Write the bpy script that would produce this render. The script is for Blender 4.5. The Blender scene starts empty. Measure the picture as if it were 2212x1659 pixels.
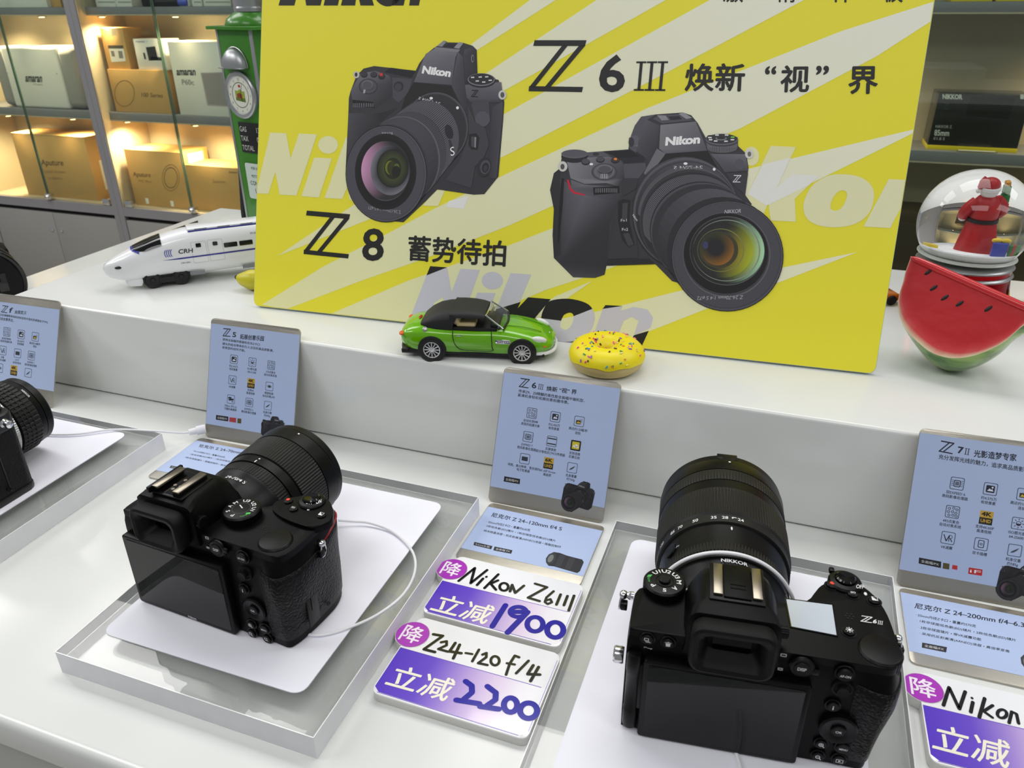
import bpy, bmesh, math, random
from mathutils import Vector, Matrix, noise
from mathutils.geometry import tessellate_polygon

random.seed(7)
SC = bpy.context.scene
COL = SC.collection

# ------------------------------------------------------------------ camera
FPX = 1664.07                      # focal length in pixels of the 2212 x 1659 frame
CAM = Vector((.26568, -.58427, .40590))
_p, _y, _r = math.radians(26.629), math.radians(20.098), math.radians(-.526)
_f = Vector((-math.sin(_y) * math.cos(_p), math.cos(_y) * math.cos(_p), -math.sin(_p)))
_rt = Vector((math.cos(_y), math.sin(_y), 0))
_up = _rt.cross(_f)
RT = math.cos(_r) * _rt + math.sin(_r) * _up
UP = -math.sin(_r) * _rt + math.cos(_r) * _up
FW = _f
cd = bpy.data.cameras.new('camera')
cd.sensor_fit = 'HORIZONTAL'
cd.sensor_width = 36
cd.lens = 36 * FPX / 2212
cd.clip_start = .01
cd.clip_end = 60
cd.dof.use_dof = True
cd.dof.focus_distance = .62
cd.dof.aperture_fstop = 20
co = bpy.data.objects.new('camera', cd)
COL.objects.link(co)
m3 = Matrix((RT, UP, -FW)).transposed()
co.matrix_world = Matrix.Translation(CAM) @ m3.to_4x4()
SC.camera = co

# ------------------------------------------------------------------ world, lamps, exposure
SC.view_settings.view_transform = 'Standard'
SC.view_settings.look = 'None'
SC.view_settings.gamma = 1
SC.view_settings.use_curve_mapping = False
SC.view_settings.exposure = .03
W = bpy.data.worlds.new('shop_ambient')
SC.world = W
W.use_nodes = True
W.node_tree.nodes['Background'].inputs[0].default_value = (.93, .97, 1, 1)
W.node_tree.nodes['Background'].inputs[1].default_value = .24


def area(name, loc, sx, sy, power, col=(1, .985, .97), tgt=None):
    l = bpy.data.lights.new(name, 'AREA')
    l.shape = 'RECTANGLE'
    l.size, l.size_y = sx, sy
    l.energy = power
    l.color = col
    o = bpy.data.objects.new(name, l)
    COL.objects.link(o)
    o.location = loc
    if tgt is not None:
        o.rotation_euler = (Vector(tgt) - Vector(loc)).to_track_quat('-Z', 'Y').to_euler()
    return o


# ceiling panels of the shop: rows of flat lamps about 1.9 m above the counter; far-left pair added to brighten the cabinets
CEIL = 1.9
for i, (x, y, sx, sy, p) in enumerate(((-1.7, .75, 1.3, .9, 17), (.1, .75, 1.3, .9, 17.5), (1.9, .75, 1.3, .9, 16), (-1.9, -1.1, 1.3, .7, 17), (.2, -1.5, 1.3, .7, 13), (2.2, -1.1, 1.3, .7, 13), (-3.4, .9, 1.0, .7, 20), (-3.2, -.4, 1.0, .7, 22))):
    area('ceiling_and_fill_lamp', (x, y, CEIL), sx, sy, p)


# ------------------------------------------------------------------ photo measuring: pixel -> point on a real plane
def ray(px, py):
    return RT * ((px - 1106) / FPX) + UP * ((829.5 - py) / FPX) + FW


def onz(px, py, z=0.):
    d = ray(px, py)
    return CAM + d * ((z - CAM.z) / d.z)


def ony(px, py, y=0.):
    d = ray(px, py)
    return CAM + d * ((y - CAM.y) / d.y)


class Plane:
    """a flat printed surface: origin, right axis, up axis; uv() measures a photo point on it"""
    def __init__(s, o, ex, ey):
        s.o, s.ex, s.ey = Vector(o), Vector(ex).normalized(), Vector(ey).normalized()
        s.n = s.ex.cross(s.ey)

    def uv(s, px, py):
        d = ray(px, py)
        q = CAM + d * ((s.o - CAM).dot(s.n) / d.dot(s.n)) - s.o
        return (q.dot(s.ex), q.dot(s.ey))

    def matrix(s):
        m = Matrix((s.ex, s.ey, s.n)).transposed().to_4x4()
        return Matrix.Translation(s.o) @ m


# ------------------------------------------------------------------ colours and materials
def lin(c):
    c = c / 255.
    return c / 12.92 if c <= .04045 else ((c + .055) / 1.055) ** 2.4


def rgb(c):
    if isinstance(c, (int, float)):
        c = (c, c, c)
    return tuple(lin(x) for x in c) + (1,)


MATS = {}


def mat(name, c=(128, 128, 128), rough=.5, metal=0, bump=0, bscale=300, bdist=.0004, var=0, vscale=40, coat=0, trans=0, ior=1.5, alpha=1, emit=None, estr=0, spec=.5, aniso=None, sheen=0):
    if name in MATS:
        return MATS[name]
    m = bpy.data.materials.new(name)
    m.use_nodes = True
    nt = m.node_tree
    b = nt.nodes['Principled BSDF']
    col = rgb(c)
    b.inputs['Base Color'].default_value = col
    b.inputs['Roughness'].default_value = rough
    b.inputs['Metallic'].default_value = metal
    b.inputs['Specular IOR Level'].default_value = spec
    b.inputs['IOR'].default_value = ior
    b.inputs['Coat Weight'].default_value = coat
    b.inputs['Coat Roughness'].default_value = .05
    b.inputs['Transmission Weight'].default_value = trans
    b.inputs['Alpha'].default_value = alpha
    b.inputs['Sheen Weight'].default_value = sheen
    if emit:
        b.inputs['Emission Color'].default_value = rgb(emit)
        b.inputs['Emission Strength'].default_value = estr
    tc = nt.nodes.new('ShaderNodeTexCoord')
    if var:
        n = nt.nodes.new('ShaderNodeTexNoise')
        n.inputs['Scale'].default_value = vscale
        n.inputs['Detail'].default_value = 5
        nt.links.new(tc.outputs['Object'], n.inputs['Vector'])
        mx = nt.nodes.new('ShaderNodeMix')
        mx.data_type = 'RGBA'
        mx.inputs[6].default_value = tuple(x * (1 - var) for x in col[:3]) + (1,)
        mx.inputs[7].default_value = tuple(min(1, x * (1 + var)) for x in col[:3]) + (1,)
        nt.links.new(n.outputs['Fac'], mx.inputs[0])
        nt.links.new(mx.outputs[2], b.inputs['Base Color'])
    if bump or aniso:
        n = nt.nodes.new('ShaderNodeTexNoise')
        n.inputs['Scale'].default_value = bscale
        n.inputs['Detail'].default_value = 2
        src = tc.outputs['Object']
        if aniso:
            mp = nt.nodes.new('ShaderNodeMapping')
            mp.inputs['Scale'].default_value = aniso
            nt.links.new(src, mp.inputs['Vector'])
            src = mp.outputs['Vector']
        nt.links.new(src, n.inputs['Vector'])
        bp = nt.nodes.new('ShaderNodeBump')
        bp.inputs['Strength'].default_value = bump or .2
        bp.inputs['Distance'].default_value = bdist
        nt.links.new(n.outputs['Fac'], bp.inputs['Height'])
        nt.links.new(bp.outputs['Normal'], b.inputs['Normal'])
    MATS[name] = m
    return m


def ink_mat(name, rough=.5, coat=0):
    """printed ink: colour comes from the print itself (colour attribute of the printed shapes)"""
    if name in MATS:
        return MATS[name]
    m = mat(name, 255, rough, coat=coat)
    nt = m.node_tree
    a = nt.nodes.new('ShaderNodeAttribute')
    a.attribute_name = 'Col'
    nt.links.new(a.outputs['Color'], nt.nodes['Principled BSDF'].inputs['Base Color'])
    return m


def leather(name, c=(24, 24, 25), rough=.5, scale=900, strength=.5):
    if name in MATS:
        return MATS[name]
    m = mat(name, c, rough, spec=.2)
    nt = m.node_tree
    tc = nt.nodes.new('ShaderNodeTexCoord')
    v = nt.nodes.new('ShaderNodeTexVoronoi')
    v.inputs['Scale'].default_value = scale
    v.feature = 'SMOOTH_F1'
    nt.links.new(tc.outputs['Object'], v.inputs['Vector'])
    bp = nt.nodes.new('ShaderNodeBump')
    bp.invert = True
    bp.inputs['Strength'].default_value = strength
    bp.inputs['Distance'].default_value = .0009
    nt.links.new(v.outputs['Distance'], bp.inputs['Height'])
    nt.links.new(bp.outputs['Normal'], nt.nodes['Principled BSDF'].inputs['Normal'])
    return m


def clear(name, tint=(250, 252, 250), refl=1.0, rough=.02, ior=1.49):
    """clear sheet or slab: see-through with a Fresnel reflection"""
    if name in MATS:
        return MATS[name]
    m = bpy.data.materials.new(name)
    m.use_nodes = True
    nt = m.node_tree
    nt.nodes.clear()
    out = nt.nodes.new('ShaderNodeOutputMaterial')
    t = nt.nodes.new('ShaderNodeBsdfTransparent')
    t.inputs[0].default_value = rgb(tint)
    g = nt.nodes.new('ShaderNodeBsdfGlossy')
    g.inputs['Roughness'].default_value = rough
    lw = nt.nodes.new('ShaderNodeLayerWeight')
    lw.inputs['Blend'].default_value = .5
    pw = nt.nodes.new('ShaderNodeMath')
    pw.operation = 'POWER'
    pw.inputs[1].default_value = 5
    nt.links.new(lw.outputs['Facing'], pw.inputs[0])
    ml = nt.nodes.new('ShaderNodeMath')
    ml.operation = 'MULTIPLY_ADD'
    ml.inputs[1].default_value = .9 * refl
    ml.inputs[2].default_value = .045 * refl
    nt.links.new(pw.outputs[0], ml.inputs[0])
    mx = nt.nodes.new('ShaderNodeMixShader')
    nt.links.new(ml.outputs[0], mx.inputs[0])
    nt.links.new(t.outputs[0], mx.inputs[1])
    nt.links.new(g.outputs[0], mx.inputs[2])
    nt.links.new(mx.outputs[0], out.inputs[0])
    MATS[name] = m
    return m


# ------------------------------------------------------------------ mesh builder
def T(x=0, y=0, z=0):
    return Matrix.Translation((x, y, z))


def RX(a):
    return Matrix.Rotation(math.radians(a), 4, 'X')


def RY(a):
    return Matrix.Rotation(math.radians(a), 4, 'Y')


def RZ(a):
    return Matrix.Rotation(math.radians(a), 4, 'Z')


def S(x, y=None, z=None):
    return Matrix.Diagonal((x, x if y is None else y, x if z is None else z, 1))


TXT = {}
HEAVY = ((-1, 0), (1, 0), (0, -1), (0, 1), (.7, .7), (-.7, -.7))


def text_mesh(s, offset=0, res=3):
    k = (s, offset, res)
    if k in TXT:
        return TXT[k]
    c = bpy.data.curves.new('t', 'FONT')
    c.body = s
    c.resolution_u = res
    c.offset = offset
    o = bpy.data.objects.new('t', c)
    COL.objects.link(o)
    bpy.context.view_layer.update()
    m = o.to_mesh()
    vs = [tuple(v.co) for v in m.vertices]
    fs = [tuple(p.vertices) for p in m.polygons]
    o.to_mesh_clear()
    bpy.data.objects.remove(o)
    bpy.data.curves.remove(c)
    TXT[k] = (vs, fs)
    return TXT[k]


def ellipse(cx, cy, rx, ry, n=40, rot=0, a0=0, a1=360):
    c, s = math.cos(math.radians(rot)), math.sin(math.radians(rot))
    out = []
    for i in range(n if a1 - a0 >= 360 else n + 1):
        t = math.radians(a0 + (a1 - a0) * i / n)
        x, y = rx * math.cos(t), ry * math.sin(t)
        out.append((cx + c * x - s * y, cy + s * x + c * y))
    return out


def rrect(x0, y0, x1, y1, r, n=5):
    out = []
    for cx, cy, a in ((x1 - r, y0 + r, -90), (x1 - r, y1 - r, 0), (x0 + r, y1 - r, 90), (x0 + r, y0 + r, 180)):
        for i in range(n + 1):
            t = math.radians(a + 90 * i / n)
            out.append((cx + r * math.cos(t), cy + r * math.sin(t)))
    return out


def catmull(pts, per=6, closed=True):
    pts = [Vector(p) for p in pts]
    n = len(pts)
    out = []
    for i in range(n if closed else n - 1):
        if closed:
            a, b, c, d = pts[i - 1], pts[i], pts[(i + 1) % n], pts[(i + 2) % n]
        else:
            a, b, c, d = pts[max(i - 1, 0)], pts[i], pts[i + 1], pts[min(i + 2, n - 1)]
        for k in range(per):
            t = k / per
            out.append(.5 * ((2 * b) + (c - a) * t + (2 * a - 5 * b + 4 * c - d) * t * t + (3 * b - a - 3 * c + d) * t ** 3))
    if not closed:
        out.append(pts[-1])
    return out


class G:
    """collects shapes into ONE mesh; u = unit scale (0.001: shapes are written in millimetres)"""
    def __init__(s, u=1.0, M=None):
        s.v, s.f, s.mi, s.c = [], [], [], []
        s.u = u
        s.M = M
        s.col = (1, 1, 1, 1)

    def add(s, vs, fs, mi=0, M=None, col=None, flip=False):
        b = len(s.v)
        for p in vs:
            p = Vector(p)
            if M is not None:
                p = M @ p
            if s.M is not None:
                p = s.M @ p
            s.v.append(p * s.u)
        percol = isinstance(col, list)
        for f in fs:
            f = tuple(f)
            if flip:
                f = f[::-1]
            s.f.append(tuple(b + i for i in f))
            s.mi.append(mi)
            if percol:
                s.c.append([col[i] for i in f])
            else:
                s.c.append([col or s.col] * len(f))
        return s

    def bm(s, bm, mi=0, M=None, col=None):
        bm.verts.index_update()
        s.add([v.co.copy() for v in bm.verts], [[v.index for v in f.verts] for f in bm.faces], mi, M, col)
        bm.free()
        return s

    def box(s, x0, x1, y0, y1, z0, z1, bev=0, seg=2, mi=0, M=None, col=None):
        vs = [(x, y, z) for z in (z0, z1) for y in (y0, y1) for x in (x0, x1)]
        fs = [(0, 2, 3, 1), (4, 5, 7, 6), (0, 1, 5, 4), (2, 6, 7, 3), (0, 4, 6, 2), (1, 3, 7, 5)]
        if not bev:
            return s.add(vs, fs, mi, M, col)
        b = bmesh.new()
        bv = [b.verts.new(v) for v in vs]
        for f in fs:
            b.faces.new([bv[i] for i in f])
        bmesh.ops.bevel(b, geom=b.edges[:], offset=bev, segments=seg, profile=.5, affect='EDGES')
        return s.bm(b, mi, M, col)

    def prism(s, poly, z0, z1, bev=0, seg=2, mi=0, M=None, col=None, bevel_bottom=True):
        """polygon in xy extruded from z0 to z1, rims bevelled"""
        a = sum(poly[i][0] * poly[(i + 1) % len(poly)][1] - poly[(i + 1) % len(poly)][0] * poly[i][1] for i in range(len(poly)))
        if a < 0:
            poly = poly[::-1]
        b = bmesh.new()
        lo = [b.verts.new((p[0], p[1], z0)) for p in poly]
        hi = [b.verts.new((p[0], p[1], z1)) for p in poly]
        n = len(poly)
        fb = b.faces.new(lo[::-1])
        ft = b.faces.new(hi)
        for i in range(n):
            b.faces.new((lo[i], lo[(i + 1) % n], hi[(i + 1) % n], hi[i]))
        if bev:
            ed = list(ft.edges) + (list(fb.edges) if bevel_bottom else [])
            bmesh.ops.bevel(b, geom=ed, offset=bev, segments=seg, profile=.5, affect='EDGES', clamp_overlap=True)
        return s.bm(b, mi, M, col)

    def lathe(s, prof, n=48, mi=0, M=None, col=None, ribs=None, flip=False):
        """profile of (r, z) turned about z; ribs=(i0, i1, depth): alternate vertices between rings pushed in"""
        vs, fs = [], []
        k = len(prof)
        for i, (r, z) in enumerate(prof):
            for j in range(n):
                t = 2 * math.pi * j / n
                rr = r
                if ribs and ribs[0] <= i <= ribs[1] and j % ribs[3] < ribs[4]:
                    rr = r - ribs[2]
                vs.append((rr * math.cos(t), rr * math.sin(t), z))
        for i in range(k - 1):
            for j in range(n):
                a, b2 = i * n + j, i * n + (j + 1) % n
                fs.append((a, b2, b2 + n, a + n))
        if prof[0][0] > 1e-9:
            fs.append(tuple(range(n))[::-1])
        if prof[-1][0] > 1e-9:
            fs.append(tuple((k - 1) * n + j for j in range(n)))
        return s.add(vs, fs, mi, M, col, flip)

    def loft(s, secs, caps=True, mi=0, M=None, col=None, closed=True):
        n = len(secs[0])
        vs = [p for q in secs for p in q]
        fs = []
        for i in range(len(secs) - 1):
            for j in range(n if closed else n - 1):
                a, b2 = i * n + j, i * n + (j + 1) % n
                fs.append((a, b2, b2 + n, a + n))
        if caps:
            fs.append(tuple(range(n))[::-1])
            fs.append(tuple((len(secs) - 1) * n + j for j in range(n)))
        return s.add(vs, fs, mi, M, col)

    def tube(s, pts, r, n=10, closed=False, mi=0, M=None, col=None, caps=True):
        pts = [Vector(p) for p in pts]
        rs = r if isinstance(r, (list, tuple)) else [r] * len(pts)
        secs = []
        up = Vector((0, 0, 1))
        prev = None
        for i, p in enumerate(pts):
            a = pts[i - 1] if (i or closed) else p
            b2 = pts[(i + 1) % len(pts)] if (i < len(pts) - 1 or closed) else p
            d = (b2 - a).normalized()
            if prev is None:
                x = d.cross(up if abs(d.dot(up)) < .95 else Vector((1, 0, 0))).normalized()
            else:
                x = (prev - d * prev.dot(d)).normalized()
            prev = x
            y = d.cross(x)
            secs.append([p + (x * math.cos(2 * math.pi * j / n) + y * math.sin(2 * math.pi * j / n)) * rs[i] for j in range(n)])
        if closed:
            secs.append(secs[0])
            return s.loft(secs, False, mi, M, col)
        return s.loft(secs, caps, mi, M, col)

    def ball(s, c, r, n=24, k=14, mi=0, M=None, col=None, fn=None):
        r = r if isinstance(r, (tuple, list)) else (r, r, r)
        vs, fs = [], []
        for i in range(k + 1):
            ph = math.pi * i / k
            for j in range(n):
                t = 2 * math.pi * j / n
                p = Vector((math.sin(ph) * math.cos(t), math.sin(ph) * math.sin(t), -math.cos(ph)))
                if fn:
                    p = fn(p)
                vs.append((c[0] + r[0] * p.x, c[1] + r[1] * p.y, c[2] + r[2] * p.z))
        for i in range(k):
            for j in range(n):
                a, b2 = i * n + j, i * n + (j + 1) % n
                fs.append((a, b2, b2 + n, a + n))
        return s.add(vs, fs, mi, M, col)

    # flat print --------------------------------------------------
    def poly(s, pts, col, z=0, mi=0, M=None):
        pts = [Vector((p[0], p[1], z)) for p in pts]
        tri = tessellate_polygon([pts])
        fs = []
        for t in tri:
            a, b2, c = (pts[i] for i in t)
            nz = (b2.x - a.x) * (c.y - a.y) - (b2.y - a.y) * (c.x - a.x)
            fs.append(t if nz > 0 else (t[0], t[2], t[1]))
        c = [rgb(x) for x in col] if isinstance(col, list) else rgb(col)
        return s.add(pts, fs, mi, M, c)

    def ring(s, outer, inner, col, z=0, mi=0, col2=None):
        n = len(outer)
        vs = [(p[0], p[1], z) for p in outer] + [(p[0], p[1], z) for p in inner]
        a = sum(outer[i][0] * outer[(i + 1) % n][1] - outer[(i + 1) % n][0] * outer[i][1] for i in range(n))
        fs = [(i, (i + 1) % n, n + (i + 1) % n, n + i) for i in range(n)]
        c = rgb(col)
        cc = [c] * n + [rgb(col2)] * n if col2 is not None else c
        return s.add(vs, fs, mi, None, cc, flip=a < 0)

    def text(s, st, size, x, y, col=0, z=0, align='l', mi=0, bold=0, M=None, fn=None, sx=1., shear=0., ext=0):
        heavy = 0
        if any(ord(ch) > 0x2e00 for ch in st):
            heavy, bold = bold, 0
        vs, fs = text_mesh(st, bold)
        if not vs:
            return s
        w0, w1 = min(v[0] for v in vs), max(v[0] for v in vs)
        off = {'l': 0, 'c': -(w0 + w1) / 2, 'r': -w1}[align]
        out = []
        if heavy:
            for k, (hx, hy) in enumerate(HEAVY):
                o2 = [((v[0] + off + hx * heavy + shear * v[1]) * size * sx + x, (v[1] + hy * heavy) * size + y, z + k * 1e-6) for v in vs]
                s.add([fn(p) for p in o2] if fn else o2, fs, mi, M, rgb(col))
        for v in vs:
            p = ((v[0] + off + shear * v[1]) * size * sx + x, v[1] * size + y, z)
            out.append(fn(p) if fn else p)
        return s.add(out, fs, mi, M, rgb(col))

    def fit(s, st, bl, br, tl, col=0, z=0, bold=0, mi=0):
        """text stretched onto a parallelogram (its own ink box -> bl, br, tl)"""
        heavy = 0
        if any(ord(ch) > 0x2e00 for ch in st):
            heavy, bold = bold, 0
        vs, fs = text_mesh(st, bold)
        x0, x1 = min(v[0] for v in vs) - heavy, max(v[0] for v in vs) + heavy
        y0, y1 = min(v[1] for v in vs) - heavy, max(v[1] for v in vs) + heavy
        for k, (hx, hy) in enumerate(HEAVY if heavy else ((0, 0),)):
            out = []
            for v in vs:
                a, b2 = (v[0] + hx * heavy - x0) / (x1 - x0), (v[1] + hy * heavy - y0) / (y1 - y0)
                out.append((bl[0] + a * (br[0] - bl[0]) + b2 * (tl[0] - bl[0]), bl[1] + a * (br[1] - bl[1]) + b2 * (tl[1] - bl[1]), z + k * 1e-6))
            s.add(out, fs, mi, None, rgb(col))
        return s


def obj(name, g, mats, parent=None, smooth=35, kind=None):
    me = bpy.data.meshes.new(name)
    me.from_pydata([tuple(v) for v in g.v], [], g.f)
    mats = mats if isinstance(mats, (list, tuple)) else [mats]
    for m in mats:
        me.materials.append(MATS[m] if isinstance(m, str) else m)
    if len(mats) > 1:
        me.polygons.foreach_set('material_index', g.mi)
    if any(c != (1, 1, 1, 1) for f in g.c for c in f):
        at = me.color_attributes.new('Col', 'FLOAT_COLOR', 'CORNER')
        at.data.foreach_set('color', [x for f in g.c for c in f for x in c])
    if smooth:
        me.polygons.foreach_set('use_smooth', [True] * len(me.polygons))
        me.set_sharp_from_angle(angle=math.radians(smooth))
    me.update()
    o = bpy.data.objects.new(name, me)
    COL.objects.link(o)
    if parent is not None:
        o.parent = parent
    if kind:
        o['kind'] = kind
    return o


def tag(o, label, cat, group=None):
    o['label'] = label
    o['category'] = cat
    if group:
        o['group'] = group
    return o


def thing(name, label, cat, M=None, group=None):
    o = bpy.data.objects.new(name, None)
    o.empty_display_size = .02
    COL.objects.link(o)
    if M is not None:
        o.matrix_world = M
    return tag(o, label, cat, group)


def struct(name, g, mats, **k):
    o = obj(name, g, mats, **k)
    o['kind'] = 'structure'
    return o


def copy_tree(o, parent=None):
    c = o.copy()
    COL.objects.link(c)
    c.parent = parent
    for ch in list(o.children):
        copy_tree(ch, c)
    return c


def bend_y(r, a0=90):
    """maps flat text (x, y) onto a barrel of radius r about the y axis: x runs round the barrel, y along it"""
    def f(p):
        t = math.radians(a0) - p[0] / r
        return ((r + p[2]) * math.cos(t), p[1], (r + p[2]) * math.sin(t))
    return f


def arc_text(g, st, size, r, a_mid, col, z, c=(0, 0), bold=0, out=False):
    """text along a circle in xy; a_mid = angle of its middle, letters pointing outwards"""
    def f(p):
        t = math.radians(a_mid) - p[0] / r
        rr = r + p[1]
        return (c[0] + rr * math.cos(t), c[1] + rr * math.sin(t), p[2])
    g.text(st, size, 0, 0, col, z, 'c', bold=bold, fn=f)


# common materials
mat('solid_surface_white', (224, 226, 223), .16, var=.02, vscale=25, bump=.02, bscale=700, bdist=.0001)
mat('cabinet_grey', (126, 125, 128), .45, var=.03, vscale=8)
mat('cabinet_inside', (186, 172, 146), .55, var=.03, vscale=10)
mat('door_grey', (134, 133, 130), .5, var=.03, vscale=6)
mat('chrome', (220, 220, 222), .12, 1)
mat('brushed_steel', (186, 181, 170), .34, 1, bump=.25, bscale=60, bdist=.0003, aniso=(1, 60, 60))
mat('black_plastic', (8, 8, 9), .36, spec=.2, bump=.12, bscale=2500, bdist=.0001)
mat('black_gloss', (8, 8, 9), .06)
mat('black_rubber', (10, 10, 11), .55, spec=.2)
mat('white_plastic', (238, 238, 242), .35)
mat('white_mat_sheet', (240, 240, 250), .55, var=.015, vscale=60)
ink_mat('print_ink', .45)
ink_mat('gloss_ink', .25, coat=.3)
mat('warm_led', (255, 220, 150), .4, emit=(255, 214, 140), estr=14)
mat('shadow_gap', (20, 20, 20), .8)
# ------------------------------------------------------------------ setting
FLOOR = -.95
g = G().box(-5, 4, -4, 2.6, FLOOR - .05, FLOOR)
mat('floor_tile', (150, 148, 142), .3, var=.06, vscale=3)
struct('floor', g, 'floor_tile')
g = G().box(-5, 4, 2.3, 2.4, FLOOR, 2.2)
mat('wall_paint', (170, 166, 160), .7, var=.03, vscale=5)
struct('wall_back', g, 'wall_paint')

# the display counter: a low table with a raised middle deck
HD = .10485                      # deck height
cnt = thing('display_counter', 'white glossy display counter with a raised middle deck', 'counter', T(0, 0, 0))
g = G().box(-.912, 1.35, -.376, .782, -.03, 0, bev=.006, seg=3)
obj('counter_top', g, 'solid_surface_white', cnt)
g = G().box(-.90, 1.34, -.362, .77, FLOOR + .06, -.03)
obj('counter_body', g, mat('counter_body_white', (190, 190, 186), .4), cnt)
g = G().box(-.86, 1.30, -.32, .73, FLOOR, FLOOR + .06)
obj('plinth', g, 'shadow_gap', cnt)
g = G().box(-.5625, 1.0, .0, .406, .0012, HD, bev=.0035, seg=3)
obj('raised_deck', g, 'solid_surface_white', cnt)
# ------------------------------------------------------------------ wall cabinets behind the counter
CY, CB = 2.0, 2.25               # front and back of the cabinets
clear('cabinet_glass', (238, 244, 240), .9, .01)
mat('glass_edge', (70, 92, 78), .2)


def spot(name, loc, power, size=110, blend=.9, col=(1, .76, .45), rad=.012):
    l = bpy.data.lights.new(name, 'SPOT')
    l.energy = power
    l.spot_size = math.radians(size)
    l.spot_blend = blend
    l.color = col
    l.shadow_soft_size = rad
    o = bpy.data.objects.new(name, l)
    COL.objects.link(o)
    o.location = loc
    return o


def cabinet(x0, x1, label, lit=True, glass=True, led=None):
    c = thing('wall_cabinet', label, 'cabinet', T(x0, CY, FLOOR))
    o = (x0, CY, FLOOR)

    def part(name, bs, m, parent=None, bev=0):
        q = G()
        for b in bs:
            q.box(b[0] - o[0], b[1] - o[0], b[2] - o[1], b[3] - o[1], b[4] - o[2], b[5] - o[2], bev)
        return obj(name, q, m, parent or c)
    w = .0285
    for a in (x0, x1 - w):
        part('side_panel', [(a, a + w - .001, CY, CB, FLOOR + .05, 1.15)], 'cabinet_grey')
    for a, b in ((x0 + w, x0 + w + .002), (x1 - w - .002, x1 - w)):
        part('side_lining', [(a, b, CY + .004, CB - .01, -.40, 1.1)], 'cabinet_inside')
    part('back_panel', [(x0 + w, x1 - w, CB - .01, CB, FLOOR + .05, 1.15)], 'cabinet_inside')
    for z0, z1 in ((.360, .386), (-.0405, -.0095)):
        s = part('shelf', [(x0 + w + .002, x1 - w - .002, CY + .0436, CB - .01, z0, z1)], 'cabinet_grey', bev=.001)
        part('shelf_edge_strip', [(x0 + w + .002, x1 - w - .002, CY + .042, CY + .047, z0 - .004, z0)], 'cabinet_inside', s)
    part('top_shelf', [(x0 + w + .002, x1 - w - .002, CY + .0436, CB - .01, .74, .766)], 'cabinet_grey')
    part('bottom_rail', [(x0 + w, x1 - w, CY, CB - .01, -.441, -.402)], 'cabinet_grey')
    part('rail_lining', [(x0 + w, x1 - w, CY + .016, CB - .01, -.402, -.400)], 'cabinet_inside')
    part('gap_strip', [(x0 + w, x1 - w, CY + .02, CY + .03, -.462, -.441)], 'shadow_gap')
    xm = (x0 + x1) / 2
    for a, b, s in ((x0 + w + .002, xm - .0012, -1), (xm + .0012, x1 - w - .002, 1)):
        d = part('cupboard_door', [(a, b, CY + .002, CY + .02, FLOOR + .09, -.460)], 'door_grey', bev=.001)
        lx = xm + s * .028
        q = G().lathe([(0, 0), (.011, 0), (.011, .003), (.008, .004), (0, .004)], 20, M=T(lx - o[0], .002, -.537 - o[2]) @ RX(90))
        obj('lock', q, 'chrome', d)
    part('kick_board', [(x0, x1, CY + .03, CB, FLOOR, FLOOR + .05)], 'shadow_gap')
    if glass == 'one':
        d = part('glass_door', [(x0 + w + .004, x1 - w - .004, CY + .006, CY + .011, -.398, 1.1)], 'cabinet_glass')
    elif glass:
        for a, b, s in ((x0 + w + .004, xm - .002, -1), (xm + .002, x1 - w - .004, 1)):
            d = part('glass_door', [(a, b, CY + .006, CY + .011, -.398, 1.1)], 'cabinet_glass')
            e = xm + s * .0025
            part('polished_edge', [(min(e, e + s * .003), max(e, e + s * .003), CY + .0058, CY + .0112, -.398, 1.1)], 'glass_edge', d)
            hx = a + .03 if s < 0 else b - .03
            part('hinge', [(hx - .02, hx + .02, CY + .001, CY + .016, -.400, -.372)], 'chrome', d, bev=.003)
        q = G().box(-.016, .016, -.012, .014, -.012, .016, bev=.004).ball((0, -.013, 0), (.011, .009, .011))
        q2 = G()
        q2.add([v + Vector((xm + .01 - o[0], .004, -.385 - o[2])) for v in q.v], q.f)
        obj('door_lock', q2, 'chrome', c)
    for lx, z, p in (led or []):
        q = G().lathe([(0, 0), (.016, 0), (.018, -.003), (.012, -.0045), (0, -.0045)], 20, M=T(lx - o[0], .062, z - o[2]))
        f = obj('downlight', q, 'chrome', c)
        q = G().lathe([(0, -.0046), (.011, -.0046), (.009, -.006), (0, -.006)], 20, M=T(lx - o[0], .062, z - o[2]))
        obj('lamp_lens', q, 'warm_led', f)
        spot('downlight_beam', (lx, CY + .075, z - .012), p * .62, 150, 1.)
    return c


cabinet(-3.325, -2.5205, 'leftmost grey wall cabinet with glass doors and lit shelves', led=[(-3.10, .355, 30), (-2.75, .355, 30), (-3.10, -.045, 30), (-2.72, -.045, 30)])
cabinet(-2.5205, -1.7155, 'grey wall cabinet with glass doors left of the green pump', led=[(-2.43, .355, 26), (-2.067, .355, 28), (-2.42, -.045, 28), (-2.067, -.045, 26)])
cabinet(-1.7155, -.9105, 'grey wall cabinet hidden behind the green pump and poster', led=[(-1.5, -.045, 1)])
cabinet(-.9105, -.1055, 'grey wall cabinet straight behind the yellow poster', led=[(-.5, -.045, 1)])
cabinet(-.1055, 1.5045, 'wide grey wall cabinet behind the snow globe', glass='one', led=[(.30, -.045, 6), (1.1, -.045, 6), (.30, .355, 14), (1.1, .355, 14)])  # downlights of this bay are added to warm its dim interior
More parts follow.
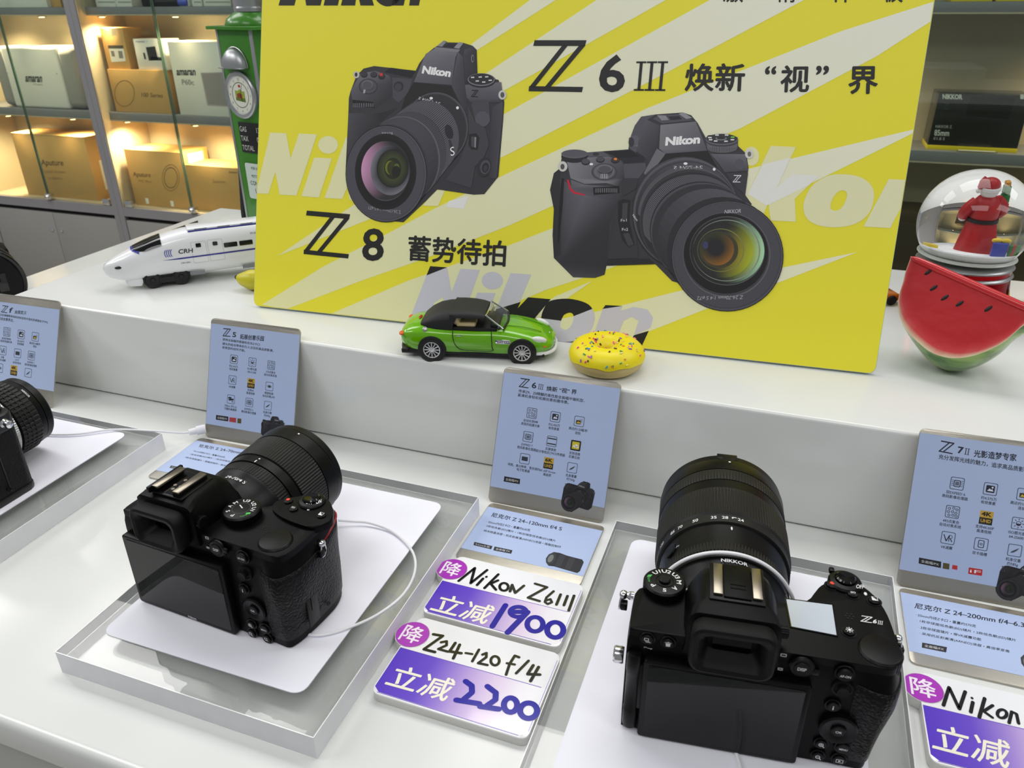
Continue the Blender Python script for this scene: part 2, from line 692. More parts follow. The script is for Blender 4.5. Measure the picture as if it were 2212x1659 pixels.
# ------------------------------------------------------------------ printed marks shared by poster, cards and cameras
def zlogo(g, tl, tr, bl, col, z):
    """the double-stroke letter Z, mapped onto three corners (top-left, top-right, bottom-left of its box)"""
    def q(u, v):
        return (tl[0] + u * (tr[0] - tl[0]) + v * (bl[0] - tl[0]), tl[1] + u * (tr[1] - tl[1]) + v * (bl[1] - tl[1]))
    for p in (((.0, 0), (1, 0), (.985, .11), (-.012, .11)), ((.55, .10), (.66, .10), (.12, .91), (.01, .91)), ((.875, .10), (.99, .10), (.42, .91), (.31, .91)), ((.0, .90), (1.05, .90), (1.04, 1.0), (0, 1.0))):
        g.poly([q(*a) for a in p], col, z)


def roman(g, n, bl, br, tl, col, z, w=.30):
    """serif roman numeral of n strokes on a parallelogram"""
    def q(u, v):
        return (bl[0] + u * (br[0] - bl[0]) + v * (tl[0] - bl[0]), bl[1] + u * (br[1] - bl[1]) + v * (tl[1] - bl[1]))
    for i in range(n):
        c = (i + .5) / n
        h = .5 / n
        s = h * w
        for p in (((c - s, .03), (c + s, .03), (c + s, .97), (c - s, .97)), ((c - h * .95, .94), (c + h * .95, .94), (c + h * .95, 1), (c - h * .95, 1)), ((c - h * .95, 0), (c + h * .95, 0), (c + h * .95, .06), (c - h * .95, .06))):
            g.poly([q(*a) for a in p], col, z)


# ------------------------------------------------------------------ the yellow poster board
pa, pb = onz(548, 660, HD + .0021), onz(1890, 808, HD + .0021)
pex = (pb - pa).normalized()
tilt = math.radians(72)
pey = Vector((-pex.y * math.cos(tilt), pex.x * math.cos(tilt), math.sin(tilt)))
PW = (pb - pa).length
PH = .43
POST = Plane(pa, pex, pey)
poster = thing('poster_board', 'large yellow poster board leaning back on the counter deck', 'poster', POST.matrix())
g = G().prism(rrect(0, 0, PW, PH, .006), -.005, 0, bev=.0004, seg=1)
obj('board', g, mat('foam_board_edge', (176, 196, 186), .5), poster)
# folding prop behind the board
yb_ = PH * .62
pr0, pr1 = Vector((0, yb_, -.0055)), Vector((0, .0525, -.1475))
g = G()
for u_ in (PW * .38, PW * .62):
    g.tube([pr0 + Vector((u_, 0, 0)), pr1 + Vector((u_, 0, 0))], .004, 8)
g.tube([pr1 + Vector((PW * .38, 0, 0)), pr1 + Vector((PW * .62, 0, 0))], .004, 8)
obj('back_prop', g, mat('prop_grey', (120, 120, 120), .5), poster)
YEL, YEL2 = (216, 208, 44), (188, 178, 34)


def puv(p):
    return POST.uv(*p)


g = G()
n = 14
gv, gf, gc = [], [], []
rr = rrect(.0003, .0003, PW - .0003, PH - .0003, .006)
g.poly(rr, (250, 240, 56), .00012)
obj('yellow_ground', g, ink_mat('poster_ink', .5), poster)


def cream(px, py):
    # warmer print at the lower left, paler at the upper right
    t = max(0, min(1, (px - 550) / 1000 * .5 + (660 - py) / 660 * .5))
    a, b = (216, 213, 152), (232, 233, 212)
    return tuple(a[i] + (b[i] - a[i]) * t for i in range(3))


def clipv(pts):
    """keeps printed bands inside the board"""
    def cut(ps, f):
        out = []
        for i in range(len(ps)):
            a, b = ps[i - 1], ps[i]
            fa, fb = f(a), f(b)
            if (fa >= 0) != (fb >= 0):
                t = fa / (fa - fb)
                out.append((a[0] + t * (b[0] - a[0]), a[1] + t * (b[1] - a[1])))
            if fb >= 0:
                out.append(b)
        return out
    for f in (lambda p: p[0] - .0008, lambda p: PW - .0008 - p[0], lambda p: p[1] - .0008, lambda p: PH - .0008 - p[1]):
        pts = cut(pts, f)
    return pts


def band(up, lo, g, z):
    """ray between an upper and a lower edge, both read left to right on the photo"""
    pts = clipv([puv(p) for p in up + lo[::-1]])
    cols = []
    for u, v in pts:
        t = max(0, min(1, (u / PW) * .5 + (v / .32) * .5))
        a, b = (246, 244, 180), (252, 252, 236)
        cols.append(tuple(a[i] + (b[i] - a[i]) * t for i in range(3)))
    g.poly(pts, cols, z)


g = G()
z = .00022
band([(960, 150), (1016, 97.6), (1144.7, 0), (1342, -150)], [(960, 158), (1030.7, 108.5), (1200.7, 0), (1435, -150)], g, z)
band([(950, 222), (1043, 163), (1289, 0), (1516, -150)], [(950, 272), (1090, 195.3), (1400, 21.7), (1706, -150)], g, z)
band([(601, 552), (771, 438), (1088.6, 246.8), (1400, 74), (1804, -150)], [(601, 552.5), (805, 471), (1100, 332), (1400, 178), (1737, 0), (2025, -150)], g, z)
band([(566, 658), (699, 575.6), (829, 509), (938, 451), (1100, 373), (1400, 233), (1636, 139), (1817, 67.5), (2016, 4)], [(619, 668), (779, 607), (914, 560), (1100, 487), (1189, 447), (1598, 278), (1893, 122), (2011, 46)], g, z)
band([(712, 679), (880, 607), (1100, 530), (1201, 490), (1616, 365), (1972, 280)], [(930, 720), (1073, 671), (1180, 626), (1258, 601), (1332, 574), (1661, 441), (1972, 288)], g, z)
band([(1100, 720), (1190, 693), (1285, 674), (1457, 631), (1685, 579), (1850, 545)], [(1200, 795), (1440, 701), (1524, 668), (1661, 618.5), (1850, 545.3)], g, z)
band([(1150, 672), (1200, 640), (1279, 607)], [(1160, 690), (1215, 652), (1279, 607.3)], g, z)
obj('cream_rays', g, 'poster_ink', poster)


def tr(pts, ox, oy, s):
    return [puv((ox + x / s, oy + y / s)) for x, y in pts]


# pale watermark lettering
g = G()
WM = (247, 245, 192)
A = (540, 260, 3.77)
z = .0003
g.poly(clipv(tr([(165, 100), (295, 105), (333, 308), (400, 108), (547, 115), (380, 612), (243, 605), (208, 420), (152, 598), (50, 595)], *A)), WM, z)
g.poly(tr(ellipse(637, 200, 80, 72), *A), WM, z)
g.poly(tr([(525, 303), (668, 310), (563, 628), (420, 618)], *A), WM, z)
g.poly(tr([(785, 130), (860, 330), (795, 545), (752, 640), (608, 632)], *A), WM, z)
g.poly(tr([(795, 545), (840, 600), (870, 650), (812, 648)], *A), WM, z)
obj('watermark_lettering', g, 'poster_ink', poster)
g = G()
B4 = (720, 70, 3.95)
g.poly(tr([(880, 1345), (955, 1345), (895, 1482), (760, 1478)], *B4), WM, z)
g.poly(tr([(985, 1440), (1160, 1395), (1110, 1505), (965, 1490)], *B4), (250, 250, 246), z)
obj('watermark_lettering', g, 'poster_ink', poster)
g = G()
C6 = (1540, 280, 4.609)
K = [(575, 163), (825, 173), (635, 580), (800, 445), (1055, 458), (815, 690), (825, 917), (575, 905), (552, 725), (480, 900), (300, 880), (335, 650)]
g.poly(tr(ellipse(385, 265, 75, 95), *C6), WM, z)
g.poly(tr(K, *C6), WM, z)
oo = [(1210, 447), (1400, 455), (1530, 510), (1600, 610), (1590, 750), (1530, 860), (1410, 940), (1240, 972), (1060, 955), (940, 890), (900, 780), (920, 680), (980, 570), (1080, 490)]
oi = [(1290, 605), (1318, 612), (1335, 640), (1328, 690), (1300, 750), (1260, 795), (1215, 808), (1180, 795), (1168, 765), (1175, 725), (1195, 680), (1220, 645), (1240, 625), (1265, 610)]
so = [tuple(p) for p in catmull([(a, b, 0) for a, b in oo], 4)]
# inner loop rotated so its first point answers the outer one
k = 13
si = [tuple(p) for p in catmull([(a, b, 0) for a, b in oi[k:] + oi[:k]], 4)]
g.ring(tr([p[:2] for p in so], *C6), tr([p[:2] for p in si], *C6), (245, 243, 196), z)
g.poly(clipv(tr([(1750, 493), (1950, 503), (1880, 760), (1765, 980), (1500, 965)], *C6)), (245, 243, 198), z)
g.poly(tr([(500, 345), (770, 280), (635, 580), (720, 500), (800, 445), (1055, 458), (960, 550), (560, 745), (530, 755), (345, 640)], *C6), (250, 250, 242), z + .00006)
# lower lettering, black where it crosses yellow, lilac where it crosses cream
obj('watermark_lettering', g, 'poster_ink', poster)
g = G()
D7 = (840, 560, 3.687)
LIL, BLK = (218, 216, 228), (30, 30, 28)
g.poly(tr([(330, 55), (465, 65), (300, 130)], *D7), BLK, z)
g.poly(tr([(300, 128), (465, 65), (500, 260), (570, 75), (725, 85), (590, 460), (470, 560), (430, 300), (360, 350), (300, 560), (150, 520)], *D7), LIL, z)
g.poly(tr(ellipse(825, 170, 85, 70), *D7), LIL, z)
g.poly(tr([(705, 265), (850, 270), (760, 520), (620, 500)], *D7), LIL, z)
g.poly(tr([(970, 110), (1135, 122), (1020, 395), (940, 560), (800, 540)], *D7), LIL, z)
g.poly(tr([(865, 395), (1050, 340), (1025, 392), (1110, 303), (1290, 318), (1120, 520), (980, 560)], *D7), BLK, z + .00004)
oo = [tuple(p) for p in catmull([(1290, 330, 0), (1440, 315, 0), (1590, 360, 0), (1640, 460, 0), (1600, 580, 0), (1480, 650, 0), (1340, 650, 0), (1250, 580, 0), (1215, 470, 0), (1240, 385, 0)], 5)]
oi = [tuple(p) for p in catmull([(1400, 440, 0), (1440, 425, 0), (1468, 440, 0), (1470, 480, 0), (1450, 530, 0), (1415, 560, 0), (1385, 555, 0), (1365, 530, 0), (1372, 490, 0), (1385, 460, 0)], 5)]
uo, ui = tr([p[:2] for p in oo], *D7), tr([p[:2] for p in oi], *D7)
nn = len(uo)
q0, q1 = puv((840 + 1230 / 3.687, 560 + 500 / 3.687)), puv((840 + 1640 / 3.687, 560 + 400 / 3.687))


def side(p):
    return (q1[0] - q0[0]) * (p[1] - q0[1]) - (q1[1] - q0[1]) * (p[0] - q0[0])


for i in range(nn):
    j = (i + 1) % nn
    quad = [uo[i], uo[j], ui[j], ui[i]]
    c = BLK if sum(side(p) for p in quad) > 0 else LIL
    g.poly(quad, c, z)
g.poly(tr([(1725, 365), (1862, 372), (1700, 400)], *D7), BLK, z)
g.poly(tr([(1705, 395), (1862, 372), (1845, 410), (1950, 380), (2060, 400), (2105, 465), (2085, 545), (1950, 608), (1990, 490), (1930, 458), (1870, 490), (1780, 720), (1600, 690)], *D7), LIL, z + .00003)
g.poly(tr([(1950, 606), (2070, 570), (2015, 690), (1900, 740)], *D7), BLK, z)
obj('watermark_lettering', g, 'poster_ink', poster)

# headline along the top edge (mostly above the picture): slanted heavy black letters
g = G()
z = .0003
for ps in ([(602, 12), (652, 12), (676, -50), (690, 12), (735, 12), (775, -100), (725, -100), (706, -45), (692, -100), (645, -100)], [(745, 12), (790, 12), (812, -55), (768, -55)], [(800, 12), (845, 12), (852, -20), (862, 12), (905, 12), (885, -35), (935, -68), (885, -68), (866, -48), (884, -100), (840, -100)]):
    sx = lambda x: 602 + (x - 602) * .68
    g.poly([puv((sx(x), y)) for x, y in ps], BLK, z)
oo, oi = ellipse(838, -28, 34, 42, 30), ellipse(838, -28, 12, 20, 30)
g.ring([puv(p) for p in oo], [puv(p) for p in oi], BLK, z)
g.poly([puv(p) for p in [(846, 12), (866, -66), (890, -66), (888, -55), (905, -68), (920, -60), (905, 12), (884, 12), (892, -40), (884, -42), (872, 12)]], BLK, z)
obj('headline_lettering', g, 'poster_ink', poster)
for cch, x in (('激', 1583), ('精', 1697), ('样', 1818), ('板', 1928)):
    g = G()
    g.fit(cch, puv((x - 22, 5)), puv((x + 22, 6)), puv((x - 20, -42)), BLK, z, .012)
    obj('headline_lettering', g, 'poster_ink', poster)
# large product names
INK = (34, 35, 34)
E5 = (1000, 0, 5.53)
z = .00046
g = G()
zt = tr([(857, 482), (1477, 482), (785, 1090)], *E5)
zlogo(g, zt[0], zt[1], (zt[2][0], zt[2][1]), INK, z)
obj('headline_lettering', g, 'poster_ink', poster)
g = G()
g.fit('6', puv((1293, 199)), puv((1349, 200)), puv((1296, 117.5)), INK, z, .02)
obj('headline_lettering', g, 'poster_ink', poster)
g = G()
F4 = (1100, 0, 2.3696)
q = tr([(636, 465), (800, 466), (650, 315)], *F4)
roman(g, 3, q[0], q[1], q[2], INK, z, .28)
obj('headline_lettering', g, 'poster_ink', poster)
g = G()
for st, b in (('焕新', [(897, 468), (1203, 470), (903, 325)]), ('“', [(1308, 382), (1366, 382), (1310, 338)]), ('视', [(1385, 474), (1533, 474), (1392, 335)]), ('”', [(1568, 385), (1634, 385), (1572, 337)]), ('界', [(1733, 483), (1885, 483), (1738, 340)])):
    g = G()
    g.fit(st, *tr(b, *F4), INK, z, .022)
    obj('headline_lettering', g, 'poster_ink', poster)
g = G()
q = tr([(465, 735), (817, 765), (438, 1088)], *A)
zlogo(g, *q, (34, 34, 32), z)
obj('headline_lettering', g, 'poster_ink', poster)
g = G()
g.fit('8', *tr([(912, 1145), (1088, 1147), (920, 880)], *A), (34, 34, 32), z, .02)
obj('headline_lettering', g, 'poster_ink', poster)
g = G()
g.fit('蓄势待拍', puv((881, 563)), puv((1092, 577)), puv((883, 508)), (36, 36, 34), z, .02)
obj('headline_lettering', g, 'poster_ink', poster)


# the two printed cameras: flat print in many tones
class Art:
    def __init__(s, mp, z0, dz=6e-6):
        s.g, s.mp, s.z, s.k, s.dz = G(), mp, z0, 0, dz

    def p(s, pts, c):
        s.k += 1
        s.g.poly(s.mp(pts), c, s.z + s.k * s.dz)
        return s

    def e(s, cx, cy, rx, ry, c, rot=0):
        return s.p(ellipse(cx, cy, rx, ry, 48, rot), c)

    def r(s, o, i, c, c2=None, rot=0):
        s.k += 1
        s.g.ring(s.mp(ellipse(*o, 56, rot)), s.mp(ellipse(*i, 56, rot)), c, s.z + s.k * s.dz, 0, c2)
        return s

    def glow(s, o, i, f, rot=0):
        """ring whose tone follows the angle: f(degrees) -> (outer colour, inner colour)"""
        s.k += 1
        n = 56
        a, b = s.mp(ellipse(*o, n, rot)), s.mp(ellipse(*i, n, rot))
        z = s.z + s.k * s.dz
        vs = [(p[0], p[1], z) for p in a] + [(p[0], p[1], z) for p in b]
        cs = [rgb(f(360 * j / n)[0]) for j in range(n)] + [rgb(f(360 * j / n)[1]) for j in range(n)]
        s.g.add(vs, [(n + j, n + (j + 1) % n, (j + 1) % n, j) for j in range(n)], 0, None, cs)
        return s

    def t(s, st, bl, br, tl, c, bold=0):
        s.k += 1
        s.g.fit(st, *s.mp([bl, br, tl]), c, s.z + s.k * s.dz, bold)
        return s

    def hull(s, e0, e1, c, c2=None, n=40):
        """barrel between two ellipses: quads shaded across"""
        s.k += 1
        a, b = s.mp(ellipse(*e0, n)), s.mp(ellipse(*e1, n))
        z = s.z + s.k * s.dz
        for j in range(n):
            th = 360 * (j + .5) / n
            w = .5 + .5 * math.cos(math.radians(th - (-70)))
            cc = tuple(c[i] + (c2[i] - c[i]) * w for i in range(3)) if c2 else c
            q = [a[j], a[(j + 1) % n], b[(j + 1) % n], b[j]]
            ar = sum(q[i - 1][0] * q[i][1] - q[i][0] * q[i - 1][1] for i in range(4))
            s.g.add([(p[0], p[1], z) for p in q], [(0, 1, 2, 3)], 0, None, rgb(cc), flip=ar < 0)
        return s

    def ribs(s, e0, e1, a0, a1, n, c, duty=.5):
        s.k += 1
        z = s.z + s.k * s.dz

        def at(e, t):
            return (e[0] + e[2] * math.cos(math.radians(t)), e[1] + e[3] * math.sin(math.radians(t)))
        for i in range(n):
            t0 = a0 + (a1 - a0) * i / n
            t1 = t0 + (a1 - a0) / n * duty
            q = s.mp([at(e0, t0), at(e0, t1), at(e1, t1), at(e1, t0)])
            s.g.poly(q, c, z)
        return s


z0 = .0005
def lift(g, k=1.5):
    g.c = [[tuple(min(1, q * min(k, .75 + 6.5 * q)) for q in p[:3]) + (1,) for p in f] for f in g.c]
    return g


def art_one(a):
    """printed body with grip on the left, lens towards the lower left"""
    a.p([(150, 500), (200, 370), (260, 310), (350, 288), (705, 328), (735, 265), (800, 180), (865, 130), (945, 85), (1110, 90), (1190, 115), (1225, 150), (1232, 380), (1410, 405), (1445, 500), (1460, 600), (1450, 760), (1410, 1230), (1290, 1380), (1200, 1385), (890, 1340), (790, 1440), (600, 1620), (400, 1600), (220, 1480), (130, 1330), (108, 1150), (130, 700), (135, 560)], (58, 57, 62))
    a.p([(130, 690), (400, 690), (560, 640), (420, 760), (260, 860), (160, 1000), (120, 1050)], [(74, 73, 78), (44, 44, 47), (50, 49, 53), (44, 44, 47), (56, 55, 60), (62, 61, 66), (66, 65, 70)])
    a.p([(150, 500), (235, 350), (360, 330), (480, 370), (505, 430), (490, 560), (360, 655), (175, 640)], [(84, 83, 89), (98, 97, 103), (92, 91, 97), (78, 77, 82), (60, 59, 64), (50, 49, 53), (52, 51, 56), (70, 69, 74)])
    a.p([(165, 575), (345, 595), (355, 648), (170, 628)], (24, 24, 26))
    a.ribs((258, 608, 90, 4), (258, 640, 90, 4), 180, 360, 14, (92, 91, 97))
    for x, y, c in ((265, 362, (60, 59, 64)), (348, 362, (60, 59, 64)), (415, 378, (54, 48, 52))):
        a.e(x, y, 30, 26, (38, 37, 41)).e(x - 2, y - 5, 26, 20, c)
    a.p([(393, 350), (420, 345), (428, 372), (400, 374)], (168, 62, 62))
    a.r((300, 462, 80, 66), (300, 460, 58, 48), (46, 45, 49), (84, 83, 88)).e(293, 446, 46, 38, (96, 95, 101)).e(292, 450, 40, 32, (78, 77, 83))
    a.p([(262, 488), (278, 488), (272, 520), (256, 520)], (150, 150, 154))
    a.p([(440, 340), (490, 302), (705, 330), (665, 388)], (34, 34, 42)).p([(505, 385), (680, 400), (640, 520), (560, 600), (510, 560)], (72, 71, 77))
    a.e(560, 462, 42, 42, (46, 45, 49)).e(556, 468, 30, 32, (66, 65, 70))
    a.p([(790, 185), (860, 145), (1065, 165), (1045, 215), (1010, 450), (690, 425)], [(104, 103, 110), (112, 111, 118), (100, 99, 106), (92, 91, 97), (78, 77, 83), (86, 85, 91)])
    a.p([(1065, 165), (1110, 215), (1125, 450), (1160, 720), (1060, 600), (1010, 450)], [(84, 83, 89), (70, 69, 75), (62, 61, 66), (52, 51, 56), (60, 59, 64), (74, 73, 79)])
    a.p([(1120, 150), (1190, 120), (1222, 160), (1232, 390), (1130, 440), (1112, 215)], [(74, 73, 79), (66, 65, 71), (54, 53, 58), (48, 47, 52), (54, 53, 58), (66, 65, 70)])
    a.p([(690, 428), (1010, 458), (1090, 620), (1130, 760), (1000, 600), (860, 520), (720, 560), (580, 660), (620, 540)], (36, 36, 38))
    a.p([(862, 148), (870, 125), (1085, 148), (1068, 170)], (112, 111, 117)).p([(885, 118), (945, 70), (972, 78), (930, 124)], (122, 121, 127)).p([(1030, 132), (1075, 84), (1114, 90), (1075, 142)], (130, 129, 135)).p([(950, 120), (990, 95), (1050, 104), (1025, 130)], (44, 43, 48))
    a.t('Nikon', (755, 352), (998, 384), (770, 285), (238, 238, 240), .05)
    a.e(1190, 225, 12, 34, (110, 109, 115)).e(1192, 225, 7, 24, (52, 51, 56))
    a.p([(1125, 450), (1435, 425), (1450, 560), (1435, 600), (1180, 600), (1140, 560)], [(88, 87, 93), (96, 95, 101), (78, 77, 83), (62, 61, 66), (66, 65, 70), (80, 79, 85)])
    a.e(1265, 412, 122, 62, (42, 41, 45)).e(1264, 404, 115, 54, (112, 111, 117)).e(1264, 401, 108, 48, (50, 49, 54))
    for x, y in ((1190, 385), (1230, 416), (1285, 425), (1340, 410), (1310, 380), (1255, 382)):
        a.p([(x - 14, y - 4), (x + 14, y - 6), (x + 15, y + 5), (x - 13, y + 6)], (190, 190, 194))
    zlogo(a.g, *a.mp([(1185, 492), (1240, 494), (1178, 552)]), (30, 30, 32), a.z + a.dz * 66)
    a.p([(1180, 610), (1230, 575), (1330, 590), (1340, 760), (1300, 805), (1240, 800), (1210, 740)], (70, 69, 75)).e(1275, 740, 62, 66, (80, 79, 86))
    a.p([(1360, 640), (1450, 590), (1448, 700), (1395, 1245), (1330, 1250), (1335, 960)], [(66, 65, 71), (76, 75, 81), (72, 71, 77), (70, 69, 75), (58, 57, 62), (58, 57, 62)])
    a.p([(1150, 620), (1210, 760), (1300, 820), (1330, 960), (1290, 1060), (1210, 1150), (1180, 1330), (960, 1260), (1080, 1100), (1160, 880)], (66, 65, 70))
    a.p([(1160, 870), (1220, 860), (1250, 900), (1235, 1005), (1180, 1000), (1155, 960)], (38, 37, 41)).p([(1180, 890), (1222, 895), (1218, 985), (1180, 975)], (72, 71, 77)).p([(1208, 893), (1222, 895), (1218, 985), (1206, 982)], (120, 119, 125))
    a.e(1290, 1150, 60, 85, (50, 49, 54), 12).e(1298, 1150, 42, 60, (76, 75, 81), 12).e(1300, 1155, 30, 44, (44, 43, 48), 12).e(1300, 1160, 16, 26, (62, 61, 66), 12)
    a.e(200, 362, 26, 30, (176, 174, 170)).e(198, 362, 12, 18, (60, 58, 54)).e(1445, 535, 34, 40, (180, 178, 176)).e(1445, 535, 17, 24, (84, 82, 80))
    # lens, from the mount to the front rim
    a.hull((880, 830, 270, 300), (800, 900, 285, 320), (44, 43, 47), (72, 71, 77)).e(870, 830, 272, 304, (52, 51, 56))
    a.r((880, 815, 272, 302), (872, 824, 260, 290), (84, 83, 89), (50, 49, 54))
    a.e(838, 563, 14, 11, (238, 238, 240)).e(1062, 645, 12, 13, (230, 230, 234))
    a.t('24-120/4 S', (912, 622), (728, 572), (918, 600), (196, 196, 200))
    a.hull((790, 905, 285, 322), (700, 985, 300, 345), (50, 49, 53), (78, 77, 83)).e(790, 905, 285, 322, (58, 57, 62))
    a.e(700, 985, 300, 345, (48, 47, 51)).ribs((790, 905, 285, 322), (655, 1035, 308, 352), -135, 60, 70, (92, 91, 97), .55)
    a.e(655, 1035, 310, 356, (56, 55, 60)).ribs((650, 1040, 312, 358), (590, 1090, 320, 368), -140, 70, 90, (80, 79, 85), .5)
    a.e(590, 1090, 322, 372, (60, 59, 64)).r((590, 1090, 322, 372), (575, 1100, 318, 368), (96, 95, 101), (50, 49, 54))
    a.hull((575, 1102, 320, 372), (470, 1195, 342, 408), (40, 39, 43), (72, 71, 77))
    a.p([(985, 920), (1005, 918), (1040, 1030), (1015, 1060), (1000, 1010)], (56, 55, 60)).t('S', (1006, 1058), (1040, 1046), (998, 985), (214, 214, 218)).e(990, 850, 34, 62, (44, 43, 48), -14)
    a.e(455, 1207, 347, 414, (36, 35, 39)).r((455, 1207, 340, 406), (452, 1205, 326, 392), (88, 87, 93), (62, 61, 66)).e(452, 1205, 326, 392, (74, 73, 79))
    a.t('NIKKOR', (420, 880), (515, 884), (418, 850), (150, 149, 155))
    a.t('Z 24-120mm 1:4 S ø77', (578, 1520), (298, 1480), (582, 1550), (138, 137, 143))
    a.r((450, 1190, 262, 325), (450, 1185, 205, 255), (34, 33, 37), (24, 23, 26)).e(450, 1180, 208, 250, (40, 39, 43))


    def pink(th):
        w = max(0, math.cos(math.radians(th - 190))) ** 1.2
        return (tuple(52 + w * (c - 52) for c in (186, 134, 168)), tuple(52 + w * (c - 52) for c in (150, 112, 140)))


    def steel(th):
        w = max(0, math.cos(math.radians(th - 70)))
        w2 = max(0, math.cos(math.radians(th - 200)))
        b = 46 + 60 * w + 62 * w2
        return ((b, b, b + 8), (b * .7, b * .7, b * .74))


    a.glow((450, 1178, 208, 250), (490, 1178, 168, 212), pink)
    a.glow((490, 1178, 168, 212), (505, 1165, 132, 160), steel).e(508, 1163, 134, 162, (30, 30, 30))
    a.glow((508, 1163, 130, 158), (508, 1163, 70, 90), lambda t: ((40, 42, 36), (66, 74, 46)))
    a.e(512, 1162, 72, 92, (44, 46, 30)).e(490, 1155, 44, 60, (96, 104, 36)).e(505, 1160, 42, 60, (56, 60, 30)).e(545, 1150, 22, 30, (80, 92, 44)).e(540, 1190, 36, 50, (34, 34, 30))
    return a.g


def art_two(a):
    """printed body, lens towards the lower right"""
    a.p([(120, 400), (150, 345), (240, 338), (320, 358), (640, 335), (650, 260), (690, 150), (740, 80), (860, 62), (1065, 48), (1130, 70), (1180, 130), (1240, 250), (1260, 225), (1380, 215), (1490, 240), (1495, 310), (1560, 370), (1575, 480), (1550, 690), (1600, 760), (1300, 1450), (980, 1360), (850, 1228), (470, 1240), (455, 1310), (380, 1335), (210, 1330), (60, 1180), (50, 1000), (60, 800), (30, 650), (60, 520), (110, 480)], (60, 59, 64))
    a.p([(110, 560), (170, 600), (300, 690), (560, 740), (500, 900), (470, 1240), (455, 1310), (380, 1335), (210, 1330), (105, 1220)], [(64, 63, 68), (82, 81, 87), (90, 89, 95), (60, 59, 64), (52, 51, 56), (50, 49, 54), (60, 59, 64), (70, 69, 74), (72, 71, 76), (54, 53, 58)])
    a.p([(30, 650), (60, 520), (110, 480), (112, 1150), (60, 1180), (50, 1000), (60, 800)], (50, 49, 54)).p([(120, 560), (140, 560), (130, 760), (100, 1060), (90, 1060), (100, 800)], (30, 29, 33))
    a.p([(160, 420), (280, 398), (480, 388), (590, 420), (606, 480), (600, 560), (560, 620), (470, 596), (300, 604), (190, 560)], [(118, 117, 123), (110, 109, 115), (96, 95, 101), (78, 77, 83), (70, 69, 75), (62, 61, 66), (64, 63, 68), (112, 111, 117), (106, 105, 111), (110, 109, 115)])
    a.p([(190, 570), (300, 610), (560, 625), (590, 690), (560, 740), (300, 690), (200, 640)], [(92, 91, 97), (98, 97, 103), (78, 77, 83), (62, 61, 66), (60, 59, 64), (84, 83, 89), (84, 83, 89)])
    a.p([(160, 570), (176, 572), (196, 640), (230, 668), (302, 684), (300, 694), (215, 680), (180, 645)], (176, 38, 60))
    a.p([(365, 632), (568, 620), (574, 675), (370, 690)], (26, 25, 28)).ribs((468, 640, 88, 4), (468, 674, 88, 4), 180, 360, 16, (96, 95, 101))
    a.e(220, 390, 102, 50, (44, 43, 48)).e(222, 370, 104, 34, (92, 91, 97)).e(222, 366, 100, 29, (84, 83, 89))
    for x, y, c in ((308, 428, (76, 75, 81)), (422, 410, (76, 75, 81)), (538, 414, (70, 60, 58))):
        a.e(x, y + 6, 34, 24, (38, 37, 41)).e(x, y, 31, 20, c)
    a.e(540, 410, 13, 9, (214, 120, 62)).e(352, 450, 14, 9, (214, 214, 218))
    a.r((452, 510, 98, 66), (452, 506, 66, 46), (54, 53, 58), (104, 103, 109)).e(458, 492, 60, 36, (54, 53, 58)).e(456, 486, 58, 33, (100, 99, 105)).e(456, 490, 50, 27, (80, 79, 85))
    a.ribs((452, 528, 30, 4), (452, 566, 30, 4), 180, 360, 6, (150, 149, 154))
    a.p([(445, 350), (660, 335), (770, 400), (760, 430), (610, 440), (520, 380)], (46, 45, 52)).p([(470, 356), (655, 344), (730, 392), (560, 400)], (32, 32, 38)).p([(320, 360), (440, 352), (500, 385), (330, 392)], (84, 83, 89)).e(388, 372, 26, 14, (60, 59, 64))
    a.p([(600, 450), (770, 440), (780, 480), (720, 560), (610, 560)], (78, 77, 83))
    a.p([(690, 150), (740, 80), (860, 62), (780, 110), (700, 360), (650, 330), (660, 230)], (80, 79, 85))
    a.p([(775, 100), (885, 150), (862, 330), (800, 440), (770, 400), (700, 345)], [(84, 83, 89), (70, 69, 75), (58, 57, 62), (62, 61, 66), (66, 65, 70), (72, 71, 77)])
    a.p([(890, 145), (1165, 118), (1185, 160), (1258, 345), (930, 368), (880, 330)], [(112, 111, 117), (100, 99, 105), (94, 93, 99), (80, 79, 85), (88, 87, 93), (102, 101, 107)])
    a.p([(862, 330), (930, 368), (800, 560), (760, 520)], (98, 97, 103)).p([(1165, 118), (1190, 150), (1290, 330), (1400, 580), (1330, 470), (1255, 345)], (62, 61, 66))
    a.p([(930, 370), (1258, 348), (1390, 580), (1280, 480), (1100, 420), (920, 450), (780, 570)], (36, 35, 38))
    a.p([(830, 100), (870, 70), (1070, 60), (1140, 110), (905, 135)], (78, 77, 83)).p([(862, 68), (930, 72), (955, 105), (900, 110)], (124, 123, 129)).p([(1030, 58), (1070, 48), (1138, 90), (1090, 98)], (130, 129, 135)).p([(950, 80), (1035, 75), (1060, 100), (970, 108)], (48, 47, 52))
    a.t('Nikon', (926, 308), (1196, 290), (932, 240), (240, 240, 242), .05)
    a.ribs((685, 240, 34, 8), (680, 318, 34, 8), 180, 360, 9, (120, 119, 125)).p([(645, 245), (700, 225), (722, 240), (715, 300), (660, 325), (645, 300)], (88, 87, 93)).e(664, 280, 22, 38, (58, 57, 62))
    a.e(1370, 320, 125, 44, (36, 35, 39)).p([(1243, 260), (1495, 260), (1490, 320), (1255, 320)], (66, 65, 70)).ribs((1370, 275, 122, 40), (1370, 325, 118, 38), 0, 180, 44, (112, 111, 117)).e(1368, 258, 126, 44, (92, 91, 97)).e(1368, 253, 120, 39, (58, 57, 62)).e(1362, 250, 44, 15, (110, 109, 115)).e(1362, 246, 34, 11, (50, 49, 54))
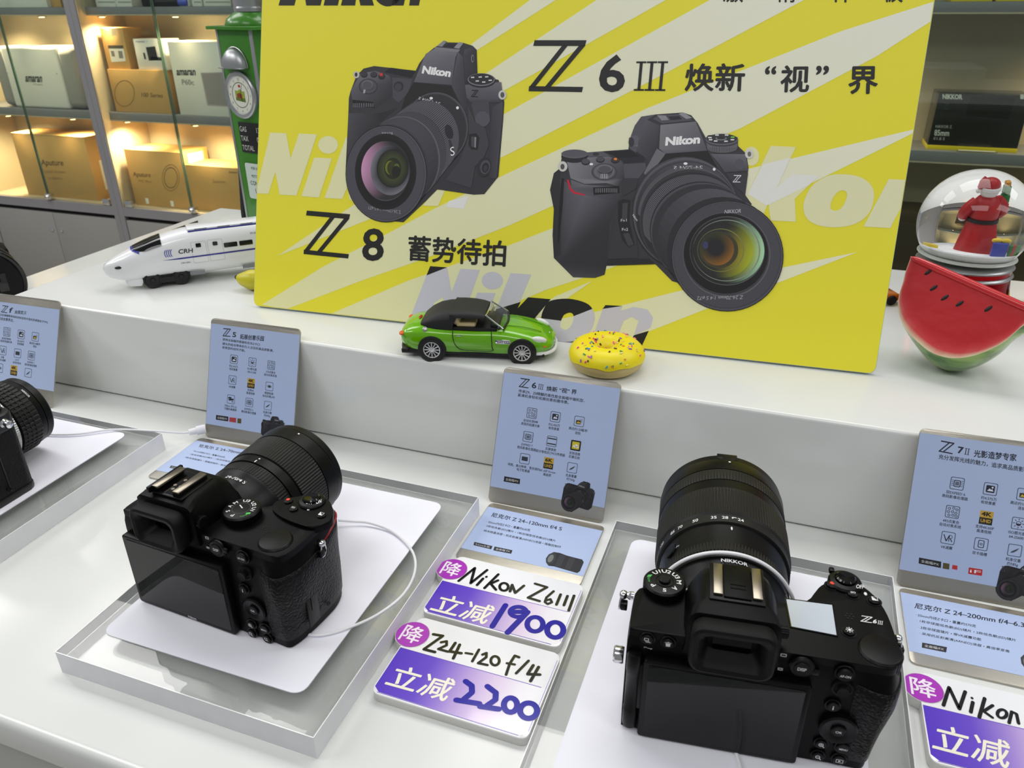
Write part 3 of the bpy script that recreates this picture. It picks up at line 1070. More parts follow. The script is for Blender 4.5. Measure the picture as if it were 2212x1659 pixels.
    for x, y, c in ((1275, 243, 200), (1330, 224, 200), (1405, 224, 200), (1452, 240, (110, 190, 60)), (1450, 260, 200), (1280, 260, 200), (1400, 272, 200), (1320, 270, 200)):
        a.p([(x - 14, y - 5), (x + 14, y - 5), (x + 14, y + 5), (x - 14, y + 5)], c)
    a.p([(1280, 370), (1555, 372), (1572, 500), (1390, 515), (1340, 440)], [(88, 87, 93), (98, 97, 103), (74, 73, 79), (72, 71, 77), (80, 79, 85)]).p([(1395, 518), (1572, 520), (1550, 690), (1470, 620)], (62, 61, 66)).e(1505, 450, 34, 42, (80, 79, 85))
    zlogo(a.g, *a.mp([(1462, 535), (1520, 535), (1452, 592)]), (196, 195, 200), a.z + a.dz * 66)
    a.e(130, 468, 36, 40, (186, 184, 180)).e(128, 470, 16, 22, (80, 78, 74)).e(1580, 370, 32, 38, (190, 188, 184)).e(1582, 372, 14, 20, (98, 96, 92))
    a.p([(600, 560), (720, 560), (700, 640), (600, 700)], (58, 57, 62)).p([(560, 740), (670, 720), (700, 1000), (720, 1180), (480, 1190), (520, 900)], (58, 57, 62)).p([(478, 1195), (800, 1185), (850, 1228), (470, 1240)], (44, 43, 47))
    a.p([(560, 740), (600, 722), (660, 730), (650, 900), (690, 1080), (640, 1098), (590, 1040), (560, 900)], (38, 37, 41)).p([(596, 755), (636, 750), (630, 880), (590, 878)], (66, 65, 71)).p([(598, 990), (645, 985), (682, 1075), (640, 1090)], (66, 65, 71))
    a.t('Fn1', (582, 898), (628, 896), (582, 878), (190, 190, 194)).t('Fn2', (590, 968), (638, 968), (590, 947), (190, 190, 194))
    # lens
    a.e(1080, 830, 415, 440, (44, 43, 47)).hull((1080, 830, 412, 436), (1120, 880, 405, 415), (40, 39, 43), (76, 75, 81))
    a.r((1090, 835, 410, 430), (1100, 850, 400, 415), (90, 89, 95), (52, 51, 56))
    a.e(1085, 446, 16, 10, (240, 240, 242)).e(1308, 490, 11, 12, (230, 230, 232)).t('24-70/4 S', (1220, 485), (995, 488), (1218, 462), (200, 200, 204))
    a.e(1125, 885, 402, 402, (58, 57, 62)).ribs((1115, 868, 402, 402), (1130, 888, 400, 396), -175, -20, 120, (98, 97, 103), .5)
    a.e(1140, 900, 398, 388, (48, 47, 51)).ribs((1150, 905, 398, 374), (1205, 965, 398, 380), -195, -20, 95, (92, 91, 97), .55)
    a.t('Nikon', (672, 850), (706, 895), (682, 838), (214, 214, 218))
    a.e(1215, 975, 400, 380, (54, 53, 58)).r((1215, 975, 400, 380), (1235, 1000, 404, 386), (82, 81, 87), (46, 45, 50)).e(1270, 1030, 402, 390, (48, 47, 52)).hull((1270, 1030, 404, 390), (1370, 1125, 430, 420), (44, 43, 47), (80, 79, 85))
    a.e(1411, 1165, 437, 431, (38, 37, 41)).r((1411, 1165, 430, 424), (1408, 1160, 414, 408), (84, 83, 89), (58, 57, 62)).e(1408, 1160, 414, 408, (72, 71, 77)).r((1405, 1155, 340, 330), (1400, 1148, 330, 318), (96, 95, 101), (40, 39, 43)).e(1400, 1145, 328, 314, (30, 29, 33))
    a.t('NIKKOR', (1388, 835), (1516, 828), (1392, 806), (176, 175, 181)).t('Z 24-70mm 1:4 S ø72', (1535, 1470), (1178, 1478), (1530, 1500), (150, 149, 155))
    a.r((1410, 1125, 292, 268), (1405, 1125, 282, 258), (96, 95, 100), (34, 33, 37)).e(1408, 1125, 288, 262, (42, 42, 44))


    def green(th):
        w = max(0, math.cos(math.radians(th - 5))) ** 1.1
        return (tuple(40 + w * (c - 40) for c in (150, 196, 160)), tuple(44 + w * (c - 44) for c in (140, 152, 60)))


    def olive(th):
        w = max(0, math.cos(math.radians(th - 15)))
        return (tuple(42 + w * (c - 42) for c in (150, 160, 44)), tuple(50 + w * (c - 50) for c in (120, 108, 40)))


    a.glow((1410, 1122, 288, 258), (1375, 1122, 232, 212), green).r((1405, 1122, 262, 240), (1400, 1122, 256, 234), (120, 130, 122))
    a.glow((1375, 1122, 232, 212), (1345, 1118, 150, 142), olive).r((1360, 1120, 182, 168), (1356, 1120, 176, 163), (112, 112, 66))
    a.e(1345, 1118, 150, 142, (66, 64, 46)).e(1335, 1112, 130, 128, (48, 46, 40)).glow((1335, 1112, 128, 126), (1320, 1100, 60, 60), lambda t: ((90 + 40 * math.cos(math.radians(t - 50)), 74 + 16 * math.cos(math.radians(t - 50)), 40), (44, 42, 40))).e(1318, 1098, 62, 62, (40, 40, 44)).e(1240, 1080, 22, 30, (62, 64, 92))
    return a.g


obj('printed_camera', lift(art_one(Art(lambda ps: tr(ps, 720, 70, 3.95), z0))), 'poster_ink', poster)
obj('printed_camera', lift(art_two(Art(lambda ps: tr(ps, 1180, 230, 3.6057), z0))), 'poster_ink', poster)
# ------------------------------------------------------------------ product cards
mat('card_blue', (176, 193, 228), .42, coat=.15, var=.03, vscale=20)
INKC = (38, 42, 54)
GOLD = (198, 160, 60)


def icon(g, kind, c, e, z):
    """small line icon centred on c with half size e (plane units)"""
    x, y = c

    def P(pts, col=INKC, k=1):
        g.poly([(x + a * e, y + b * e) for a, b in pts], col, z + k * 8e-6)

    def frame(w=.1):
        o = rrect(-1, -1, 1, 1, .25, 3)
        i = rrect(-1 + w, -1 + w, 1 - w, 1 - w, .2, 3)
        g.ring([(x + a * e, y + b * e) for a, b in o], [(x + a * e, y + b * e) for a, b in i], (70, 78, 98), z + 8e-6)

    def circ(a, b, r, w=.08, col=INKC):
        g.ring([(x + e * p[0], y + e * p[1]) for p in ellipse(a, b, r, r, 16)], [(x + e * p[0], y + e * p[1]) for p in ellipse(a, b, r - w, r - w, 16)], col, z + 8e-6)
    if kind in ('4K', '6K'):
        P([(-.95, .0), (.95, .0), (.95, 1.1), (-.95, 1.1)], GOLD)
        P([(-.95, -1.1), (.95, -1.1), (.95, 0), (-.95, 0)], (44, 40, 30))
        g.fit(kind, (x - .75 * e, y + .25 * e), (x + .75 * e, y + .25 * e), (x - .75 * e, y + .95 * e), (40, 34, 20), z + 3e-5, .04)
        g.fit('UHD', (x - .75 * e, y - .8 * e), (x + .75 * e, y - .8 * e), (x - .75 * e, y - .25 * e), GOLD, z + 3e-5, .03)
        return
    if kind == 'cloud':
        P(rrect(-1, -1, 1, 1, .2, 3), (34, 36, 36))
        P(rrect(-.72, -.72, .72, .72, .12, 3), (206, 190, 50), 2)
        for a, b, r in ((-.2, -.15, .3), (.15, -.05, .36), (.38, -.25, .26)):
            P(ellipse(a, b, r, r * .8, 14), (236, 236, 232), 3)
        return
    frame()
    if kind == 'dots':
        for a, b in ((-.5, .5), (.1, .62), (.58, .45), (-.58, -.05), (0, .05), (.5, -.12), (-.45, -.58), (.12, -.5), (.6, -.6)):
            circ(a, b, .21)
    elif kind == 'photo':
        P(rrect(-.62, -.58, .62, .58, .15, 3))
        P([(-.45, -.35), (-.1, .1), (.1, -.12), (.25, .05), (.48, -.35)], (214, 222, 236), 2)
        P(ellipse(.28, .28, .15, .15, 12), (214, 222, 236), 2)
    elif kind == 'burst':
        P(rrect(-.6, -.55, .35, .2, .08, 3), (60, 56, 30))
        P([(-.5, -.4), (-.2, 0), (0, -.2), (.2, -.05), (.28, -.4)], (206, 180, 60), 2)
        P([(-.3, .3), (.6, .6), (.65, -.1), (.42, -.2), (.4, .28)], (150, 160, 180))
    elif kind == 'chip':
        g.ring([(x + e * a, y + e * b) for a, b in rrect(-.5, -.55, .5, .55, .2, 3)], [(x + e * a, y + e * b) for a, b in rrect(-.38, -.43, .38, .43, .14, 3)], INKC, z + 8e-6)
        P(rrect(-.28, -.3, .28, .3, .08, 3), (96, 104, 122))
        for k in range(4):
            for s in (-1, 1):
                P([(s * .55, -.42 + k * .28), (s * .82, -.42 + k * .28), (s * .82, -.34 + k * .28), (s * .55, -.34 + k * .28)])
    elif kind == 'sensor':
        P([(-.85, .4), (.85, .4), (.85, .62), (-.85, .62)])
        P([(-.85, -.62), (.85, -.62), (.85, -.4), (-.85, -.4)])
    elif kind == 'evf':
        P(rrect(-.6, -.4, .6, .4, .06, 3), (52, 56, 64))
    elif kind == 'feather':
        P([(-.6, -.5), (-.1, -.35), (.3, .0), (.6, .5), (.0, .1), (-.4, -.2)], (70, 76, 86))
    elif kind == 'sun':
        P(ellipse(0, -.02, .36, .36, 16, 0, 180, 360))
        circ(0, 0, .38)
        for k in range(8):
            t = math.radians(45 * k)
            a, b = math.cos(t), math.sin(t)
            P([(a * .52 - b * .05, b * .52 + a * .05), (a * .52 + b * .05, b * .52 - a * .05), (a * .8 + b * .05, b * .8 - a * .05), (a * .8 - b * .05, b * .8 + a * .05)])
    elif kind == 'vr':
        P([(-.72, .5), (-.58, .5), (-.22, -.35), (.1, .5), (.24, .5), (-.15, -.55), (-.3, -.55)])
        P([(.1, .5), (.2, .5), (.2, -.55), (.1, -.55)])
        circ(.32, .22, .3)
        P([(.25, -.02), (.38, -.02), (.68, -.55), (.52, -.55)])
    elif kind == 'eye':
        P([(-.7, 0), (-.3, .3), (.3, .3), (.7, 0), (.3, -.3), (-.3, -.3)], (120, 130, 150))
        P(ellipse(0, 0, .26, .26, 16), INKC, 2)
    elif kind == 'flip':
        P([(-.75, .1), (.1, .1), (.1, .5), (-.5, .5), (-.75, .35)])
        P([(-.6, .0), (.7, .25), (.7, -.15), (-.6, -.35)])
        P([(.2, -.3), (.6, -.3), (.6, -.7), (.2, -.6)], (110, 118, 138))
    elif kind == 'card':
        circ(0, 0, .2)
        g.ring([(x + e * a, y + e * b) for a, b in rrect(-.45, -.6, .45, .65, .2, 3)], [(x + e * a, y + e * b) for a, b in rrect(-.34, -.49, .34, .54, .14, 3)], INKC, z + 8e-6)


def metal_card(pl, w, h, label, group, blue, thick=.0012, name='product_card'):
    c = thing(name, label, 'card', pl.matrix(), group)
    g = G().prism(rrect(0, 0, w, h, .004), -thick, 0, bev=.0003, seg=2)
    obj('metal_plate', g, 'brushed_steel', c)
    g = G().box(.0004, w - .0004, blue[0], blue[1], 0, .00015)
    obj('blue_panel', g, 'card_blue', c)
    return c


ZC = .0002


class Mapper:
    def __init__(s, pl, ox, oy, sc):
        s.pl, s.o = pl, (ox, oy, sc)

    def __call__(s, pts):
        return [s.pl.uv(s.o[0] + x / s.o[2], s.o[1] + y / s.o[2]) for x, y in pts]


def lines(c, mp, rows, bold=.012, name='small_print'):
    g = G()
    for st, bl, br, tl in rows:
        g.fit(st, *mp([bl, br, tl]), INKC, ZC, bold)
    return obj(name, g, 'print_ink', c, kind='stuff')


def icons(c, mp, pl, items, half):
    """items: (kind, centre px, caption lines)"""
    for kind, (px, py), caps in items:
        a, b = mp([(px, py), (px + half, py + half * .16)])
        e = abs(b[0] - a[0])
        g = G()
        icon(g, kind, a, e, ZC)
        obj('icon', g, 'print_ink', c)
    g = G()
    for kind, (px, py), caps in items:
        a, b = mp([(px, py), (px + half, py + half * .16)])
        e = abs(b[0] - a[0])
        for k, t in enumerate(caps):
            g.text(t, .0027 if len(t) > 1 else .0025, a[0], a[1] - e - .0036 - k * .0032, INKC, ZC, 'c', bold=.01, sx=.92)
    obj('small_print', g, 'print_ink', c, kind='stuff')


def badge(c, mp, quad, txt, col=(32, 32, 34), tcol=(210, 212, 216)):
    g = G()
    q = mp(quad)
    g.poly(q, col, ZC)
    if txt:
        a, b, d = q[3], q[2], q[0]

        def k(u, v):
            return (a[0] + u * (b[0] - a[0]) + v * (d[0] - a[0]), a[1] + u * (b[1] - a[1]) + v * (d[1] - a[1]))
        g.fit(txt, k(.1, .25), k(.9, .25), k(.1, .75), tcol, ZC + 2e-5, 0)
    obj('printed_badge', g, 'print_ink', c)


def mini(c, box, which=1, lift=.0003):
    """small printed camera in a plane box (u0, v0, u1, v1)"""
    u0, v0, u1, v1 = box
    x0, x1, y0, y1 = (105, 1465, 70, 1625) if which == 1 else (30, 1850, 48, 1600)
    f = lambda ps: [(u0 + (x - x0) / (x1 - x0) * (u1 - u0), v1 + (y - y0) / (y1 - y0) * (v0 - v1)) for x, y in ps]
    g = (art_one if which == 1 else art_two)(Art(f, ZC + .0001, 2.5e-6))
    # deep printed tones
    g.c = [[tuple(.32 * q for q in p[:3]) + (1,) for p in f2] for f2 in g.c]
    obj('printed_camera', g, 'print_ink', c)


def upright(p0, ang, tilt_deg, w, h):
    ex = Vector((math.cos(math.radians(ang)), math.sin(math.radians(ang)), 0))
    t = math.radians(tilt_deg)
    ey = Vector((-ex.y * math.cos(t), ex.x * math.cos(t), math.sin(t)))
    return Plane((p0[0], p0[1], .0006), ex, ey)


# stand-up cards
UC = 'stand-up product cards'
p6 = upright((.0472, -.0532), .75, 66.5, .1057, .1222)
m6 = Mapper(p6, 960, 780, 3.3175)
c6 = metal_card(p6, .1057, .1222, 'stand-up blue card in front of the donut, middle of the counter', UC, (m6([(325, 895)])[0][1], m6([(440, 80)])[0][1]))
g = G()
zlogo(g, *m6([(547, 120), (613, 130), (533, 185)]), INKC, ZC)
obj('title_print', g, 'print_ink', c6)
g = G().fit('6', *m6([(625, 193), (657, 198), (630, 150)]), INKC, ZC, .02)
roman(g, 3, *m6([(669, 200), (708, 206), (674, 163)]), INKC, ZC)
obj('title_print', g, 'print_ink', c6)
lines(c6, m6, [('焕新 “视” 界', (730, 213), (947, 241), (734, 177))], .02, 'title_print')
lines(c6, m6, [('传承Z9、Z8精髓的高性能全画幅中端机型，', (530, 225), (1003, 297), (533, 201)), ('紧凑机身轻松拓展创意拍摄场景。', (525, 253), (890, 309), (528, 230))])
icons(c6, m6, p6, [('dots', (627, 373), ('自动侦测9种', '类型的拍摄对象')), ('photo', (795, 400), ('约2,450万', '有效像素')), ('burst', (966, 432), ('高达约120幅/秒', '连拍')), ('chip', (600, 543), ('EXPEED 7', '数码影像处理器')), ('sensor', (770, 575), ('尼康首款', '部分堆栈式CMOS传感器')), ('cloud', (941, 605), ('支持连接', '尼康云创')), ('evf', (576, 700), ('明亮、高分辨率、宽色域的', '电子取景器')), ('6K', (747, 732), ('6K 60P N-raw', '高画质')), ('feather', (916, 765), ('机身重量', '约760g'))], 36)
badge(c6, m6, [(430, 825), (543, 845), (540, 882), (425, 862)], '全画幅/FX')
q = m6([(838, 1062), (1075, 880)])
mini(c6, (.067, .0045, .0955, .0335), 1)

p5 = upright((-.2728, -.0433), 1.8, 69.5, .1045, .1238)
m5 = Mapper(p5, 320, 660, 4.147)
c5 = metal_card(p5, .1045, .1238, 'stand-up blue card behind the left camera lens, beside the cable plug', UC, (m5([(507, 1055)])[0][1], m5([(566, 160)])[0][1]))
g = G()
zlogo(g, *m5([(675, 203), (742, 208), (668, 275)]), INKC, ZC)
obj('title_print', g, 'print_ink', c5)
lines(c5, m5, [('5', (755, 281), (787, 286), (760, 236)), ('拓展创意乐园', (822, 300), (1036, 320), (827, 254))], .02, 'title_print')
lines(c5, m5, [('使用全画幅传感器和尼克Z卡口', (667, 313), (1000, 362), (668, 290)), ('镜头的组合带来的引人注目的高品质影像，', (665, 352), (1125, 418), (667, 328)), ('发挥您的创作才能。', (662, 385), (870, 416), (664, 362))])
icons(c5, m5, p5, [('photo', (770, 482), ('约2,432万', '有效像素')), ('sun', (935, 507), ('ISO感光度', '100-51200')), ('dots', (1103, 535), ('273点复合', '自动对焦系统')), ('vr', (756, 667), ('VR减震',)), ('4K', (923, 697), ('支持4K', '高清视频')), ('eye', (1087, 725), ('眼部检测', '自动对焦(AF)')), ('flip', (743, 840), ('约8cm (约3.2)', '可翻折触摸屏')), ('chip', (907, 868), ('EXPEED 6', '数码影像处理器')), ('feather', (1073, 897), ('机身仅重', '约590g'))], 34)
badge(c5, m5, [(610, 980), (720, 995), (718, 1038), (608, 1022)], '全画幅/FX')
badge(c5, m5, [(730, 1000), (790, 1007), (788, 1050), (727, 1040)], None, (170, 60, 66))
badge(c5, m5, [(802, 1010), (836, 1014), (834, 1057), (800, 1052)], None, (90, 80, 40))
mini(c5, (.0665, .006, .098, .0335), 2)

pf = upright((-.5815, -.0515), 1.8, 66.5, .105, .118)
mf = Mapper(pf, 0, 620, 3.3175)
cf = metal_card(pf, .105, .1195, 'stand-up blue card at the far left, cut by the photo edge', UC, (.019, mf([(430, 163)])[0][1]))
g = G()
zlogo(g, *mf([(20, 130), (62, 137), (8, 180)]), INKC, ZC)
obj('title_print', g, 'print_ink', cf)
lines(cf, mf, [('f', (62, 184), (86, 187), (72, 146)), ('由我定义', (107, 191), (190, 198), (109, 165))], .02, 'title_print')
lines(cf, mf, [('Zf全画幅微单相机的标志性外型的灵感源自于FM2,', (0, 206), (345, 263), (3, 188)), ('激发创意表达。', (-12, 235), (98, 251), (-9, 213))])
icons(cf, mf, pf, [('dots', (50, 322), ('自动侦测9种', '类型的拍摄对象')), ('photo', (153, 340), ('约2,450万', '有效像素')), ('burst', (254, 357), ('高达约14幅/秒', '连拍')), ('vr', (22, 455), ('内置', '防抖减震')), ('evf', (127, 475), ('273个', '自动对焦点')), ('chip', (226, 492), ('EXPEED 7', '数码影像处理器')), ('eye', (-3, 580), ()), ('4K', (100, 598), ()), ('feather', (203, 615), ())], 25)

p7 = upright((.3836, -.0533), 2.0, 66.5, .105, .1222)
m7 = Mapper(p7, 1880, 900, 2.187)
c7 = metal_card(p7, .1057, .1222, 'stand-up blue card at the right edge of the photo', UC, (m7([(122, 718)])[0][1], m7([(228, 75)])[0][1]))
g = G()
zlogo(g, *m7([(335, 112), (398, 124), (322, 165)]), INKC, ZC)
obj('title_print', g, 'print_ink', c7)
g = G().fit('7', *m7([(410, 172), (438, 177), (415, 140)]), INKC, ZC, .03)
roman(g, 2, *m7([(442, 178), (467, 182), (447, 148)]), INKC, ZC)
obj('title_print', g, 'print_ink', c7)
lines(c7, m7, [('光影造梦专家', (488, 191), (690, 212), (490, 156))], .02, 'title_print')
lines(c7, m7, [('充分发挥光线的魅力，追求高品质影像。', (322, 200), (760, 268), (324, 176))])
icons(c7, m7, p7, [('chip', (410, 316), ('双EXPEED 6', '数码影像处理器')), ('photo', (567, 342), ('约4,575万', '有效像素')), ('burst', (725, 368), ('高达约10幅/秒', '连拍')), ('dots', (388, 450), ('493点复合', '自动对焦系统')), ('4K', (547, 478), ('支持4K/60P', '高清视频')), ('sun', (700, 505), ('ISO感光度', '64-25600')), ('vr', (367, 573), ('VR减震',)), ('card', (523, 602), ('双卡插槽',)), ('feather', (682, 632), ('机身仅重', '约585g'))], 33)
badge(c7, m7, [(230, 665), (335, 685), (333, 715), (228, 693)], '全画幅/FX')
badge(c7, m7, [(344, 690), (374, 695), (372, 722), (341, 717)], None, (84, 78, 44))
badge(c7, m7, [(388, 700), (412, 704), (410, 724), (385, 719)], None, (190, 50, 52))
badge(c7, m7, [(465, 712), (530, 722), (527, 752), (462, 742)], 'iF', (190, 40, 46), (236, 236, 236))
mini(c7, (.0665, .004, .0965, .034), 1)

# flat cards lying in front of them
FC = 'flat lens cards'


def flat(x0, x1, y0, y1, ang, label, blue, z=.0016):
    ex = Vector((math.cos(math.radians(ang)), math.sin(math.radians(ang)), 0))
    pl = Plane((x0, y0, z), ex, Vector((-ex.y, ex.x, 0)))
    return pl, metal_card(pl, x1 - x0, y1 - y0, label, FC, blue, .0015, 'lens_card')


def lens_print(c, box):
    u0, v0, u1, v1 = box
    q = lambda ps: [(u0 + x * (u1 - u0), v0 + y * (v1 - v0)) for x, y in ps]
    g = G()
    g.poly(q([(.06, .2), (.16, .04), (.3, .08), (.95, 0), (1, .15), (1, .75), (.93, .9), (.5, .93), (.28, 1), (.12, .97), (.02, .75), (0, .45)]), (30, 30, 34), ZC)
    g.poly(q(ellipse(.13, .52, .12, .4, 20)), (46, 50, 52), ZC + 1e-5)
    g.poly(q(ellipse(.12, .52, .07, .26, 20)), (110, 118, 114), ZC + 2e-5)
    for a in (.32, .36, .4, .44, .6, .64, .68, .72):
        g.poly(q([(a, .1), (a + .018, .1), (a + .018, .9), (a, .9)]), (62, 62, 68), ZC + 2e-5)
    obj('printed_lens', g, 'print_ink', c)


f6, d6 = flat(.0505, .1555, -.1352, -.0560, -.3, 'flat blue lens card above the two stacked price tags', (.0115, .0725))
n6 = Mapper(f6, 960, 780, 3.3175)
lines(d6, n6, [('尼克尔 Z 24–120mm f/4 S', (332, 1116), (838, 1219), (345, 1086))], .018, 'title_print')
lines(d6, n6, [('· 55mm内径Z卡口 • 重量约630克', (302, 1160), (612, 1223), (309, 1143)), ('· 3枚低色散(ED)镜片 • 1枚加强型低色散(ED)镜片', (284, 1188), (793, 1300), (292, 1171)), ('· 纳米结晶涂层 • 抗反射高清(ARNEO)涂层 • 搭载控制环', (266, 1222), (832, 1346), (275, 1204))])
badge(d6, n6, [(215, 1297), (345, 1327), (335, 1350), (208, 1320)], 'S-Line/S-型')
badge(d6, n6, [(360, 1330), (488, 1357), (478, 1382), (350, 1357)], '全画幅 FX')
lens_print(d6, (.0705, .0135, .1005, .0325))
f5, d5 = flat(-.2735, -.169, -.1243, -.0480, 1.2, 'flat blue lens card half hidden behind the left camera', (.0115, .070))
n5 = Mapper(f5, 320, 660, 4.147)
lines(d5, n5, [('尼克尔 Z 24–70mm f/4 S', (452, 1270), (925, 1350), (462, 1242))], .018, 'title_print')
lines(d5, n5, [('· 55mm内径Z卡口 • 重量约500克', (395, 1308), (685, 1368), (402, 1294)), ('· 1枚低色散(ED)镜片 • 1枚非球面低色散(ED)镜片', (358, 1337), (880, 1436), (366, 1323)), ('· 3枚非球面镜片 • 搭载控制环 • 纳米结晶涂层', (316, 1364), (790, 1464), (326, 1350))])
badge(d5, n5, [(205, 1434), (330, 1458), (318, 1478), (192, 1455)], 'S-Line/S-型')
badge(d5, n5, [(350, 1463), (470, 1488), (458, 1508), (338, 1483)], '全画幅 FX')
f7, d7 = flat(.3864, .4914, -.1345, -.0565, .8, 'flat blue lens card at the right edge of the photo', (.0105, .0725))
n7 = Mapper(f7, 1880, 900, 2.187)
lines(d7, n7, [('尼克尔 Z 24–200mm f/4–6.3 VR', (207, 906), (800, 1012), (212, 880))], .018, 'title_print')
lines(d7, n7, [('· 55mm内径Z卡口 • 重量约570克', (213, 943), (498, 998), (216, 930)), ('· 1枚非球面低色散(ED)镜片 • 2枚低色散(ED)镜片', (218, 971), (687, 1066), (221, 957)), ('· 2枚非球面镜片 • 带VR减震功能', (225, 1001), (523, 1061), (228, 988)), ('· 采用抗反射高清(ARNEO)涂层 • 高倍率变焦', (230, 1031), (657, 1119), (234, 1017))])
badge(d7, n7, [(245, 1068), (362, 1090), (358, 1115), (243, 1092)], '全画幅/FX')
lens_print(d7, (.0705, .0135, .1005, .0325))

# ------------------------------------------------------------------ price tags
mat('tag_white', (246, 246, 248), .16, coat=.5)
mat('tag_core', (205, 204, 200), .45)
mat('marker_black', (20, 20, 21), .35)
ink_mat('tag_ink', .15, coat=.6)


def stroke(g, pts, w, col, z, n=10):
    """pen stroke as a flat ribbon with round ends"""
    for i in range(len(pts) - 1):
        a, b = Vector(pts[i][:2]), Vector(pts[i + 1][:2])
        d = (b - a)
        if d.length < 1e-9:
            continue
        d.normalize()
        q = Vector((-d.y, d.x)) * w
        g.poly([a + q, a - q, b - q, b + q], col, z + i * 4e-7)
    for i, p in enumerate(pts):
        g.poly(ellipse(p[0], p[1], w, w, n), col, z + 2e-7 + i * 4e-7)


def price_tag(p0, ang, w, h, label, mpx, top, bot, badge_c, lij, edge):
    """p0: front-left corner; top: hand-written strokes; bot: blue strokes; edge: px (TL, TR, BL, BR of the violet field)"""
    th = .0075
    ex = Vector((math.cos(math.radians(ang)), math.sin(math.radians(ang)), 0))
    pl = Plane((p0[0], p0[1], th), ex, Vector((-ex.y, ex.x, 0)))
    mp = Mapper(pl, *mpx)
    t = thing('price_tag', label, 'price tag', pl.matrix(), 'handwritten price tags')
    bc = mp([badge_c])[0]
    br = .0118
    out = rrect(0, 0, w, h, .005, 6)
    g = G().prism(out, -th + .0002, -.0012, bev=.0004, seg=1)
    obj('tag_core', g, 'tag_core', t)
    g = G().prism(out, -.0012, 0, bev=.0004, seg=2)
    obj('tag_face', g, 'tag_white', t)
    g = G().prism(ellipse(bc[0], bc[1], br + .0006, br + .0006, 36), -th + .0002, .0001, bev=.0003, seg=1)
    b = obj('round_badge', g, 'tag_core', t)
    g = G()
    g.poly(ellipse(bc[0], bc[1], br, br, 40), (176, 58, 190), .00025)
    g.text('降', .0165, bc[0] - .0002, bc[1] - .0062, (250, 240, 250), .0003, 'c', bold=.012)
    obj('badge_print', g, 'tag_ink', b)
    # violet field fading to white towards the right
    q = mp(edge)
    g = G()
    n = 24
    y1 = (q[0][1] + q[1][1]) / 2
    x0, x1 = .0006, w - .0006
    vs, fs, cs = [], [], []
    y0 = .0016

    def tone(u):
        stops = ((0, (92, 58, 200)), (.25, (108, 78, 205)), (.5, (186, 160, 222)), (.68, (226, 206, 236)), (.85, (244, 240, 248)), (1, (247, 247, 250)))
        for (a, ca), (b2, cb) in zip(stops, stops[1:]):
            if u <= b2:
                k = (u - a) / (b2 - a)
                return tuple(ca[i] + (cb[i] - ca[i]) * k for i in range(3))
        return stops[-1][1]
    for i in range(n + 1):
        u = i / n
        x = x0 + (x1 - x0) * u
        lo = y0 if 0 < i < n else .005
        vs += [(x, lo, .0001), (x, y1, .0001)]
        cs += [rgb(tone(u)), rgb(tone(min(1, u)))]
    for i in range(n):
        fs.append((2 * i, 2 * i + 2, 2 * i + 3, 2 * i + 1))
    g.add(vs, fs, 0, None, cs)
    obj('violet_field', g, 'tag_ink', t)
    g = G()
    g.poly([(x0, y1), (w - .004, y1), (w - .004, y1 + .0005), (x0, y1 + .0005)], (110, 80, 190), .00012)
    g.poly([(.004, .0010), (w - .006, .0010), (w - .006, .0014), (.004, .0014)], (120, 90, 200), .00012)
    g.poly([(w - .0012, .006), (w - .0008, .006), (w - .0008, h - .006), (w - .0012, h - .006)], (170, 150, 220), .00012)
    obj('border_lines', g, 'tag_ink', t)
    g = G()
    g.fit('立减', *mp(lij), (250, 246, 226), .0002, .012)
    obj('printed_word', g, 'tag_ink', t)
    g = G()
    for w2, pts in top:
        stroke(g, mp(pts), w2 * .00012, (20, 20, 22), .0003)
    obj('handwriting', g, 'tag_ink', t, kind='stuff')
    if bot:
        g = G()
        for w2, pts in bot:
            stroke(g, mp(pts), w2 * .00013, (18, 4, 158), .0003)
        obj('handwritten_number', g, 'tag_ink', t, kind='stuff')
    return t


def el(cx, cy, rx, ry, n=20, rot=0):
    e = ellipse(cx, cy, rx, ry, n, rot)
    return e + e[:1]


Z5M = (780, 1180, 3.4635)


def H3(rows):
    """strokes measured on a closer crop, turned into the common crop's units"""
    return [(w, [((940 + x / 3.848 - 780) * 3.4635, (1200 + y / 3.848 - 1180) * 3.4635) for x, y in p]) for w, p in rows]


price_tag((.0555, -.2065), -.3, .1045, .0665, 'white and violet price tag reading 1900 below the flat lens card', Z5M,
          H3([(9, [(195, 213), (330, 105)]), (9, [(330, 105), (295, 232)]), (9, [(295, 232), (432, 122)]), (9, [(348, 247), (398, 193)]), (8, [(424, 180), (427, 177)]), (9, [(410, 272), (525, 158)]), (9, [(522, 208), (462, 236), (505, 286)]), (9, el(572, 262, 36, 32)), (9, [(622, 300), (640, 245), (665, 312), (738, 252)]), (9, [(830, 235), (930, 265), (772, 352), (868, 380)]), (8, [(985, 298), (925, 350), (912, 388), (935, 405), (970, 390), (958, 364), (925, 374)]), (9, [(1043, 325), (1008, 410)]), (9, [(1100, 338), (1070, 415)]), (9, [(1155, 335), (1110, 460)])]),
          H3([(16, [(585, 415), (475, 590)]), (15, el(690, 470, 66, 42)), (16, [(640, 470), (740, 470)]), (17, [(768, 472), (602, 642)]), (15, el(830, 573, 66, 60)), (16, el(998, 620, 68, 64))]),
          (680, 172), [(505, 482), (925, 590), (612, 352)], [(610, 265), (1590, 500), (465, 520), (1430, 800)])
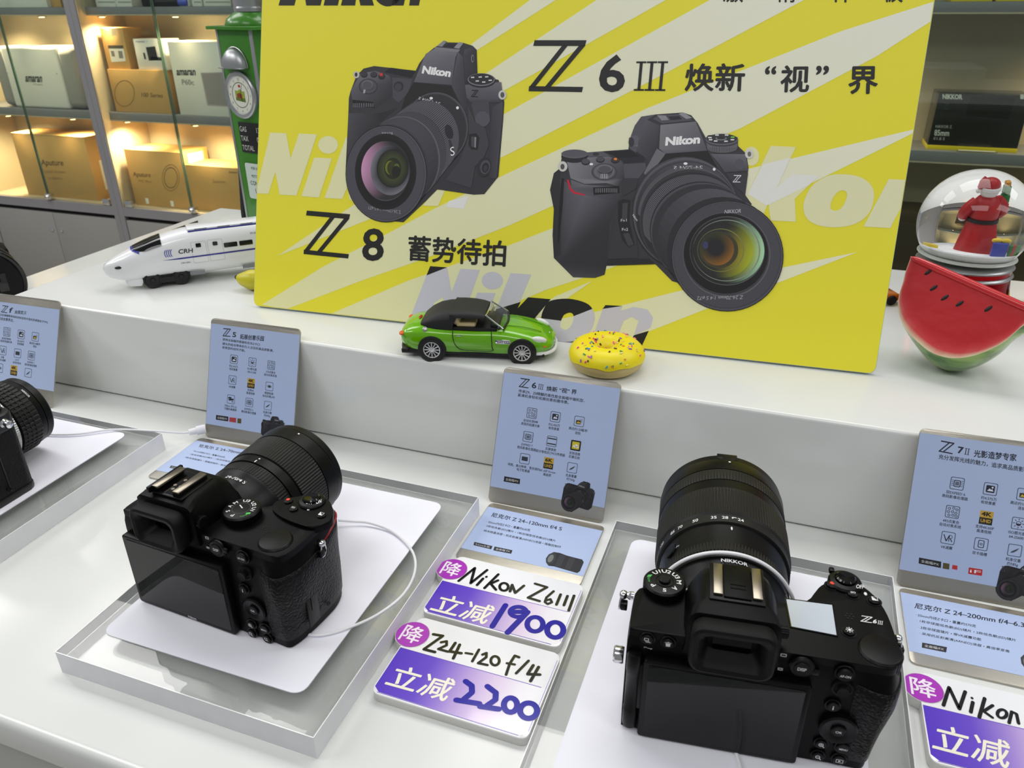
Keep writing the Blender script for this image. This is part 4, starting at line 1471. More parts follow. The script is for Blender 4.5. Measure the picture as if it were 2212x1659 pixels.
price_tag((.0565, -.2830), -.3, .1065, .0715, 'white and violet price tag reading 2200, nearest to the viewer', Z5M,
          [(9, [(540, 660), (612, 672), (470, 772), (552, 793)]), (8, [(598, 720), (640, 712), (640, 742), (578, 770), (650, 790)]), (9, [(705, 725), (662, 788), (750, 802)]), (9, [(738, 738), (690, 840)]), (7, [(782, 800), (832, 808)]), (8, [(882, 775), (832, 862)]), (8, [(908, 812), (938, 800), (936, 832), (876, 876), (945, 890)]), (8, el(1002, 858, 32, 34)), (8, [(1182, 832), (1150, 820), (1112, 880), (1085, 962)]), (7, [(1090, 876), (1150, 886)]), (8, [(1253, 858), (1160, 952)]), (9, [(1288, 892), (1246, 958), (1338, 962)]), (9, [(1328, 905), (1268, 1010)])],
          [(15, [(782, 1012), (828, 1045), (830, 1095), (770, 1145)]), (15, [(712, 1152), (885, 1180)]), (15, [(945, 1050), (1008, 1098), (1005, 1150), (940, 1195)]), (15, [(890, 1200), (1030, 1220)]), (15, el(1118, 1190, 50, 54)), (15, el(1253, 1232, 64, 58))],
          (385, 660), [(168, 1040), (628, 1168), (280, 882)], [(310, 765), (1385, 1070), (115, 1100), (1260, 1450)])
price_tag((.3888, -.2188), .8, .1045, .0705, 'white and violet price tag cut off by the right photo edge', (1880, 900, 2.187),
          [(9, [(345, 1365), (372, 1280)]), (9, [(372, 1280), (420, 1382)]), (9, [(420, 1382), (448, 1300)]), (9, [(474, 1397), (484, 1350)]), (7, [(480, 1330), (480, 1331)]), (9, [(514, 1422), (540, 1332)]), (8, [(578, 1365), (535, 1393), (576, 1422)]), (8, el(622, 1405, 22, 20)), (8, [(655, 1448), (668, 1395), (690, 1405), (700, 1450)])],
          None, (250, 1282), [(290, 1572), (655, 1668), (312, 1448)], [(250, 1362), (726, 1480), (270, 1590), (726, 1700)])

# ------------------------------------------------------------------ acrylic plinths, mats
clear('acrylic_clear', (254, 254, 254), .7, .03)
mat('acrylic_edge', (246, 246, 250), .35, trans=.22, ior=1.2, var=.05, vscale=90)
mat('edge_line', (236, 238, 238), .1)
m = mat('acrylic_solid', (252, 253, 252), .0, trans=1, ior=1.49)
BH = .0185


def plinth(x0, x1, y0, y1, label):
    t = thing('acrylic_plinth', label, 'plinth', T(x0, y0, .0003), 'clear acrylic plinths')
    w, d = x1 - x0, y1 - y0
    g = G().box(0, w, 0, d, 0, BH - .0003)
    g.mi = [0, 0, 1, 1, 1, 1]
    obj('acrylic_block', g, ['acrylic_solid', 'acrylic_edge'], t, 0)
    e = .0005
    for a, b, c_, f in ((0, w, -e * .2, e), (0, w, d - e, d + e * .2), (-e * .2, e, e, d - e), (w - e, w + e * .2, e, d - e)):
        obj('polished_edge', G().box(a, b, c_, f, BH - .0005, BH - .0001), 'edge_line', t, 0)  # pale strips paint the glossy highlight along the top edges
    return t


def sheet(x0, x1, y0, y1, label):
    t = thing('white_mat', label, 'mat', T(x0, y0, BH), 'white display mats')
    g = G().prism(rrect(0, 0, x1 - x0, y1 - y0, .008, 6), .0001, .0009, bev=.0002, seg=1)
    obj('mat_sheet', g, 'white_mat_sheet', t)


plinth(-.1526, .0475, -.3325, -.0745, 'clear acrylic plinth under the left camera with the big lens')
plinth(.1675, .377, -.333, -.068, 'clear acrylic plinth under the nearest camera')
plinth(-.497, -.294, -.335, -.0767, 'clear acrylic plinth at the far left edge')
sheet(-.137, .0235, -.309, -.0945, 'white rounded mat under the left camera with the big lens')
sheet(.1855, .352, -.312, -.087, 'white rounded mat under the nearest camera')
sheet(-.485, -.3245, -.305, -.0895, 'white rounded mat at the far left edge')
ZS = BH + .0009                 # top of the mats


# ------------------------------------------------------------------ white cables
def cable(pts, label, r=.00105, plug=None):
    t = thing('security_cable', label, 'cable', T(*pts[0]))
    o = Vector(pts[0])
    g = G().tube([p - o for p in catmull(pts, 8, False)], r, 10)
    obj('cord', g, 'white_plastic', t)
    if plug:
        a, b = Vector(plug[0]) - o, Vector(plug[1]) - o
        g = G().tube([a, a.lerp(b, .45), a.lerp(b, .46), b], [.0032, .0036, .0048, .0048], 14)
        obj('plug', g, 'white_plastic', t)
    return t


def cz(lst):
    return [tuple(onz(a, b, z)) for a, b, z in lst]


pl0, pl1 = onz(408, 934, .009), onz(444, 926, .009)
cable(cz([(60, 930, ZS + .003), (98, 938, ZS + .002), (165, 938, ZS + .002), (245, 928, ZS + .0021), (330, 931, ZS + .0005), (385, 935, .012)]) + [tuple(pl0)], 'thin white cable running from the far-left camera to a plug at the card', plug=(pl0, pl1))
cable(cz([(730, 1124, ZS + .006), (760, 1126, ZS + .004), (800, 1130, ZS + .003), (850, 1150, ZS + .0016), (890, 1190, ZS + .0013), (896, 1235, .0198), (870, 1285, .0198), (815, 1328, .0198), (750, 1357, ZS + .0012), (690, 1372, ZS + .0012), (640, 1366, ZS + .0012)]), 'white cable looping out to the right of the left camera')
cable(cz([(1586, 1610, ZS + .0012), (1592, 1632, ZS + .0012), (1600, 1660, ZS + .0012), (1606, 1700, ZS + .0012), (1608, 1745, ZS + .0012)]), 'short white cable on the mat in front of the nearest camera screen')
# ------------------------------------------------------------------ cameras (written in millimetres, origin at the rear bottom left corner)
MM = .001
leather('grip_leather', (9, 9, 10), .42, 620, .8)
mat('camera_black', (4, 4, 5), .42, spec=.12, bump=.18, bscale=1800, bdist=.00012)
mat('lens_black', (6, 6, 7), .34, spec=.18, bump=.1, bscale=2200, bdist=.0001)
mat('ring_rubber', (22, 22, 21), .45, spec=.3)
mat('screen_glass', (4, 5, 7), .04, spec=.32)
mat('screen_frame', (6, 6, 7), .4, spec=.2)
mat('top_lcd_glare', (196, 204, 214), .08, coat=.5)  # pale tone paints in the ceiling light mirrored by the display
mat('red_accent', (150, 20, 34), .4)
mat('red_button', (214, 62, 34), .4)
mat('satin_metal', (150, 142, 128), .3, 1)
mat('white_paint', (236, 236, 236), .5)
mat('green_paint', (70, 176, 74), .5)
mat('eyepiece_glass', (3, 3, 4), .1, spec=.08)
mat('clear_lens', (10, 10, 14), .03, coat=.5)
ink_mat('camera_ink', .5)
WHT, GRN = (226, 226, 228), (74, 184, 80)


class Cam:
    def __init__(s, name, label, M, group=None):
        s.M = M
        s.Mi = M.inverted()
        s.t = thing(name, label, 'camera', M, group)

    def top(s, px, py, z):
        """photo point on the camera's own horizontal plane at height z (mm)"""
        p = s.Mi @ onz(px, py, s.M.translation.z + z * MM)
        return (p.x / MM, p.y / MM)

    def rear(s, px, py, y=0):
        n = s.M.to_3x3() @ Vector((0, 1, 0))
        o = s.M @ Vector((0, y * MM, 0))
        d = ray(px, py)
        q = s.Mi @ (CAM + d * ((o - CAM).dot(n) / d.dot(n)))
        return (q.x / MM, q.z / MM)

    def part(s, name, g, m, parent=None, smooth=35, kind=None):
        return obj(name, g, m, parent or s.t, smooth, kind)


def N():
    return G(MM)


REAR = lambda x, y, z: T(x, y, z) @ RX(90)            # a face that looks backwards (-y)
FRONT = lambda x, y, z: T(x, y, z) @ RX(-90)          # z of the shape runs forwards (+y)


def body_outline(W, g, b, inset, r, e=0):
    """horizontal section: W right end, g grip depth, b thumb-rest bulge"""
    k = W - 139
    p = [(r + inset, inset), (30, inset), (60, inset), (88 + k, inset), (108 + k, inset), (120 + k, inset), (128 + k, -.4 - b * .7 + inset), (135 + k + e * .6, -b * .8 + inset), (139.5 + k - inset + e, 5), (141.5 + k - inset + e, 16), (141.5 + k - inset + e * .6, 32), (140 + k - inset + e * .2, 46), (135 + k - inset, g - 6), (127 + k, g - inset), (116 + k, g - inset), (106.5 + k + inset, g - 7), (101 + k + inset, 50), (96 + k, 42 - inset), (82, 40 - inset), (56, 41 - inset), (28, 39 - inset), (8, 37 - inset), (1.5 + inset, 32), (inset, 20), (inset, r + inset)]
    q = [Vector((a, c, 0)) for a, c in p]
    return catmull(q, 3)


def eyecup(c, x0, x1, z0, z1, ydeep):
    def rr(i, y, r):
        return [(a, y, b) for a, b in rrect(x0 + i, z0 + i, x1 - i, z1 - i, r, 5)]
    h = z1 - z0
    g = N().loft([rr(3, 1, 5), rr(1, -3, 6), rr(0, ydeep + 3, 7), rr(.6, ydeep + .8, 7), rr(2, ydeep, 6), rr(4.5, ydeep + .6, 5.5), rr(7, ydeep + 3.5, 4), rr(9, -3, 3), rr(9.4, -2.6, 3)], True)
    e = c.part('eyecup', g, 'black_rubber')
    x2, x3, z2, z3 = x0 + 12, x1 - 12, z0 + 9.6, z1 - 9.6
    g = N().prism(rrect(x2, z2, x3, z3, 1.5, 3), 0, .5, M=T(0, -2.7, 0) @ RX(90))
    c.part('eyepiece_window', g, 'eyepiece_glass', e)
    return e


def round_button(c, x, z, r, mark=None, y=-.8, h=1.6, size=None, name='button', sx=.8, ring=True):
    g = N()
    if ring:
        g.lathe([(r + 1.3, 0), (r + 1.1, .5), (r + .3, .5), (r + .2, .1)], 28, M=REAR(x, y, z))
    g.lathe([(r, -.2), (r, h - .4), (r - .4, h), (0, h)], 28, M=REAR(x, y, z))
    b = c.part(name, g, 'black_plastic')
    if mark:
        q = N().text(mark, size or r * .85, x, 0, WHT, 0, 'c', bold=.015, sx=sx, M=T(0, y - h - .05, z - (size or r * .85) * .36) @ RX(90))
        c.part('button_mark', q, 'camera_ink', b, smooth=0)
    return b


def mark_quads(c, b, quads, y):
    """small pictogram on a rear button: list of polygons in (x, z)"""
    g = N()
    for q in quads:
        g.poly(q, WHT, 0, M=T(0, y, 0) @ RX(90))
    c.part('button_mark', g, 'camera_ink', b, smooth=0)


def frame_q(x0, z0, x1, z1, w):
    return [[(x0, z0), (x1, z0), (x1, z0 + w), (x0, z0 + w)], [(x0, z1 - w), (x1, z1 - w), (x1, z1), (x0, z1)], [(x0, z0), (x0 + w, z0), (x0 + w, z1), (x0, z1)], [(x1 - w, z0), (x1, z0), (x1, z1), (x1 - w, z1)]]


def dial(c, x, y, z0, z1, r, name, knurl=40, dome=.6):
    g = N().lathe([(r - 1.2, z0), (r, z0 + 1), (r, z0 + 1.2), (r, z1 - 1.4), (r, z1 - 1.2), (r - .9, z1 - .2), (r - 1.6, z1), (0, z1)], knurl * 4, M=T(x, y, 0), ribs=(2, 3, .55, 4, 2))
    return c.part(name, g, 'black_plastic', smooth=25)


def top_button(c, x, y, z, r, m='black_plastic', mark=None, name='button', h=1.8, size=None):
    g = N().lathe([(r + 1.2, z - 1.5), (r + 1.2, z + .3), (r + .2, z + .3), (r, z), (r, z + h - .5), (r - .6, z + h), (0, z + h + .2)], 28, M=T(x, y, 0))
    b = c.part(name, g, m)
    if mark:
        q = N().text(mark, size or r * .8, x, y - r * .3, WHT, z + h + .35, 'c', bold=.012, sx=.85)
        c.part('button_mark', q, 'camera_ink', b, smooth=0)
    return b


def strap_lug(c, x, y, z, s):
    """eyelet on the body side with a triangular ring and a black tab"""
    g = N().lathe([(2.6, 0), (2.6, 2.4), (1.8, 3.6), (1.6, 5)], 16, M=T(x, y, z) @ RY(90 * s))
    g.ball((x + s * 6, y, z), (2.6, 3, 2.6))
    l = c.part('strap_lug', g, 'chrome')
    r = [(x + s * 6, y, z + 2.2), (x + s * 7.4, y - 2.5, z - 1), (x + s * 8, y - 4.5, z - 7), (x + s * 7.6, y - 1, z - 8.5), (x + s * 7, y + 2, z - 6), (x + s * 6.3, y + 2, z)]
    g = N().tube(catmull(r, 5), .65, 8, closed=True)
    c.part('ring', g, 'chrome', l)
    g = N().box(x + s * 5.2 - 2, x + s * 5.2 + 4 * (s > 0) + 2 * (s < 0), y - 5.5, y - 1, z - 7.5, z - 2.5, .6)
    c.part('ring_tab', g, 'black_plastic', l)


def make_lens(c, cx, cz, segs, caps, label):
    """segs: (name, profile [(r, y)...], material, ribs) about an axis running forwards"""
    g = N().lathe(segs[0][1], 96, M=FRONT(cx, 0, cz))
    l = c.part('lens', g, 'lens_black')
    l['label'] = label
    for name, prof, m, ribs, n in segs[1:]:
        g = N().lathe(prof, n, M=FRONT(cx, 0, cz), ribs=ribs)
        c.part(name, g, m, l, smooth=28)
    return l


def lens_text(c, l, cx, cz, rows):
    g = N()
    for st, size, r, ang, y, col in rows:
        f0 = bend_y(r + .15, 90 - ang)
        f = lambda p, f0=f0, y=y: tuple(Vector(f0((p[0], p[1] + y, p[2]))) + Vector((cx, 0, cz)))
        g.text(st, size, 0, 0, col, 0, 'c', bold=.015, fn=f)
    return c.part('lens_markings', g, 'camera_ink', l, smooth=0, kind='stuff')


def lens_dot(c, l, cx, cz, rows):
    g = N()
    for r, ang, y, w, h in rows:
        f0 = bend_y(r + .2, 90 - ang)
        pts = ellipse(0, y, w, h, 16)
        g.add([tuple(Vector(f0((a, b, 0))) + Vector((cx, 0, cz))) for a, b in pts], [tuple(range(16))], 0, None, rgb(WHT))
    c.part('index_mark', g, 'camera_ink', l, smooth=0, kind='stuff')


def build_body(c, W, hc, eyex, screen, hinge):
    """shared body: W width, hc centre of the viewfinder hump"""
    k = W - 139
    R = [(0, 1.4, 62, 0, 2, -3.5), (1.2, .2, 64, 0, 3, -3.2), (14, 0, 65, .5, 3, -2.5), (30, 0, 66, 2, 3, -.5), (44, 0, 66, 5, 3, 2), (54, 0, 67, 6.5, 3, 3.4), (62, 0, 68, 5, 3, 2.6), (68, .2, 68, 2, 3, .8), (72, .8, 67, 0, 3, 0)]
    g = N().loft([[(p.x, p.y, z) for p in body_outline(W, gg, b, i, r, e)] for z, i, gg, b, r, e in R])
    c.part('body', g, 'camera_black')
    # leather cover round the grip and the thumb rest
    secs = []
    for z in (7, 7.4, 16, 28, 40, 50, 58, 63, 63.4):
        t = [q for q in R]
        for a, b2 in zip(R, R[1:]):
            if a[0] <= z <= b2[0]:
                u = (z - a[0]) / (b2[0] - a[0])
                v = [a[i] + u * (b2[i] - a[i]) for i in range(6)]
        o = body_outline(W, v[2], v[3], v[1], v[4], v[5])
        off = .15 if z in (7, 63.4) else .7
        n = len(o)
        i0 = 13 if z > 20 else 14
        run = list(range(15, 50))
        s2 = []
        for i in run:
            d = (o[(i + 1) % n] - o[i - 1]).normalized()
            q = o[i] + Vector((d.y, -d.x, 0)) * off
            s2.append((q.x, q.y, z))
        secs.append(s2)
    g = N().loft(secs, False, closed=False)
    c.part('grip_cover', g, 'grip_leather', smooth=60)
    # top plate
    o = [(p.x, p.y) for p in body_outline(W, 66, 0, .8, 3)]
    g = N().prism(o, 70, 77, bev=2.6, seg=4, bevel_bottom=False)
    c.part('top_plate', g, 'camera_black')
    # viewfinder hump
    def sec(y, w0, w1, zt, z0=68):
        return [(hc - w0, y, z0), (hc + w0, y, z0), (hc + w0 - 1, y, z0 + 6), (hc + (w0 + w1) / 2 + .8, y, (z0 + zt) / 2 + 3), (hc + w1 + 1.5, y, zt - 3), (hc + w1 - 1, y, zt - .6), (hc + w1 - 3, y, zt), (hc - w1 + 3, y, zt), (hc - w1 + 1, y, zt - .6), (hc - w1 - 1.5, y, zt - 3), (hc - (w0 + w1) / 2 - .8, y, (z0 + zt) / 2 + 3), (hc - w0 + 1, y, z0 + 6)]
    g = N().loft([sec(-2, 23, 20, 95), sec(-1, 25, 21.5, 97), sec(6, 26, 20, 98.6), sec(10, 27, 18, 99), sec(28, 27, 18, 99), sec(36, 27, 17, 97), sec(41, 26, 15.5, 92), sec(44, 24, 13.5, 87)])
    c.part('viewfinder_housing', g, 'camera_black', smooth=28)
    eyecup(c, *eyex)
    # rear monitor
    x0, x1, z0, z1 = screen
    g = N().prism(rrect(x0, z0, x1, z1, 2, 3), 0, 5.5, bev=.7, seg=2, M=T(0, .3, 0) @ RX(90))
    m = c.part('monitor', g, 'screen_frame')
    g = N().prism(rrect(x0 + 3, z0 + 3.2, x1 - 3, z1 - 3, .8, 3), 0, .25, M=T(0, -5.2, 0) @ RX(90))
    c.part('screen_glass', g, 'screen_glass', m)
    # red edge below the shutter on the grip front
    run = body_outline(W, 68, 0, 0, 3)
    pts = [(run[i].x, run[i].y + .5, 66 - abs(i - 37) * .35) for i in range(31, 44)]
    g = N().tube(pts, .9, 8)
    c.part('red_accent', g, 'red_accent')


# ---- camera on the right, nearest to the viewer -------------------------------------------
o6 = onz(1340, 1570, ZS)
M6 = T(o6.x, o6.y, ZS + .0002) @ RZ(7)
C6C = Cam('mirrorless_camera', 'nearest black camera, back to the viewer, zoom lens with white focal-length numbers', M6)
c = C6C


def z6(x, y):
    return (1300 + x / 2.373, 960 + y / 2.373)


build_body(c, 139, 55, (32.5, 76.5, 66, 97, -13), (10, 98, 1.5, 61), True)
# hinge of the folding screen
g = N().lathe([(0, 6), (4, 6), (4.4, 7), (4.4, 20), (4.1, 20.5), (4.1, 48), (4.4, 48.5), (4.4, 60), (3.6, 62), (0, 62.5)], 24, M=T(5, -1.2, 0))
c.part('screen_hinge', g, 'black_plastic')
g = N().box(8, 11, -4, 0, 22, 56, .5)
c.part('hinge_arm', g, 'screen_frame')
# left rear edge: chrome socket knob
g = N().lathe([(0, 0), (4.6, 0), (5, .8), (5, 5), (4.2, 6), (0, 6)], 20, M=T(-1.5, 10, 47) @ RY(-90))
c.part('side_knob', g, 'chrome')
# hot shoe with cover
g = N().box(41, 70, 8, 38, 98.4, 99.8, .5)
hs = c.part('hot_shoe', g, 'black_plastic')
for a, b in ((43, 48), (63.5, 68.5)):
    g = N().box(a, b, 11, 36, 99.8, 101.4, .4)
    c.part('rail', g, 'satin_metal', hs)
g = N().box(48.4, 63, 10, 37, 99.6, 100.9, .5)
for yy in (17, 20):
    g.box(52, 60, yy, yy + .6, 100.8, 101.2)
c.part('shoe_cover', g, 'camera_black', hs)
# mode dial
mx, my = 17.5, 36.7
md = dial(c, mx, my, 73, 83, 12.2, 'mode_dial', 44)
g = N().lathe([(5.6, 82.9), (5.6, 83.4), (5, 83.4), (4.6, 82.9)], 28, M=T(mx, my, 0))
g.lathe([(3.4, 82.8), (3.4, 84.4), (2.8, 85), (0, 85)], 24, M=T(mx, my, 0))
c.part('dial_lock', g, 'black_plastic', md)
g = N()
for st, an in (('U1', 128), ('U2', 86), ('U3', 42), ('M', 2), ('A', -42), ('S', -88), ('P', -140)):
    arc_text(g, st, 3.9, 6.9, an + 0, WHT, 83.15, (mx, my), .02)
g.poly([(mx + a, my + b) for a, b in ((-10.4, .8), (-8.2, 1.6), (-7.3, 3.6), (-9.6, 3))], GRN, 83.15)
arc_text(g, 'AUTO', 1.7, 8.6, 184, GRN, 83.15, (mx, my), .01)
c.part('dial_marks', g, 'camera_ink', md, smooth=0, kind='stuff')
g = N().ball((31.2, 37, 78.6), (1.3, 1.3, .5))
c.part('index_dot', g, 'white_paint')
# rear command dial
rd = dial(c, 131.2, 12.2, 66, 78.5, 11.2, 'rear_dial', 34)
# top display and its surround
q = [c.top(*z6(*p), 77.2) for p in ((945, 795), (1180, 825), (1203, 980), (972, 935))]
g = N()
g.add([(a, b, 77.5) for a, b in q] + [(a, b, 76.8) for a, b in q], [(3, 2, 1, 0), (0, 1, 5, 4), (1, 2, 6, 5), (2, 3, 7, 6), (3, 0, 4, 7)])
td = c.part('top_display', g, 'top_lcd_glare', smooth=0)
qc = (sum(p[0] for p in q) / 4, sum(p[1] for p in q) / 4)
q2 = [(qc[0] + (a - qc[0]) * 1.07, qc[1] + (b - qc[1]) * 1.07) for a, b in q]
g = N().ring(q2, q, (10, 10, 11), 77.56)
c.part('display_frame', g, 'black_gloss', td, 0)
# top markings
g = N()
zlogo(g, *[c.top(*z6(*p), 77.2) for p in ((1332, 878), (1388, 886), (1326, 908))], WHT, 77.35)
g.fit('6', *[c.top(*z6(*p), 77.2) for p in ((1388, 917), (1408, 919), (1392, 897))], WHT, 77.35, .03)
roman(g, 3, *[c.top(*z6(*p), 77.2) for p in ((1412, 921), (1440, 926), (1415, 903))], WHT, 77.35)
c.part('model_mark', g, 'camera_ink', smooth=0)
g = N()
for k in range(7):
    t = math.radians(60 * k)
    a = c.top(*z6(1270, 880), 77.2)
    rr_ = 0 if k == 6 else 2.1
    g.lathe([(.55, 77.1), (.55, 77.25), (0, 77.25)], 10, M=T(a[0] + rr_ * math.cos(t), a[1] + rr_ * math.sin(t), 0))
c.part('speaker_holes', g, 'shadow_gap', smooth=0, kind='stuff')
a = c.top(*z6(1268, 958), 78)
b = top_button(c, a[0], a[1], 77, 2.9)
g = N()
for k in range(8):
    t = math.radians(45 * k)
    g.poly([(a[0] + u * math.cos(t) - v * math.sin(t), a[1] + u * math.sin(t) + v * math.cos(t)) for u, v in ((1.1, -.2), (2, -.2), (2, .2), (1.1, .2))], WHT, 79.15)
g.poly(ellipse(a[0], a[1], .8, .8, 14), WHT, 79.15)
c.part('button_mark', g, 'camera_ink', b, smooth=0)
a = c.top(*z6(1180, 715), 78.5)
b = top_button(c, a[0], a[1], 77, 3)
g = N().lathe([(1.3, 79), (1.3, 79.3), (0, 79.4)], 18, M=T(a[0], a[1], 0))
c.part('record_dot', g, 'red_button', b)
a = c.top(*z6(1287, 762), 78.5)
top_button(c, a[0], a[1], 77, 2.9, mark='ISO', size=2.2)
a = c.top(*z6(1398, 795), 78.5)
b = top_button(c, a[0], a[1], 77, 3)
mk = N()
mk.poly([(a[0] - 1.6, a[1] - 1.6), (a[0] + 1.6, a[1] - 1.6), (a[0] + 1.6, a[1] + 1.6), (a[0] - 1.6, a[1] + 1.6)], WHT, 79.2)
mk.poly([(a[0] - 1.3, a[1] + 1.4), (a[0] + 1.3, a[1] - 1.3), (a[0] + 1.3, a[1] + 1.4)], 40, 79.25)
c.part('button_mark', mk, 'camera_ink', b, smooth=0)
# shutter button with power collar on the sloping grip top
sx, sy = c.top(*z6(1250, 690), 80)
g = N().lathe([(9.5, 75.5), (9.5, 78), (8.6, 79.2), (6.2, 79.8), (5.9, 79)], 36, M=T(sx, sy, 0))
g.box(sx - 8, sx - 5, sy + 6, sy + 10, 77, 80, .8)
pc = c.part('power_collar', g, 'black_plastic')
g = N().lathe([(5.6, 78.5), (5.6, 81), (4.8, 81.9), (0, 81.6)], 32, M=T(sx, sy, 0))
c.part('shutter_button', g, 'black_gloss', pc)
g = N().fit('OFF', *[c.top(*z6(*p), 79.6) for p in ((1302, 738), (1342, 742), (1306, 718))], WHT, 79.75, .015)
c.part('power_marks', g, 'camera_ink', pc, smooth=0)
a = c.top(*z6(1352, 764), 77.6)
g = N().ball((a[0], a[1], 77.3), (.9, 1.4, .5))
c.part('index_dot', g, 'white_paint')
# back controls
def r6(x, y, d=0):
    return c.rear(*z6(x, y), d)


a = r6(1033, 1108, -1)
a = (a[0], min(a[1], 70))
g = N().lathe([(6.6, 0), (6.6, 1), (5.8, 1.8), (4.6, 1.8)], 32, M=REAR(a[0], 0, a[1])).box(a[0] + 5, a[0] + 9, -2, 0, a[1] - 3.4, a[1] + .2, .6)
c.part('selector_collar', g, 'black_plastic')
round_button(c, a[0], a[1], 4.2, 'DISP', 0, 2.4, 3, sx=.78, ring=False)
g = N()
for q in frame_q(a[0] - 11.5, a[1] + 4.6, a[0] - 8.3, a[1] + 6.8, .55) + frame_q(a[0] - 11.5, a[1] - 5.4, a[0] - 8.8, a[1] - 3.4, .7):
    g.poly(q, (190, 190, 192), 0, M=T(0, -.15, 0) @ RX(90))
c.part('selector_marks', g, 'camera_ink', smooth=0, kind='stuff')
a = r6(1257, 1138, -1)
round_button(c, a[0], min(a[1], 70), 4, 'AF-ON', -.2, 2.4, 2.1, sx=.85)
a = r6(1235, 1262, -2)
g = N().lathe([(5.6, 0), (5.4, 1.2), (4.4, 1.4), (3.6, .6)], 30, M=REAR(a[0], 0, a[1])).lathe([(2.2, 0), (2.2, 2), (3.4, 3), (3.2, 4), (1, 3.7), (0, 3.7)], 30, M=REAR(a[0], 0, a[1]))
c.part('joystick', g, 'black_rubber')
a = r6(1185, 1342, -1.5)
round_button(c, a[0], a[1], 3.1, 'i', -.8, 1.8, 4.2, sx=1.1)
a = r6(1212, 1460, -2)
g = N().lathe([(10, -1), (10, 3), (9, 3.8), (5, 3.2), (4.2, 2.8)], 44, M=REAR(a[0], 0, a[1]))
ms = c.part('multi_selector', g, 'black_plastic')
g = N().lathe([(3.8, .6), (3.8, 3.6), (3.2, 4.1), (0, 4.1)], 30, M=REAR(a[0], 0, a[1]))
okb = c.part('ok_button', g, 'black_plastic', ms)
g = N().text('OK', 2.3, a[0], 0, WHT, 0, 'c', bold=.01, M=T(0, -4.2, a[1] - .8) @ RX(90))
c.part('button_mark', g, 'camera_ink', ms, smooth=0)
for px, py, mk in ((1125, 1535, '+'), (1108, 1597, '-')):
    a = r6(px, py, -1.5)
    b = round_button(c, a[0], max(a[1], 4.5), 3, None, -.8, 1.7)
    z_ = max(a[1], 4.5)
    g = N()
    g.ring(ellipse(a[0] - .3, z_ + .3, 1.3, 1.3, 20), ellipse(a[0] - .3, z_ + .3, .95, .95, 20), WHT, 0)
    g.poly([(a[0] + .4, z_ - .6), (a[0] + .75, z_ - .3), (a[0] + 1.7, z_ - 1.4), (a[0] + 1.35, z_ - 1.7)], WHT, 0)
    g.poly([(a[0] - 1, z_ + .15), (a[0] + .4, z_ + .15), (a[0] + .4, z_ + .45), (a[0] - 1, z_ + .45)], WHT, 0)
    if mk == '+':
        g.poly([(a[0] - .45, z_ - .4), (a[0] - .15, z_ - .4), (a[0] - .15, z_ + 1), (a[0] - .45, z_ + 1)], WHT, 0)
    g.v = [Vector((v.x, -.0026, v.y)) for v in g.v]
    c.part('button_mark', g, 'camera_ink', b, smooth=0)
a = r6(1237, 1558, -1.5)
round_button(c, a[0], a[1], 3.6, 'MENU', -.8, 1.6, 1.9, sx=.85)
a = r6(1217, 1617, -1.5)
zz = max(a[1], 4.8)
b = round_button(c, a[0], zz, 3.3, None, -.8, 1.6)
mark_quads(c, b, frame_q(a[0] - 1.9, zz - 1.3, a[0] + 1.9, zz + 1.3, .3) + [[(a[0] - .6, zz - .75), (a[0] + .8, zz), (a[0] - .6, zz + .75)]], -2.48)
a = r6(230, 943, -1)
zz = min(a[1], 72)
b = round_button(c, a[0] + 1, zz, 3.2, None, .5, 1.6)
mark_quads(c, b, frame_q(a[0] - .8, zz - .3, a[0] + 1.7, zz + 1.5, .3) + [[(a[0] - .3, zz - .9), (a[0] + 2.3, zz - .9), (a[0] + 2.3, zz - .6), (a[0] - .3, zz - .6)], [(a[0] + .2, zz - 1.5), (a[0] + 2.9, zz - 1.5), (a[0] + 2.9, zz - 1.2), (a[0] + .2, zz - 1.2)]], -1.2)
a = r6(340, 968, -1)
zz = min(a[1], 71.5)
b = round_button(c, a[0] + .6, zz, 3.2, None, .5, 1.6)
ax = a[0] + .6
mark_quads(c, b, [[(ax - 1.1, zz - 1.6), (ax + 1.1, zz - 1.6), (ax + 1.3, zz + .6), (ax - 1.3, zz + .6)], [(ax - 1.7, zz + .9), (ax + 1.7, zz + .9), (ax + 1.7, zz + 1.2), (ax - 1.7, zz + 1.2)], [(ax - .5, zz + 1.3), (ax + .5, zz + 1.3), (ax + .5, zz + 1.7), (ax - .5, zz + 1.7)]], -1.2)
g = N()
for q in frame_q(9.4, 64.6, 11, 66, .4) + [[(11, 65.1), (14, 65.1), (14, 65.5), (11, 65.5)], [(13, 64.3), (13.4, 64.3), (13.4, 65.2), (13, 65.2)]]:
    g.poly(q, (200, 200, 202), 0, M=T(0, -.1, 0) @ RX(90))
c.part('key_mark', g, 'camera_ink', smooth=0, kind='stuff')
# dioptre knob on the right of the hump
g = N().lathe([(3.4, 0), (3.4, 3.4), (2.6, 4)], 64, M=T(79, 6, 86) @ RY(90), ribs=(0, 1, .35, 4, 2))
c.part('dioptre_knob', g, 'black_plastic')
strap_lug(c, .5, 39, 66, -1)
strap_lug(c, 140.5, 36, 66, 1)
